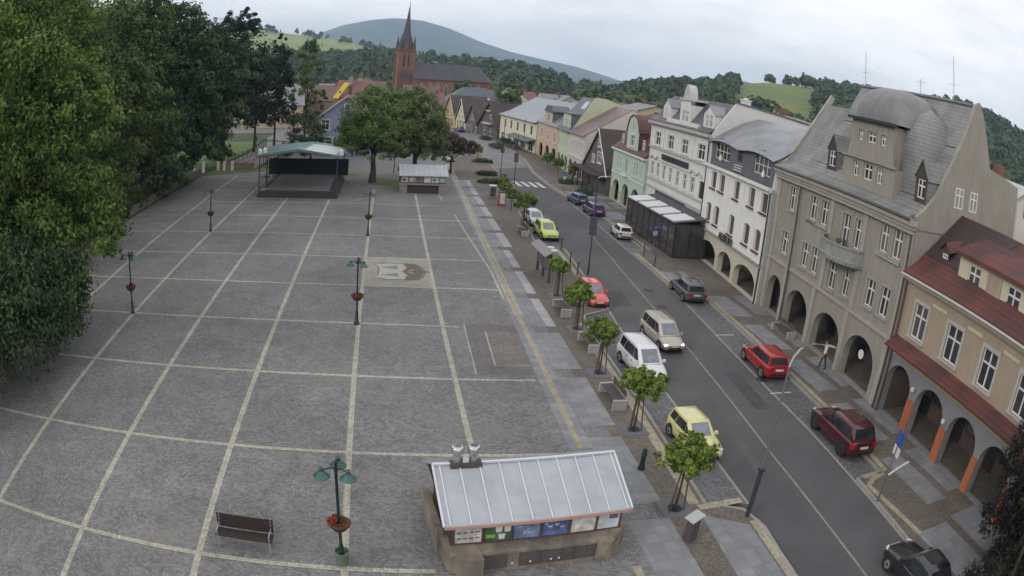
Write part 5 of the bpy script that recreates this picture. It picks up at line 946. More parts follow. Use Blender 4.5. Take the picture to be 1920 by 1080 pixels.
# big limes and maples of the park on the left
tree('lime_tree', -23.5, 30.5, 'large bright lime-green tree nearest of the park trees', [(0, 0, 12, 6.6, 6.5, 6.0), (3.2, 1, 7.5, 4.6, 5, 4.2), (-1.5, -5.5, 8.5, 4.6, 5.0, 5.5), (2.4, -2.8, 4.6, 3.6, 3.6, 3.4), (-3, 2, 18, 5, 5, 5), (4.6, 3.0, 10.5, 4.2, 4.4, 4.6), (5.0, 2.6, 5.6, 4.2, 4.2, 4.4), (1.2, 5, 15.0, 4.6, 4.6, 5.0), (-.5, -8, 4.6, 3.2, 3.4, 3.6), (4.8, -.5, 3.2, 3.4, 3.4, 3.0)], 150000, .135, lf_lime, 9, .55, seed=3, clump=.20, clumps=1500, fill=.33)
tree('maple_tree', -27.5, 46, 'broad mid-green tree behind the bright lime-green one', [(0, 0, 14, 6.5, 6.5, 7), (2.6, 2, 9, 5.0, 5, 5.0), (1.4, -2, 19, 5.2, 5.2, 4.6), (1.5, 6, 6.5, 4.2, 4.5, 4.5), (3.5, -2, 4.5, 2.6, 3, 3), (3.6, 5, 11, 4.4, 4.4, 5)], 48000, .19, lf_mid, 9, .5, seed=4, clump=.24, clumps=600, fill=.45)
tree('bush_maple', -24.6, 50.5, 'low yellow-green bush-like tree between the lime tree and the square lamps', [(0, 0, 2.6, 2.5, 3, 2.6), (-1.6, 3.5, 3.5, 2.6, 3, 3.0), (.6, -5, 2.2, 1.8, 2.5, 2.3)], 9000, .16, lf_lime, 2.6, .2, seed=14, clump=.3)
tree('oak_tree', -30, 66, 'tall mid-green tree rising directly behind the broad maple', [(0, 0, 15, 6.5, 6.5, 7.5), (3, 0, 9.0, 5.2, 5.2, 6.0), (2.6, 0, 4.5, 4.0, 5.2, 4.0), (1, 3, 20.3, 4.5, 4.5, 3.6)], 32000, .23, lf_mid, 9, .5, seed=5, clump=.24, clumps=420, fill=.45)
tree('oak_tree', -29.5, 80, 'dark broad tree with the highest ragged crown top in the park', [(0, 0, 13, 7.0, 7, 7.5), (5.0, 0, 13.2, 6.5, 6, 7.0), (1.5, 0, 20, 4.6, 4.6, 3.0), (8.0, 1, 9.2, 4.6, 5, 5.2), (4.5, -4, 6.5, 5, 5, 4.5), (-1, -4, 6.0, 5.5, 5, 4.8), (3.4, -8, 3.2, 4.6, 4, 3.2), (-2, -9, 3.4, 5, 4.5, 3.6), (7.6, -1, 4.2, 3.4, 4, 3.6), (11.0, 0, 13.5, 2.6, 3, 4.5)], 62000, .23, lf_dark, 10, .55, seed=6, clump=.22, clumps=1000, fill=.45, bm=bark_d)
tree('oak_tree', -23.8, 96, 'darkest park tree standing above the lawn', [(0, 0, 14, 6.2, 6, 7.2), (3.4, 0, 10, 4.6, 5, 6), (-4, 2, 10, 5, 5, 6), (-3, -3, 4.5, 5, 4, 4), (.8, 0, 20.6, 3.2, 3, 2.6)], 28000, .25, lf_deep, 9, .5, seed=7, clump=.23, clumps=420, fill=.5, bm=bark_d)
for k, (x, y, zc, s) in enumerate([(-28, 79, 23.6, 1.15), (-25.6, 80, 22.8, .85), (-31.8, 80, 22.2, 1.0), (-23.0, 81, 21.6, .95)]): pass
tree('ash_tree', -18.6, 112, 'slim dark tree with feathery top beside the lawn path', [(0, 0, 13, 2.4, 2.4, 5), (.5, 0, 7, 2.7, 2.7, 3.5), (-.4, 0, 18, 1.2, 1.2, 2.0)], 5200, .25, lf_deep, 8, .22, seed=8, clump=.3, bm=bark_d)
tree('ash_tree', -22.4, 114, 'slim dark tree with bushy lower crown beside the feathery one', [(0, 0, 11.5, 2.6, 2.6, 5.5), (.8, 0, 6, 2.6, 2.6, 3.5)], 4600, .26, lf_deep, 8, .24, seed=18, clump=.3, bm=bark_d)
tree('birch_tree', -13.4, 111, 'slender open tree whose thin crown shows the town between its branches', [(0, 0, 15.2, 1.9, 1.9, 3.6), (-1.0, 0, 10.2, 2.1, 2, 2.6), (1.6, 0, 8.8, 1.8, 1.6, 1.7), (.2, 0, 4.3, 3.2, 3, 2.6), (2.2, -1, 6.4, 1.2, 1.2, 1.0)], 5200, .22, lf_mid, 11, .2, seed=9, clump=.32)
tree('shrub_tree', -11.0, 101, 'low rounded tree in front of the blue house corner', [(0, 0, 2.2, 2.4, 2, 2.2), (-2.4, 1, 1.9, 2, 2, 1.9)], 3200, .18, lf_dark, 1.8, .15, seed=10)
tree('park_tree', -36, 52, 'dark tree deep in the park behind the broad maple', [(0, 0, 12, 8, 8, 10)], 9000, .38, lf_dark, 9, .5, seed=12, bm=bark_d)
tree('park_tree', -38, 92, 'dark tree behind the ragged broad one', [(0, 0, 12, 8, 8, 9)], 7000, .4, lf_deep, 9, .5, seed=13, bm=bark_d)
tree('park_tree', -34, 118, 'dark tree beyond the far end of the lawn', [(0, 0, 9, 6, 6, 7)], 5000, .35, lf_deep, 7, .4, seed=15, bm=bark_d)
tree('park_tree', -19.6, 25.6, 'shaded low tree below the bright lime-green one', [(0, 0, 3.4, 4.0, 4.4, 3.6), (-1.2, -4.4, 3.0, 3.6, 3.8, 3.2), (-2, 5, 4, 4, 4, 4), (1.6, 3.2, 3.2, 3.0, 3.4, 3.1)], 60000, .12, lf_dark, 5, .4, seed=16)
for k, (x, y, s) in enumerate([(-26.8, 55, 1.0), (-26.6, 60, 1.2), (-26.4, 66, 1.1), (-26, 72, 1.0), (-25.8, 78, 1.1), (-26.5, 43, 1.2)]):
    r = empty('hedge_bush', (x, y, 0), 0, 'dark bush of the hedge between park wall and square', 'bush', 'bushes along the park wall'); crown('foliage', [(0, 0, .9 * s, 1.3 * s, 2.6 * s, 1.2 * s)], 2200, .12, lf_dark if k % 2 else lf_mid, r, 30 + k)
# two lindens and a copper-leaved tree
tree('linden_tree', -1.5, 84.2, 'round green linden with a thick bare trunk beside the stage', [(.3, 0, 7.2, 4.5, 4.2, 4.2), (2.8, -.6, 7.6, 2.6, 3, 3.6), (-2.0, 0, 5.4, 2.9, 3.2, 2.9), (2.3, -1, 5.2, 2.6, 3, 2.9), (0, -1.5, 4.3, 3.2, 2.4, 2.2), (-2.6, .5, 4.4, 2.2, 2.4, 2.0), (.1, 0, 10.2, 2.4, 2.2, 1.5)], 50000, .125, lf_linden, 4.6, .42, seed=21, clump=.22, clumps=700)
tree('linden_tree', 3.6, 85.5, 'olive green linden rising behind the far kiosk', [(0, 0, 7.0, 3.9, 4, 4.2), (-2.0, -.6, 8.0, 2.2, 3, 3.2), (2.0, 0, 5.2, 2.0, 3, 2.8), (-1.8, -.5, 5.0, 2.6, 3, 2.6), (.2, -1.4, 4.1, 3.2, 2.4, 2.1), (2.2, 0, 4.2, 2.0, 2.4, 2.0), (-.2, 0, 10.2, 2.4, 2.2, 1.5)], 46000, .125, lf_linden2, 4.4, .38, seed=22, clump=.22, clumps=650)
tree('copper_tree', 8.8, 94.2, 'small tree with copper brown leaves between the lindens and the street', [(.2, 0, 3.7, 2.6, 2.6, 1.7), (-1.6, 0, 3.4, 1.8, 1.6, 1.4), (2.0, 0, 3.6, 1.5, 1.4, 1.2)], 6500, .15, lf_copper, 2.4, .2, seed=23, clump=.3)
tree('young_tree', 1.2, 92.3, 'young thin tree seen under the linden crowns', [(0, 0, 3.3, 1.0, 1, 1.0)], 900, .13, lf_mid, 2.6, .07, seed=24)
# globe trees with stakes and iron grates
iron = mat('cast_iron', (.022, .024, .026), .6, metal=.4, var=.2); stake_m = mat('stake_wood', (.095, .075, .06), .85, var=.25, scale=4)
def globe(x, y, s, label, seed, th=1.55, stakes=True, lm=lf_globe, z=0., sp=.42):
    r = empty('globe_tree', (x, y, z), 0, label, 'tree', 'small globe trees along the street'); g = random.Random(seed)
    trunk(r, [(0, 0, 0), (.02, 0, th * .5), (0, 0, th + .35)], .045, .03, [((0, 0, th), (.5 * s, .2, th + .5 * s), .025), ((0, 0, th), (-.4 * s, -.3, th + .6 * s), .025)])
    bl = [(g.uniform(-sp, sp) * s, g.uniform(-sp, sp) * s, th + .52 * s + g.uniform(-.22, .26) * s, .60 * s, .60 * s, .52 * s) for _ in range(8)]
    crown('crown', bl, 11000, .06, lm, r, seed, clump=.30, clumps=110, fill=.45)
    if stakes:
        b = MB()
        for k in range(3): a = R(90 + 120 * k); b.tube([(.32 * math.cos(a), .32 * math.sin(a), 0), (.18 * math.cos(a), .18 * math.sin(a), th)], .034, 6)
        b.tube([(.2 * math.cos(R(90 + 120 * k)), .2 * math.sin(R(90 + 120 * k)), th * .86) for k in (0, 1, 2, 0)], .014, 5); b.obj('stake', stake_m, r)
        b = MB(); b.box(-.55, .55, -.55, .55, 0, .016); b.obj('grate', mat('tree_slab', (.13, .135, .15), .7, var=.15), r)
        b = MB(); b.lathe([(.01, .022), (.27, .022)], (0, 0, 0), 16); b.obj('soil_hole', iron, r)
    return r
gt = [(9.95, 18.15, 1.12, 'globe tree with stakes nearest the kiosk, beside the tilted console'), (10.35, 24.1, 1.1, 'globe tree with stakes beside the pale yellow car'), (10.5, 29.95, 1.0, 'globe tree with stakes beside the white minivan'), (10.95, 36.05, .98, 'globe tree with stakes beside the light red car'), (11.2, 42.0, .75, 'globe tree with stakes just beyond the roofed notice board')]
for k, (x, y, s, lb) in enumerate(gt): globe(x, y, s, lb, 41 + k)
for k, (x, y, s, lb, st_) in enumerate([(12.7, 62.0, 1.0, 'globe tree beside the silver car', True), (12.95, 70.0, .8, 'globe tree behind the dark red cabinet', False), (13.0, 74.4, .85, 'globe tree between the red cabinet and the zebra crossing', False), (13.6, 80.2, .7, 'small dark globe tree beside the zebra crossing', False), (14.6, 112, .9, 'globe tree beside the copper-leaved tree', False),
        (24.8, 99.6, .95, 'globe tree before the pink house', False), (24.5, 105.5, 1.0, 'globe tree on the right pavement before the pale green house', False), (25.3, 93.6, .9, 'globe tree on the right pavement before the timber gable house', False)]): globe(x, y, s * 1.25, lb, 51 + k, th=1.55 if k == 0 else .95, stakes=st_, sp=.42 if k == 0 else .2, lm=lf_linden if k else lf_globe)
for k, (x, y, s, lb) in enumerate([(13.6, 94, (1.6, .8), 'low green planting beside the zebra crossing'), (15.0, 108, (1.6, 1.0), 'low green planting by the far end of the kerb near the copper tree'), (24.2, 83, (1.0, 1.3), 'low round bush before the mint house'), (23.9, 91.5, (1.0, 1.5), 'low round bush before the timber house'), (20.9, 134, (1.2, 4), 'long low hedge before the cream long house'), (13.4, 87.0, (1.7, .8), 'flat green bed between globe trees and the zebra crossing'), (21.0, 150, (1.2, 3), 'low hedge before the dark barn house')]):
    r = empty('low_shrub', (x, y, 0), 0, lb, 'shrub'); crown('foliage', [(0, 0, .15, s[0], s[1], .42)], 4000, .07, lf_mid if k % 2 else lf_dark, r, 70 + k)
# dark tree close to the camera at the lower right
tree('corner_conifer', 19.3, 7.6, 'dark brown-green tree beside the tan arcade house', [(1.2, .2, 2.6, 2.0, 1.9, 2.6), (2.7, 1.2, 3.6, 1.7, 1.9, 2.2), (.3, -1.5, 1.8, 1.6, 1.5, 1.6), (3.3, 2.4, 1.6, 1.2, 1.4, 1.5), (3.0, .2, 5.6, 1.3, 1.4, 1.6), (-1.2, -.6, 1.4, 1.9, 1.8, 1.8), (-2.4, -1.6, .9, 1.5, 1.6, 1.3), (2.2, 2.2, 4.4, 1.7, 1.8, 1.9), (1.2, 1.6, 3.0, 1.8, 1.8, 2.2)], 42000, .075, leafmat('leaves_brown_green', (.006, .006, .005), (.024, .021, .014), .08), 4, .25, seed=77, clump=.25, clumps=700, fill=.5, bm=bark_d)

# ================= STREET FURNITURE =================
lg = mat('lamp_green_iron', (.018, .045, .042), .45, metal=.3, var=.15); lgs = mat('lamp_shade_green', (.045, .105, .095), .4, metal=.2, var=.15); lampglass = mat('lamp_glass', (.35, .35, .33), .3); basket_m = mat('basket_brown', (.07, .04, .03), .85, var=.3, scale=8); flower_m = leafmat('geraniums', (.04, .07, .02), (.42, .05, .03), .2)
def plaza_lamp(x, y, label, tub=False, arms=3, hb=1.55, H_=3.45):
    r = empty('square_lamp', (x, y, 0), R(14), label, 'lamp', 'green lamp posts on the square')
    b = MB(); b.lathe([(.16, 0), (.16, .08), (.10, .16), (.075, .7), (.05, .8), (.042, H_ - .15), (.06, H_ - .12), (.03, H_ + .12), (.045, H_ + .18), (.0, H_ + .24)], (0, 0, 0), 12); b.obj('pole', lg, r, smooth=True)
    for k in range(arms):
        a = R(70 + 360 / arms * k); c, s = math.cos(a), math.sin(a); q = MB(); q.tube([(0, 0, H_ - .05), (.2 * c, .2 * s, H_ + .03), (.42 * c, .42 * s, H_ + .0)], .022, 6); am = q.obj('arm', lg, r)
        q = MB(); q.lathe([(.02, .12), (.07, .1), (.07, .0), (.1, -.03), (.24, -.17), (.235, -.18), (.09, -.06), (.02, -.05)], (.42 * c, .42 * s, H_ - .02), 16); q.obj('lamp_shade', lgs, r, smooth=True)
        q = MB(); q.lathe([(.11, -.10), (.10, -.16), (.0, -.19)], (.42 * c, .42 * s, H_ - .02), 10); q.obj('bulb', lampglass, am)
    q = MB(); q.lathe([(.04, hb - .25), (.2, hb - .18), (.33, hb), (.35, hb + .05), (.3, hb + .06), (.05, hb)], (0, 0, 0), 16); q.obj('flower_basket', basket_m, r, smooth=True)
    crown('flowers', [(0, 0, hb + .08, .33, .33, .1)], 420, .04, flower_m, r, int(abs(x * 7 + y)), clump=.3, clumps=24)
    if tub:
        q = MB(); q.lathe([(.02, 0), (.17, 0), (.22, .45), (.25, .47), (.25, .52), (.2, .52), (.19, .42), (.02, .4)], (0, 0, 0), 16); q.obj('tub', mat('green_tub', (.10, .15, .10), .6, var=.15), r, smooth=True)
    return r
plaza_lamp(-1.12, 15.7, 'nearest green lamp post, with red flowers and a green tub at its foot', tub=True)
plaza_lamp(-1.16, 35.8, 'green lamp post standing beside the stone coat of arms')
plaza_lamp(-1.1, 56.3, 'green lamp post in line with the thick linden trunk')
plaza_lamp(-14.9, 56.5, 'green lamp post nearest the stage, with a dull flower basket')
plaza_lamp(-14.9, 35.9, 'green lamp post at the edge of the big lime-green tree')
def bench(name, x, y, rz, label, back=True, L_=1.85, m=None, z=0., group=None):
    r = empty(name, (x, y, z), rz, label, 'bench', group); m = m or mat('bench_brown_wood', (.032, .023, .02), .6, var=.2, scale=5); h = L_ / 2
    q = MB()
    for k in range(4): q.box(-h, h, -.2 + k * .11, -.098 + k * .11, .43, .465)
    q.obj('seat', m, r)
    if back:
        q = MB()
        for k in range(4): y0 = .245 + k * .022; q.box(-h, h, y0, y0 + .03, .50 + k * .115, .608 + k * .115)
        q.obj('backrest', m, r)
    for s_ in (-1, 1):
        q = MB(); X_ = s_ * (h - .08); q.tube([(X_, -.24, 0), (X_, -.2, .42), (X_, .24, .42), (X_, .34, .98)], .022, 6).tube([(X_, .16, .42), (X_, .3, 0)], .022, 6); q.tube([(X_, -.2, .42), (X_, -.2, .64), (X_, .27, .66)], .02, 6); q.obj('leg', rim_m, r)
    return r
bench('park_bench', -4.15, 16.15, R(-3), 'dark brown slatted bench with metal arms alone on the square')
conc = mat('concrete_bench_top', (.33, .32, .31), .8, var=.12); drk = mat('dark_bench_block', (.075, .065, .065), .7, var=.2)
def block_seat(x, y, rz, label, L_=1.9):
    r = empty('street_bench', (x, y, 0), rz, label, 'bench', 'low benches between the street trees'); q = MB()
    for k in range(4): q.box(-.28 + .145 * k, -.16 + .145 * k, -L_ / 2 + .1, L_ / 2 - .1, .4, .45)
    q.box(.24, .28, -L_ / 2 + .1, L_ / 2 - .1, .55, .82); q.obj('seat', drk, r)
    for s_ in (-1, 1): q = MB(); q.box(-.34, .3, s_ * L_ / 2 - .07, s_ * L_ / 2 + .07, 0, .46); q.obj('end_block', conc, r)
for k, (x, y, lb) in enumerate([(10.25, 26.9, 'low dark bench between the two globe trees beside the white minivan and the yellow car'), (10.75, 38.9, 'low dark bench beyond the globe tree beside the light red car'), (12.1, 59.0, 'low dark bench beside the lime green crossover'), (24.55, 35.4, 'pale bench standing before the second arch of the grey building'), (10.9, 33.4, 'low bench between the globe trees beside minivan and light red car')]): block_seat(x, y, R(2), lb)
# console, bollard, cabinets
r = empty('litter_console', (9.75, 16.25, 0), R(20), 'dark pedestal with a tilted pale panel beside the nearest globe tree', 'litter bin'); q = MB(); q.box(-.17, .17, -.17, .17, 0, .85, top=(.02, .02)); q.obj('body', drk, r); q = MB(); q.prism([(-.26, .86), (.26, 1.02), (.25, 1.06), (-.27, .9)], -.22, .22, axis=1); q.obj('lid', mat('pale_lid', (.38, .39, .39), .5), r)
q = MB(); q.lathe([(.14, 0), (.14, .1), (.1, .16), (.09, .62), (.12, .66), (.09, .72), (.1, .82), (.06, .9), (0, .93)], (0, 0, 0), 14); o = q.obj('bollard', lg, None, (9.62, 20.95, 0), smooth=True); tag(o, 'dark cast iron hydrant-like bollard on the brown paving', 'bollard')
r = empty('notice_board', (11.15, 46.3, 0), R(3), 'roofed grey notice board with white lamps beside the street', 'notice board'); q = MB()
for yy in (-1.5, 0, 1.5): q.box(-.08, .08, yy - .07, yy + .07, 0, 1.9)
q.obj('post', drk, r); q = MB(); q.box(-.07, .07, -1.45, 1.45, .7, 1.75); q.obj('board', mat('board_grey', (.12, .12, .135), .5, var=.2, scale=3), r); q = MB(); q.prism([(-.55, 1.82), (0, 2.15), (.55, 1.82), (.52, 1.78), (0, 2.08), (-.52, 1.78)], -1.85, 1.85, axis=1); q.obj('roof', mat('board_roof', (.21, .205, .205), .6, var=.15), r)
for yy in (-1.55, -.75): q = MB(); q.box(-.02, .36, yy - .16, yy + .16, 2.16, 2.24); q.obj('lamp', frame_w, r)
for x, y, rz, nm, c, h_, lb, w_ in ((12.3, 72.1, 0, 'cabinet', (.28, .05, .04), 1.45, 'narrow dark red cabinet beside the globe trees', .32), (11.95, 76.4, 0, 'cabinet', (.20, .21, .22), 1.35, 'grey cabinet with pale top near the dark red one', .34), (14.6, 85.9, 0, 'cabinet', (.11, .13, .14), 1.4, 'dark grey cabinet beside the zebra crossing', .34)):
    r = empty(nm, (x, y, 0), rz, lb, 'cabinet'); q = MB(); q.box(-w_, w_, -w_, w_, .08, h_); q.box(-w_ - .03, w_ + .03, -w_ - .03, w_ + .03, 0, .08); q.obj('body', mat('cab_%d' % int(y), c, .5, var=.12), r); q = MB(); q.box(-w_ - .04, w_ + .04, -w_ - .04, w_ + .04, h_, h_ + .06); q.obj('lid', frame_w if c[0] > .15 and c[1] > .15 else drk, r); q = MB(); q.box(-w_ * .8, w_ * .8, -w_ - .012, -w_, .2, h_ - .12); q.obj('door', drk if c[1] > .1 else frame_w, r)
post_m = mat('galvanised_post', (.16, .17, .18), .5, metal=.4, var=.15); mast_d = mat('dark_mast', (.05, .052, .06), .5, metal=.3, var=.15)
for k, (x, y, lb) in enumerate([(14.3, 54.0, 'thin bollard post at the kerb corner before the lime green crossover'), (13.9, 49.5, 'thin bollard post midway between notice board and lime green crossover'), (13.75, 46.8, 'thin bollard post nearest the tall mast'), (21.3, 53.6, 'thin post beside the white small car'), (21.0, 50.2, 'thin post near the dark grey estate car')]):
    q = MB(); q.lathe([(.06, 0), (.05, .05), (.045, .9), (.055, .95), (0, 1.0)], (0, 0, 0), 10); o = q.obj('bollard', mast_d, None, (x, y, 0), smooth=True); tag(o, lb, 'bollard', 'thin bollard posts')
def mast(x, y, H_, label, box=None, arm=None, name='lamp_mast'):
    r = empty(name, (x, y, 0), 0, label, 'street lamp'); q = MB(); q.tube([(0, 0, 0), (0, 0, .9), (0, 0, .92), (0, 0, H_)], [.075, .07, .05, .035], 10); q.obj('pole', mast_d if box else post_m, r, smooth=True)
    if box: q = MB(); q.box(-.26, .26, -.06, .06, box[0], box[1]); q.obj('sign_panel', mat('dark_panel', (.07, .072, .08), .5), r)
    if arm: q = MB(); q.tube([(0, 0, H_ - .02)] + arm, .035, 8); am = q.obj('arm', mat('pale_arm', (.45, .45, .44), .5), r, smooth=True); e = arm[-1]; q = MB(); q.box(-.2, .2, -.05, .05, 0, .05, top=(.06, .02)); q.obj('lamp_head', post_m, r, (e[0], e[1], e[2] - .03), (0, 0, math.atan2(arm[-1][1] - arm[-2][1], arm[-1][0] - arm[-2][0])))
    return r
mast(14.62, 47.1, 7.0, 'tall lamp mast with a dark sign box at mid height beside the light red car', box=(2.9, 4.2), arm=[(.2, .02, 7.1), (.9, .05, 7.15)])
mast(16.3, 87.5, 6.5, 'lamp mast with dark sign box beside the zebra crossing', box=(2.8, 4.0)); mast(15.6, 94.2, 7, 'lamp mast with small round sign beyond the zebra crossing', box=(3.2, 3.7)); mast(23.0, 118, 7, 'far lamp mast before the peach house', arm=[(-.3, 0, 7.1), (-1.0, 0, 7.1)])
r = mast(12.45, 17.15, 5.75, 'grey street lamp with a curved arm reaching over the road, nearest the camera', arm=[(.05, -.05, 6.1), (.18, -.2, 6.45), (.42, -.5, 6.72), (.85, -.9, 6.8)])
q = MB(); q.tube([(0, 0, .0), (0, 0, 1.9)], .085, 10).box(-.1, .1, -.1, .1, 1.9, 2.0); q.obj('mast_sleeve', mast_d, r)
blue_s = mat('blue_sign_paint', (.03, .085, .36), .4, var=.06); wsn = mat('white_sign_paint', (.6, .6, .58), .45, var=.06)
def psign(x, y, H_, rz, label, s=.5, p=True):
    r = empty('parking_sign', (x, y, 0), rz, label, 'road sign', 'blue parking signs'); q = MB(); q.tube([(0, 0, 0), (0, 0, H_)], .03, 8); q.obj('pole', post_m, r)
    q = MB(); q.box(-s / 2, s / 2, -.05, -.03, H_ - s, H_); pl_ = q.obj('sign_plate', blue_s, r); q = MB(); q.box(-s / 2, s / 2, -.05, -.03, H_ - s - .42, H_ - s - .03); q.obj('sign_panel', wsn, r)
    if p:
        c = bpy.data.curves.new('P', 'FONT'); c.body = 'P'; c.size = s * .95; c.extrude = .004; c.align_x = 'CENTER'; t = bpy.data.objects.new('t', c); COL.objects.link(t); bpy.context.view_layer.update()
        me = bpy.data.meshes.new_from_object(t.evaluated_get(bpy.context.evaluated_depsgraph_get())); bpy.data.objects.remove(t); me.materials.clear(); me.materials.append(wsn); link('letter', me, pl_, (0, -.056, H_ - s * .86), (R(90), 0, 0))
    return r
psign(22.75, 55.2, 2.35, R(25), 'blue parking sign with white panel before the middle of the glass veranda'); psign(24.6, 66.2, 2.35, R(25), 'blue parking sign with white panel at the far corner of the glass veranda'); psign(21.9, 84.4, 2.4, R(25), 'blue parking sign before the mint house', p=True)
r = psign(18.55, 16.35, 3.15, R(75), 'narrow blue sign seen nearly edge-on above the white barrier arm', s=.6); q = MB(); q.tube([(0, 0, 1.15), (.45, .15, 1.22), (1.75, 1.0, 1.25)], .045, 8); 
r2 = empty('barrier_pole', (18.55, 16.35, 0), 0, 'white barrier arm below the narrow blue sign', 'barrier'); q = MB(); q.tube([(.03, .02, 1.18), (.9, .25, 1.28), (1.75, .45, 1.33)], .05, 8); q.obj('arm', wsn, r2); q = MB(); q.tube([(0.05, 0, 0), (0.05, 0, 1.25)], .045, 8); q.obj('post', post_m, r2)
# manhole covers
for k, (x, y, lb) in enumerate([(18.3, 44.2, 'dark manhole cover between the grey estate car and the light red car'), (17.9, 40.6, 'dark manhole cover nearer to the moving compact van'), (14.2, 52.0, 'dark drain at the kerb before the lime green crossover'), (19.3, 28.9, 'dark drain beside the red estate car')]):
    q = MB(); q.lathe([(0.005, .02), (.33, .02), (.36, .0)], (0, 0, 0), 18); o = q.obj('manhole_cover', mat('manhole_iron', (.05, .045, .045), .6, metal=.3, var=.3, scale=10), None, (x, y, ZR), smooth=False); tag(o, lb, 'manhole cover')

# ---------- stone kiosk with sheet roof over posters (near)
sandst = mat('kiosk_sandstone', (.26, .215, .16), .9, var=.25, scale=2.5, streak=.3, bump=.5, bscale=14, c2=(.15, .13, .11), c2scale=1.2); sheetm = ribbed('sheet_metal_roof', (.38, .40, .43), 0, .58, rough=.35, metal=.35, line=.0, c2=(.33, .35, .375), c2scale=.8); seam_m = mat('roof_seam', (.56, .59, .62), .35, metal=.3, var=.08); door_m = mat('dark_service_door', (.085, .075, .07), .6, var=.2, scale=2)
K = empty('poster_kiosk', (1.93, 15.32, 0), .105, 'low stone kiosk with pale sheet metal roof and a row of posters in the foreground', 'kiosk')
K.scale = (.985, 1, 1)
b = MB(); b.box(.05, 5.2, .03, 3.6, 0, .66).box(.9, 4.6, -.02, .03, .0, .1); b.prism([(-.05, 1.2), (.0, .2), (.5, -.3), (.95, -.32), (.95, .3), (.3, 1.2)], 0, .755)
b.prism([(4.55, .3), (4.55, -.15), (5.0, -.15), (5.75, .65), (5.75, 1.35), (5.2, 1.3), (5.1, .5)], 0, .76); b.box(-.15, .05, 1.0, 3.5, 0, .85).box(5.2, 5.5, 1.2, 3.3, 0, .8); b.box(.03, 5.22, .0, .62, .66, .74); b.obj('stone_base', sandst, K)
ds = [(.97, 1.72), (1.74, 2.1), (2.12, 2.75), (2.77, 3.42), (3.44, 3.8), (3.82, 4.2), (4.22, 4.53)]
for k, (a, c) in enumerate(ds): q = MB(); q.box(a, c, -.0 + .004 * (k % 2), .04, .08, .6); q.obj('service_door', door_m if k != 1 else sandst, K)
for u in (1.9, 2.45, 3.1, 3.35): q = MB(); q.box(u - .03, u + .03, -.012, .0, .22, .28); q.obj('lock', frame_w, K)
b = MB(); b.box(.15, 5.45, .6, 3.2, .70, 1.66); b.obj('cabin', mat('kiosk_brown_wood', (.06, .04, .035), .7, var=.2, scale=3), K)
post = [('pale', (.48, .46, .42)), ('green', (.06, .12, .07)), ('blue', (.10, .13, .22)), ('navy', (.07, .10, .20)), ('white', (.55, .55, .50)), ('sky', (.50, .53, .56))]; us = [.2, 1.08, 1.95, 2.85, 3.75, 4.62, 5.42]
for k, (nm_, c) in enumerate(post):
    u0, u1 = us[k] + .06, us[k + 1] - .03; q = MB(); q.box(u0, u1, .5, .55, .80, 1.5); p_ = q.obj('poster', mat('poster_' + nm_, c, .5, var=.45, scale=3.5, c2=tuple(min(1, v * 1.9) for v in c) if nm_ in ('blue', 'navy') else None, c2scale=2.5), K); g = random.Random(k); q = MB()
    w_ = u1 - u0
    if k == 0:
        for j in range(8): a = u0 + .06 + (j % 4) * w_ * .23; zt_ = 1.22 if j < 4 else 1.0; q.box(a, a + w_ * .16, .492, .499, zt_ - g.uniform(.03, .10), zt_)
    if k in (2, 3):
        for j in range(7): a = u0 + .04 + g.random() * w_ * .75; zt_ = g.uniform(.9, 1.35); q.box(a, a + g.uniform(.05, .2), .492, .499, zt_ - .05, zt_)
    if k == 5: q.box(u0 + w_ * .5, u1 - .08, .492, .499, 1.15, 1.38)
    if k == 4: q.box(u0 + w_ * .55, u0 + w_ * .7, .492, .499, 1.35, 1.42)
    if q.v: q.obj('print', mat('print_grey_%d' % (k), ((.16, .15, .2), 0, (.35, .37, .42), (.33, .38, .48), (.3, .36, .45), (.12, .13, .16))[k], .5), p_)
    if k == 1:
        for j, (a, z_) in enumerate(((.42, 1.22), (.68, 1.22), (.52, .95))): q = MB(); q.prism([(u0 + a - .11, z_ + .1), (u0 + a + .11, z_ + .1), (u0 + a + .08, z_ - .1), (u0 + a - .08, z_ - .1)], .486, .496, axis=1); q.obj('print', wsn, p_)
        q = MB(); q.box(u0 + .04, u0 + .32, .492, .499, 0.92, 1.04); q.obj('print', mat('print_lime', (.25, .38, .06), .5), p_)
q = MB(); q.box(.12, 5.5, .47, .57, .74, .80).box(.12, 5.5, .47, .57, 1.5, 1.6)
for u in us: q.box(u - .03, u + .03, .47, .57, .80, 1.5)
q.obj('poster_frame', mat('kiosk_frame', (.09, .06, .055), .6, var=.15), K)
zf_ = lambda y: 1.60 + (y - .30) * .51
b = MB(); b.face([(-.1, .30, zf_(.30)), (5.62, .30, zf_(.30)), (5.62, 2.15, zf_(2.15)), (-.1, 2.15, zf_(2.15))]); b.face([(-.1, .30, zf_(.30) - .05), (5.62, .30, zf_(.30) - .05), (5.62, 2.15, zf_(2.15) - .05), (-.1, 2.15, zf_(2.15) - .05)]); b.face([(-.1, 2.15, zf_(2.15)), (5.62, 2.15, zf_(2.15)), (5.62, 3.75, 1.72), (-.1, 3.75, 1.72)])
for e in (-.1, 5.62): b.face([(e, .30, zf_(.30) - .05), (e, .30, zf_(.30)), (e, 2.15, zf_(2.15)), (e, 2.15, zf_(2.15) - .05)])
rf = b.obj('roof', sheetm, K); b = MB()
for k in range(10): u = .08 + k * .602; b.prism([(.30, zf_(.30) + .0), (.30, zf_(.30) + .035), (2.15, zf_(2.15) + .035), (2.15, zf_(2.15))], u - .02, u + .02, axis=0)
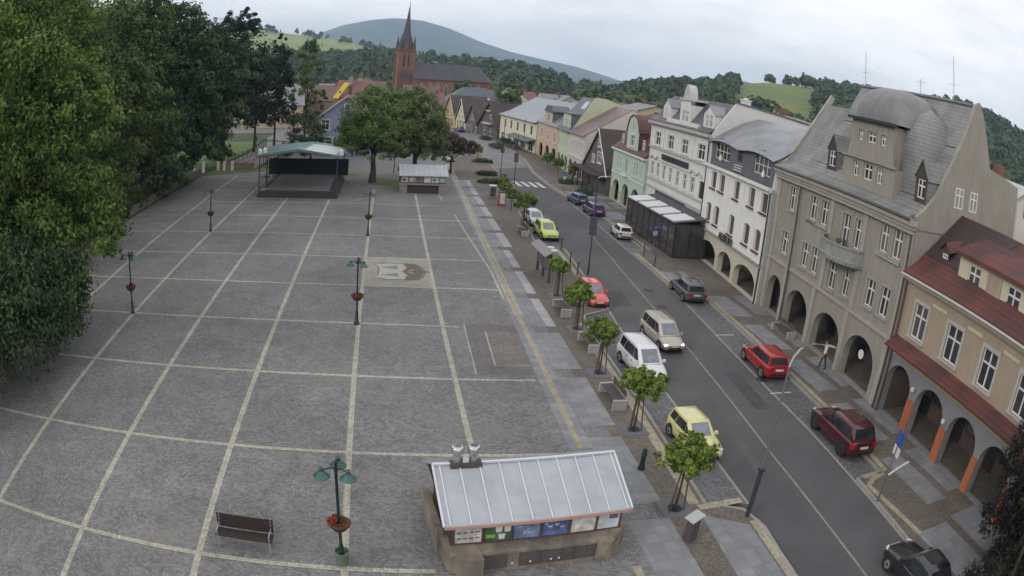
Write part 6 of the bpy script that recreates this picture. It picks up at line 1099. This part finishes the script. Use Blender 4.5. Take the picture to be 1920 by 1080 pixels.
b.box(-.12, 5.64, 2.1, 2.2, zf_(2.15), zf_(2.15) + .06); b.prism([(.28, zf_(.30) - .02), (.28, zf_(.30) + .05), (2.15, zf_(2.15) + .05), (2.15, zf_(2.15) - .02)], -.15, -.09, axis=0).prism([(.28, zf_(.30) - .02), (.28, zf_(.30) + .05), (2.15, zf_(2.15) + .05), (2.15, zf_(2.15) - .02)], 5.61, 5.67, axis=0); b.obj('roof_seams', seam_m, rf)
b = MB(); b.box(-.1, 5.62, .26, .32, zf_(.30) - .1, zf_(.30) - .005); b.obj('fascia', mat('pink_fascia', (.40, .25, .22), .6), rf)
b = MB()
for e in (0.0, 5.45): b.prism([(.9, 1.7), (2.15, zf_(2.15) - .08), (3.6, 1.7)], e + .0, e + .06, axis=0)
b.obj('gable_board', mat('kiosk_dark_side', (.045, .03, .035), .7), K)
vent = mat('steel_vent', (.5, .5, .5), .25, metal=.8, var=.15)
for u in (.62, 1.12): q = MB(); q.lathe([(.13, 2.5), (.13, 2.86), (.19, 2.92), (.2, 3.06), (.17, 3.12), (.12, 3.14), (.12, 3.06), (.0, 3.02)], (u, 2.2, 0), 14); q.obj('vent_cap', vent, K, smooth=True)
q = MB(); q.box(.78, .96, 2.1, 2.3, 2.62, 2.76); q.obj('vent_bracket', frame_w, K); q = MB(); q.box(.4, 1.35, 2.0, 2.3, 2.3, 2.62); q.obj('vent_box', drk, K)
r = empty('planter_bush', at(type('q', (), {'root': K}), 5.15, .8, .68), 0, 'small green bush in the stone corner of the poster kiosk', 'bush'); crown('foliage', [(0, 0, .1, .32, .4, .22)], 700, .05, lf_mid, r, 5)
# ---------- far kiosk of the same kind
K = empty('far_kiosk', (1.75, 77.0, 0), R(4), 'second stone kiosk with sheet roof and posters below the lindens', 'kiosk')
b = MB(); b.box(0, .85, 0, 2.6, 0, 1.05).box(4.4, 5.3, 0, 2.6, 0, 1.05).box(-.1, 5.4, -.05, .6, .95, 1.1); b.obj('stone_base', mat('far_kiosk_stone', (.25, .225, .20), .9, var=.2, scale=2), K); b = MB(); b.box(.85, 4.4, .12, .2, 0, .95); b.obj('gate', mat('dark_gate', (.05, .035, .04), .7), K)
b = MB(); b.box(.1, 5.2, .25, 2.6, 1.1, 1.95); b.obj('cabin', drk, K); pc_ = [(.40, .38, .35), (.30, .27, .24), (.16, .15, .18), (.50, .52, .42), (.44, .47, .47), (.26, .33, .26)]
for k in range(6): q = MB(); q.box(.15 + .85 * k, .92 + .85 * k, .2, .245, 1.2, 1.85); p_ = q.obj('poster', mat('far_poster_%d' % k, pc_[k], .6, var=.35, scale=4), K); q = MB(); q.box(.3 + .85 * k, .6 + .85 * k, .19, .198, 1.35 + .05 * (k % 3), 1.62); q.obj('print', wsn if k % 2 else drk, p_)
b = MB(); b.face([(-.1, .0, 1.98), (5.4, .0, 1.98), (5.4, 1.9, 3.0), (-.1, 1.9, 3.0)]); b.face([(-.1, 1.9, 3.0), (5.4, 1.9, 3.0), (5.4, 3.4, 2.0), (-.1, 3.4, 2.0)]); rf = b.obj('roof', sheetm, K); b = MB()
for k in range(10): u = .05 + k * .58; b.prism([(0, 1.98), (0, 2.02), (1.9, 3.04), (1.9, 3.0)], u - .02, u + .02, axis=0)
b.box(-.1, 5.4, -.02, .04, 1.93, 2.03); b.obj('roof_seams', seam_m, rf)
# ---------- stage
S_ = empty('stage', (-13.7, 72.4, 0), 0, 'open air stage with teal canopy, dark backdrop and low stepped deck', 'stage'); dkst = mat('stage_dark_step', (.05, .045, .05), .7, var=.2); teal = mat('teal_canopy', (.07, .145, .145), .45, var=.2, scale=.8, c2=(.12, .21, .205), c2scale=.5); deckm = mat('stage_deck', (.20, .19, .19), .75, var=.2, scale=1.2); thinp = mat('stage_pole', (.07, .08, .085), .5, metal=.4)
b = MB(); b.box(0, 8.8, 0, 13.2, 0, .34).box(.3, 8.4, .3, 12.9, .34, .66); b.obj('steps', dkst, S_); b = MB(); b.box(.8, 7.8, .9, 12.4, .66, .70); b.obj('deck', deckm, S_)
b = MB(); b.box(.32, .78, .6, 2.2, .66, .69); b.obj('pale_plate', conc, S_)
for x, y, h_ in ((.15, .3, 4.45), (8.65, .3, 4.5), (.1, 5.5, 4.35), (8.6, 12.8, 4.0), (.2, 12.8, 4.0), (4.3, 12.9, 4.3)): b = MB(); b.tube([(x, y, 0), (x, y, h_)], .07, 8); b.obj('pole', thinp, S_)
b = MB(); b.box(-.9, 9.2, 12.6, 12.66, .62, 2.62); b.obj('backdrop', mat('dark_backdrop', (.012, .022, .028), .8, var=.15), S_)
def can(u, v): # canopy height
    return 4.35 + .75 * (1 - abs(u - 4.4) / 5.2) ** 1.0 * (1 - .35 * v) + .12 * math.cos(v * 3) - .35 * v * 0
b = MB(); nu, nv_ = 14, 8; g_ = [[(-.3 + 9.5 * i / nu, -.2 + 12.6 * j / nv_, can(-.3 + 9.5 * i / nu, j / nv_) + (.10 if (i + j) % 2 else 0) * 0) for i in range(nu + 1)] for j in range(nv_ + 1)]
for j in range(nv_):
    for i in range(nu): b.face([g_[j][i], g_[j][i + 1], g_[j + 1][i + 1], g_[j + 1][i]])
for j in range(nv_ + 1):
    pass
for i in range(nu): a, c = g_[0][i], g_[0][i + 1]; b.face([a, c, (c[0], c[1], c[2] - .22), (a[0], a[1], a[2] - .22)])
cn = b.obj('canopy', teal, S_, smooth=True, angle=25); b = MB()
for (i0_, i1_) in ((8, 13),): 
    for j in range(0, 6):
        for i in range(i0_, i1_): b.face([(g_[q2][p2][0], g_[q2][p2][1], g_[q2][p2][2] + .02) for q2, p2 in ((j, i), (j, i + 1), (j + 1, i + 1), (j + 1, i))])
b.obj('pale_panel', mat('pale_canopy_panel', (.46, .52, .48), .4, var=.12), cn, smooth=True); b = MB()
for x, y, z_ in ((.1, .4, 4.5), (.55, 1.0, 4.55), (9.0, .6, 4.5)): b.lathe([(.02, 0), (.26, .1), (.24, .55), (.03, .75)], (x, y, z_ - .05), 10)
b.obj('canopy_cap', wsn, cn, smooth=True); b = MB(); b.tube([(-.2, -.15, 4.3), (4.4, -.2, 4.9), (9.2, -.1, 4.35)], .06, 6); b.obj('edge_beam', thinp, S_)
r = empty('planter_row', (-13.5, 85.2, 0), 0, 'grass verge behind the stage backdrop', 'verge'); crown('foliage', [(3, .9, .1, 5.5, .5, .25)], 2600, .08, lf_linden, r, 3)
# fences and walls on the park side
fence_m = mat('fence_iron', (.04, .042, .045), .6, metal=.3)
def fence(pts, h_, label, step=.5):
    r = empty('iron_fence', (*pts[0], 0), 0, label, 'fence'); o = pts[0]; b = MB(); q = MB()
    for a, c in zip(pts, pts[1:]):
        A, C_ = Vector((a[0] - o[0], a[1] - o[1], 0)), Vector((c[0] - o[0], c[1] - o[1], 0)); n_ = max(2, int((C_ - A).length / step))
        for z_ in (.15, h_ - .08): b.tube([A + Vector((0, 0, z_)), C_ + Vector((0, 0, z_))], .025, 4)
        for k in range(n_ + 1):
            p_ = A.lerp(C_, k / n_); (q if k % 5 == 0 else b).tube([p_, p_ + Vector((0, 0, h_ + (.1 if k % 5 == 0 else 0)))], .05 if k % 5 == 0 else .014, 4)
    b.obj('rails', fence_m, r); q.obj('post', fence_m, r)
fence([(-24.4, 90), (-22.3, 101), (-21.4, 111), (-21.6, 122)], 1.3, 'dark iron fence between the lawn and the gravel path'); fence([(-19.7, 93.5), (-17.6, 99), (-16.2, 112)], 1.1, 'dark iron fence on the stage side of the gravel path')
r = empty('low_wall', (-23.5, 92.6, 0), R(4), 'low brown wall with pale posts across the end of the gravel path', 'wall'); b = MB(); b.box(.2, 5.3, 0, .3, 0, 1.0); b.obj('wall', brownw, r)
for u in (.1, 1.0, 2.2): b = MB(); b.box(u - .2, u + .2, -.06, .36, 0, 1.25); b.obj('post', offw, r)
r = empty('park_wall', (-25.6, 62, 0), R(89), 'low dark stone wall between park and square', 'wall'); b = MB(); b.box(0, 26, 0, .35, 0, .7).box(0, 26, -.04, .39, .7, .8); b.obj('wall', mat('mossy_stone', (.12, .11, .095), .9, var=.25, scale=2), r)
for k, (x, y, lb) in enumerate([(-25.9, 88.5, 'pair'), (-25.1, 90.5, 'pair')]):
    q = MB(); q.box(-.2, .2, -.12, .12, .0, 1.5, top=(.06, .02)); o = q.obj('marker_board', wsn, None, (x, y, .0)); tag(o, 'small white board under the dark park trees, ' + ('nearer' if k == 0 else 'farther') + ' of the two', 'board', 'white boards')

# ================= PEOPLE =================
skin = mat('skin', (.42, .26, .19), .6, var=.05); hair = mat('dark_hair', (.03, .02, .015), .8); 
def person(x, y, rz, label, shirt, trousers, H_=1.72, z=0., stride=.0, arm=.12):
    r = empty('person', (x, y, z), rz, label, 'person'); k = H_ / 1.75
    V = {'pelvis': (0, 0, .95), 'waist': (0, .0, 1.10), 'chest': (0, .0, 1.32), 'neckb': (0, .0, 1.46), 'neck': (0, .015, 1.52), 'head0': (0, .03, 1.60), 'head1': (0, .025, 1.70)}
    order = ['pelvis', 'waist', 'chest', 'neckb', 'neck', 'head0', 'head1']; vs = [V[o_] for o_ in order]; ed = [(i, i + 1) for i in range(6)]; rad = [(.15, .12), (.135, .10), (.165, .11), (.09, .08), (.055, .055), (.085, .095), (.07, .08)]
    for s_ in (-1, 1):
        f = stride * s_; i = len(vs); vs += [(s_ * .10, 0, .90), (s_ * .105, f * .5, .50), (s_ * .11, f * .8 - .02, .08), (s_ * .12, f * .8 + .13, .04)]; ed += [(0, i), (i, i + 1), (i + 1, i + 2), (i + 2, i + 3)]; rad += [(.09, .09), (.062, .062), (.042, .042), (.038, .03)]
        i = len(vs); vs += [(s_ * .18, 0, 1.41), (s_ * (.22 + arm * .3), -.03 - f * .3, 1.14), (s_ * (.22 + arm * .5), .10 - f * .35, .93), (s_ * (.215 + arm * .5), .13 - f * .35, .85)]; ed += [(2, i), (i, i + 1), (i + 1, i + 2), (i + 2, i + 3)]; rad += [(.06, .055), (.043, .04), (.03, .028), (.028, .018)]
        for q_, (dx, dy, dz, rr_) in enumerate([(.02, .0, -.09, .009), (.008, .01, -.1, .009), (-.006, .014, -.095, .009), (-.02, .01, -.08, .008), (-.03 * s_ * 0 + .035, .03, -.04, .01)]):
            j = len(vs); b0 = vs[i + 3]; vs += [(b0[0] + dx * .8, b0[1] + dy, b0[2] + dz * .5), (b0[0] + dx, b0[1] + dy + .01, b0[2] + dz)]; ed += [(i + 3, j), (j, j + 1)]; rad += [(rr_, rr_)] * 2
    me = bpy.data.meshes.new('body'); me.from_pydata([tuple(c * k for c in v) for v in vs], ed, []); o = link('body_source', me)
    sk = o.modifiers.new('s', 'SKIN'); me.skin_vertices[0].data[0].use_root = True
    for i, rr_ in enumerate(rad): me.skin_vertices[0].data[i].radius = (rr_[0] * k, rr_[1] * k)
    o.modifiers.new('b', 'SUBSURF').levels = 2; bpy.context.view_layer.update(); m2 = bpy.data.meshes.new_from_object(o.evaluated_get(bpy.context.evaluated_depsgraph_get())); bpy.data.objects.remove(o)
    m2.materials.clear(); [m2.materials.append(q_) for q_ in (skin, shirt, trousers, trimb)]
    mi = []
    for p_ in m2.polygons:
        c = p_.center / k; mi.append(3 if c.z < .09 else 2 if c.z < .98 and abs(c.x) < .19 else 0 if (c.z > 1.485 or (abs(c.x) > .2 and c.z < 1.0)) else 1)
    m2.polygons.foreach_set('material_index', mi); m2.polygons.foreach_set('use_smooth', [True] * len(m2.polygons)); body = link('body', m2, r)
    b = MB(); b.lathe([(0, .13), (.07, .11), (.105, .05), (.11, -.01), (.095, -.07)], (0, -.005, 1.655), 14, R(180) - .5, R(360) + .5 - 0); b.lathe([(0, .135), (.07, .115), (.108, .05), (.11, .03)], (0, 0.0, 1.655), 14); b.v = [tuple(c * k for c in v) for v in b.v]; b.obj('hair', hair, r, smooth=True)
    b = MB(); b.lathe([(.0, -.018), (.016, 0), (0, .018)], (0, .125, 1.635), 6); b.v = [tuple(c * k for c in v) for v in b.v]; b.obj('nose', skin, body); b = MB()
    for s_ in (-1, 1): b.lathe([(.0, -.03), (.014, 0), (0, .03)], (s_ * .092, .02, 1.645), 6)
    b.v = [tuple(c * k for c in v) for v in b.v]; b.obj('ear', skin, body); b = MB()
    for s_ in (-1, 1): b.lathe([(.0, -.008), (.012, 0), (0, .008)], (s_ * .033, .112, 1.66), 6)
    b.v = [tuple(c * k for c in v) for v in b.v]; b.obj('eye', hair, body); b = MB(); b.box(-.022, .022, .106, .116, 1.588, 1.596); b.v = [tuple(c * k for c in v) for v in b.v]; b.obj('mouth', hair, body); return r
person(24.05, 29.75, R(70), 'person in a light top and dark trousers walking before the arcade of the grey building', mat('light_top', (.50, .52, .55), .85), mat('dark_trousers', (.03, .03, .035), .85), stride=.22)
person(-24.7, 128, R(200), 'person in blue walking on the path beyond the lawn', mat('blue_jacket', (.07, .12, .22), .85), mat('navy_trousers', (.03, .04, .07), .85), stride=.2)
person(25.3, 88.4, R(90), 'person in an orange jacket beside the porch of the timber gable house', mat('orange_jacket', (.45, .14, .05), .85), mat('dark_trousers', (.03, .03, .035), .85), stride=.1)
# parasols / cafe things before the timber house, bicycle rack
for k, (x, y, c, lb) in enumerate([(25.2, 92.5, (.10, .035, .03), 'folded dark red parasol before the timber gable house, farther of two'), (25.4, 85.8, (.05, .035, .035), 'folded dark brown parasol before the timber gable house, nearer of two')]):
    r = empty('parasol', (x, y, 0), 0, lb, 'parasol', 'folded parasols'); q = MB(); q.tube([(0, 0, 0), (0, 0, 2.5)], .03, 6); q.obj('pole', post_m, r); q = MB(); q.lathe([(.05, .95), (.17, 1.1), (.13, 1.7), (.04, 2.45), (0, 2.5)], (0, 0, 0), 10); q.obj('canopy', mat('parasol_%d' % k, c, .85), r, smooth=True)
r = empty('cafe_planter', (23.5, 137, 0), R(97), 'dark planted terrace boxes before the cream long house', 'planter'); b = MB(); b.box(-6, 6, -.5, .5, 0, .8); b.obj('box', drk, r); crown('foliage', [(0, 0, .9, 5.8, .5, .35)], 2200, .1, lf_deep, r, 8)

# ================= HILLS AND WOODS =================
def hill(name, sky_, R0, R1, R2, m, rise=1.6, nR=16, dz=0., foot=None, seed=1, rough=.02, daz=.6):
    azs = np.arange(sky_[0][0], sky_[-1][0] + .01, daz); g = np.random.default_rng(seed); V_ = []; n = nR + 7; ph = g.uniform(0, 6, 8)
    for a in azs:
        e = interp(sky_, a); zc = 13.3 + R1 * math.tan(R(e)) + dz; z0 = -1.0
        for k in range(n):
            if k <= nR: t = k / nR; rr = R0 + (R1 - R0) * t; zz = z0 + (zc - z0) * (t ** rise if rise > 1 else t)
            else: t = (k - nR) / 6; rr = R1 + (R2 - R1) * t; zz = zc - (zc - z0) * t * t * .8
            wob = sum(math.sin(a * (.5 + .37 * q) + rr / R1 * (4 + 3 * q) + ph[q]) for q in range(4)) * rough * (zc - z0) * (1 - abs(2 * min(k / nR, 1) - 1)) ; V_.append((rr * math.sin(R(a)), rr * math.cos(R(a)), zz + wob))
    F_ = [(i * n + k, (i + 1) * n + k, (i + 1) * n + k + 1, i * n + k + 1) for i in range(len(azs) - 1) for k in range(n - 1)]
    me = bpy.data.meshes.new(name); me.from_pydata(V_, [], F_); me.materials.append(m); me.polygons.foreach_set('use_smooth', [True] * len(F_)); me.update(); o = link(name, me); o['kind'] = 'structure'
    A = np.array(V_).reshape(len(azs), n, 3)
    def zat(az, r_):
        i = (az - azs[0]) / daz; i0 = int(max(0, min(len(azs) - 2, math.floor(i)))); fi = min(max(i - i0, 0), 1); rs = np.hypot(A[i0, :, 0], A[i0, :, 1]); za = np.interp(r_, rs, A[i0, :, 2]); zb_ = np.interp(r_, rs, A[i0 + 1, :, 2]); return za * (1 - fi) + zb_ * fi
    return zat
meadow = mat('meadow', (.17, .22, .07), .95, var=.15, scale=.02, c2=(.22, .25, .09), c2scale=.006); woodfloor = mat('wood_floor', (.028, .045, .02), .95, var=.3, scale=.03); mount = mat('mountain_wood', (.035, .058, .036), .95, var=.35, scale=.012, c2=(.085, .10, .05), c2scale=.0035, c2amt=.3)
mt = [(-19, 1.5), (-12.9, 2.6), (-9.9, 2.9), (-7.6, 3.05), (-6.3, 3.3), (-4.6, 3.97), (-2.4, 4.46), (-.3, 4.71), (1.9, 4.61), (4.1, 4.08), (6.8, 3.07), (9.4, 2.37), (12, 1.98), (14.6, 1.67), (16.8, 1.25), (18.4, .9), (21, .6), (24, .3)]
hill('mountain', mt, 2300, 4600, 7000, mount, rise=1.3, nR=26, rough=.012)
hill('distant_ridge', [(13, .5), (17.3, .86), (18.6, .95), (22, 1.6), (24.2, 1.95), (25.9, 2.3), (28.6, 2.5), (32, 2.0), (38, 1.5)], 1500, 3000, 4500, mount, rise=1.3, seed=3)
lh = [(-62, 4.0), (-40, 4.6), (-30, 5.2), (-20.7, 4.9), (-15.7, 4.2), (-13, 3.95), (-10.9, 3.7), (-9, 3.3), (-6.3, 2.95), (-4, 2.55), (-1.8, 2.05), (0, 1.7), (2.2, 1.2), (6, .6)]
z_l = hill('meadow_hill', lh, 480, 1150, 1800, meadow, rise=1.15, seed=4)
mf = [(-62, .8), (-40, 1.0), (-20, .9), (-12.8, .9), (-9.8, .9), (-6.2, 1.05), (-4.4, 1.0), (-1.8, 1.15), (2.6, 1.1), (6.9, .95), (11.2, .65), (13.8, .1), (16, -.3), (20, -.7), (26, -.9)]
z_m = hill('wooded_hill', mf, 400, 700, 1000, woodfloor, rise=1.0, seed=5)
rt = [(12, -1.0), (16, -.9), (17.8, -.5), (19.9, .3), (22.5, .9), (24.6, 1.1), (26.4, 1.6), (27.7, 2.1), (30.4, 2.75), (32.2, 2.9), (33.7, 3.05), (35.1, 3.2), (38, 3.4), (42, 3.5), (48.5, 4.7), (51.4, 4.7), (55.8, 3.9), (62, 3.0), (75, 2.5)]
z_r = hill('right_hill', rt, 300, 640, 950, mat('right_meadow', (.13, .155, .04), .95, var=.15, scale=.03, c2=(.10, .135, .04), c2scale=.01), rise=1.1, seed=6)
# woods: stuff; each tree a small cluster of leafy blobs joined in one mesh
def wood(name, pts, m, label, seed=1, hmin=9, hmax=15, q=46, ls=.95):
    g = np.random.default_rng(seed); n = len(pts); P = np.array(pts, float); H_ = g.uniform(hmin, hmax, n); rad = H_ * g.uniform(.26, .40, n); con = g.random(n) < .25; rad[con] *= .62; H_[con] *= 1.12
    k = np.repeat(np.arange(n), q); d = g.normal(size=(n * q, 3)); d /= np.linalg.norm(d, axis=1)[:, None]; d[:, 2] = np.abs(d[:, 2]) * 1.0 - .35
    tap = np.where(con[k], 1 - .75 * np.clip(d[:, 2] + .35, 0, 1), 1.0); lump = 1 + .22 * np.sin(d[:, 0] * 5 + k) * np.cos(d[:, 1] * 6 + k * 1.7)
    c = P[k].copy(); c[:, 0] += d[:, 0] * rad[k] * tap * lump; c[:, 1] += d[:, 1] * rad[k] * tap * lump; c[:, 2] += H_[k] * .55 + d[:, 2] * H_[k] * .5
    nr = d + g.normal(0, .4, d.shape); nr[:, 2] += .3; nr /= np.linalg.norm(nr, axis=1)[:, None]; a = np.cross(nr, g.normal(size=nr.shape)); a /= np.linalg.norm(a, axis=1)[:, None]; b_ = np.cross(nr, a); s = (rad[k] * .42 * ls * g.uniform(.7, 1.3, n * q))[:, None]
    v = np.stack([c - a * s, c - b_ * s, c + a * s, c + b_ * s], 1).reshape(-1, 3); N_ = n * q; me = bpy.data.meshes.new(name); me.vertices.add(4 * N_); me.vertices.foreach_set('co', v.ravel().astype(np.float32)); me.loops.add(4 * N_); me.loops.foreach_set('vertex_index', np.arange(4 * N_, dtype=np.int32)); me.polygons.add(N_); me.polygons.foreach_set('loop_start', np.arange(0, 4 * N_, 4, dtype=np.int32)); me.materials.append(m)
    tv = g.normal(0, .2, n); at_ = me.attributes.new('lv', 'FLOAT', 'FACE'); at_.data.foreach_set('value', np.clip(.4 + tv[k] + g.normal(0, .12, N_) + .2 * d[:, 2], 0, 1).astype(np.float32)); me.update(calc_edges=True)  # tone per tree and leaf; light from above painted in towards crown tops
    o = link(name, me); return tag(o, label, 'wood', kind='stuff')
lf_wood = leafmat('leaves_wood', (.03, .052, .022), (.10, .14, .05), .15)
def scatter(n, az0, az1, r0, r1, zf, seed, keep=lambda a, r_: True):
    g = np.random.default_rng(seed); out_ = []
    while len(out_) < n:
        a = g.uniform(az0, az1); r_ = math.sqrt(g.uniform(r0 * r0, r1 * r1))
        if keep(a, r_): out_.append((r_ * math.sin(R(a)), r_ * math.cos(R(a)), float(zf(a, r_)) - .5))
    return out_
def keep_r(a, r_):
    if 27.8 < a < 34.6 and 400 < r_ < 640 - max(0, (a - 30)) * 12 + 40: return abs(math.sin(a * 3 + r_ * .02)) < .0
    return True
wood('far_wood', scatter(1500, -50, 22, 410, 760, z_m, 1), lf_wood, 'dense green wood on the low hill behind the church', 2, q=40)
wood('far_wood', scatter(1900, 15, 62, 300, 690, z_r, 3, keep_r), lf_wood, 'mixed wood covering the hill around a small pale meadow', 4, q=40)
lhk = lambda a, r_: (r_ > 1080 and math.sin(a * 4.1) + math.sin(a * 9.7) > -.4) or (r_ < 640) or (a < -14 and r_ < 800) or (a > -2.5) or (abs(a + 7.6 - (r_ - 800) * .004) < .35) or (abs(a + 12.4) < .6 and r_ > 900)
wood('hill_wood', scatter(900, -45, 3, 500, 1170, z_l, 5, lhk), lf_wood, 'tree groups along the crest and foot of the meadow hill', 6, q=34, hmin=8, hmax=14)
# individual trees between the houses of the town
protos = []
for k in range(5):
    g = random.Random(200 + k); s = 1.0; bl = [(g.uniform(-1, 1), g.uniform(-1, 1), 5 + g.uniform(-1, 1.6), 2.6, 2.6, 2.8) for _ in range(3)]; pr_ = tree('valley_tree', 0, 0, 'x', bl, 900, .42, [lf_wood, lf_mid, lf_dark, lf_wood, lf_linden][k], 4, .22, seed=300 + k, clump=.35); protos.append(pr_)
spots = []; g = np.random.default_rng(77)
hp = [(h_[0], h_[1]) for h_ in hl] + [(25, 206), (39.5, 233), (12, 193), (4, 300), (20, 303), (36, 308), (-9, 150)]
while len(spots) < 150:
    a = g.uniform(-24, 40); r_ = math.sqrt(g.uniform(165 ** 2, 420 ** 2)); x, y = r_ * math.sin(R(a)), r_ * math.cos(R(a))
    if any((x - u) ** 2 + (y - v) ** 2 < 10 ** 2 for u, v in hp): continue
    if -14 < x < 24 and y < 215: continue
    if 24 <= x < 42 and y < 190: continue
    spots.append((x, y, g.uniform(.7, 1.5)))
for k, (x, y, s) in enumerate(spots):
    zone = 'between park and church' if x < -1 else 'around and beyond the church' if x < 45 else 'below the wooded hill'
    lb = 'green tree among the town houses ' + zone
    o = protos[k % 5] if k < 5 else copy_tree(protos[k % 5], (x, y, 0), k * 1.3); o.location = (x, y, 0); o.rotation_euler = (0, 0, k * 1.3); o.scale = (s, s, s * (1 + .15 * math.sin(k))); o['label'] = lb; o['group'] = 'town trees ' + zone; o['category'] = 'tree'
# ---------------- valley haze
hz = MB(); hz.box(-2600, 4200, -70, 6600, -1.5, 430); ho = hz.obj('haze', bpy.data.materials.new('haze_air')); tag(ho, 'thin bluish morning haze filling the valley', 'haze', kind='stuff')
hm = ho.data.materials[0]; hm.use_nodes = True; t = hm.node_tree; t.nodes.remove(t.nodes['Principled BSDF']); pv = t.nodes.new('ShaderNodeVolumePrincipled'); pv.inputs['Color'].default_value = (.55, .76, 1.0, 1); pv.inputs['Density'].default_value = HAZE; t.links.new(pv.outputs[0], t.nodes['Material Output'].inputs['Volume'])
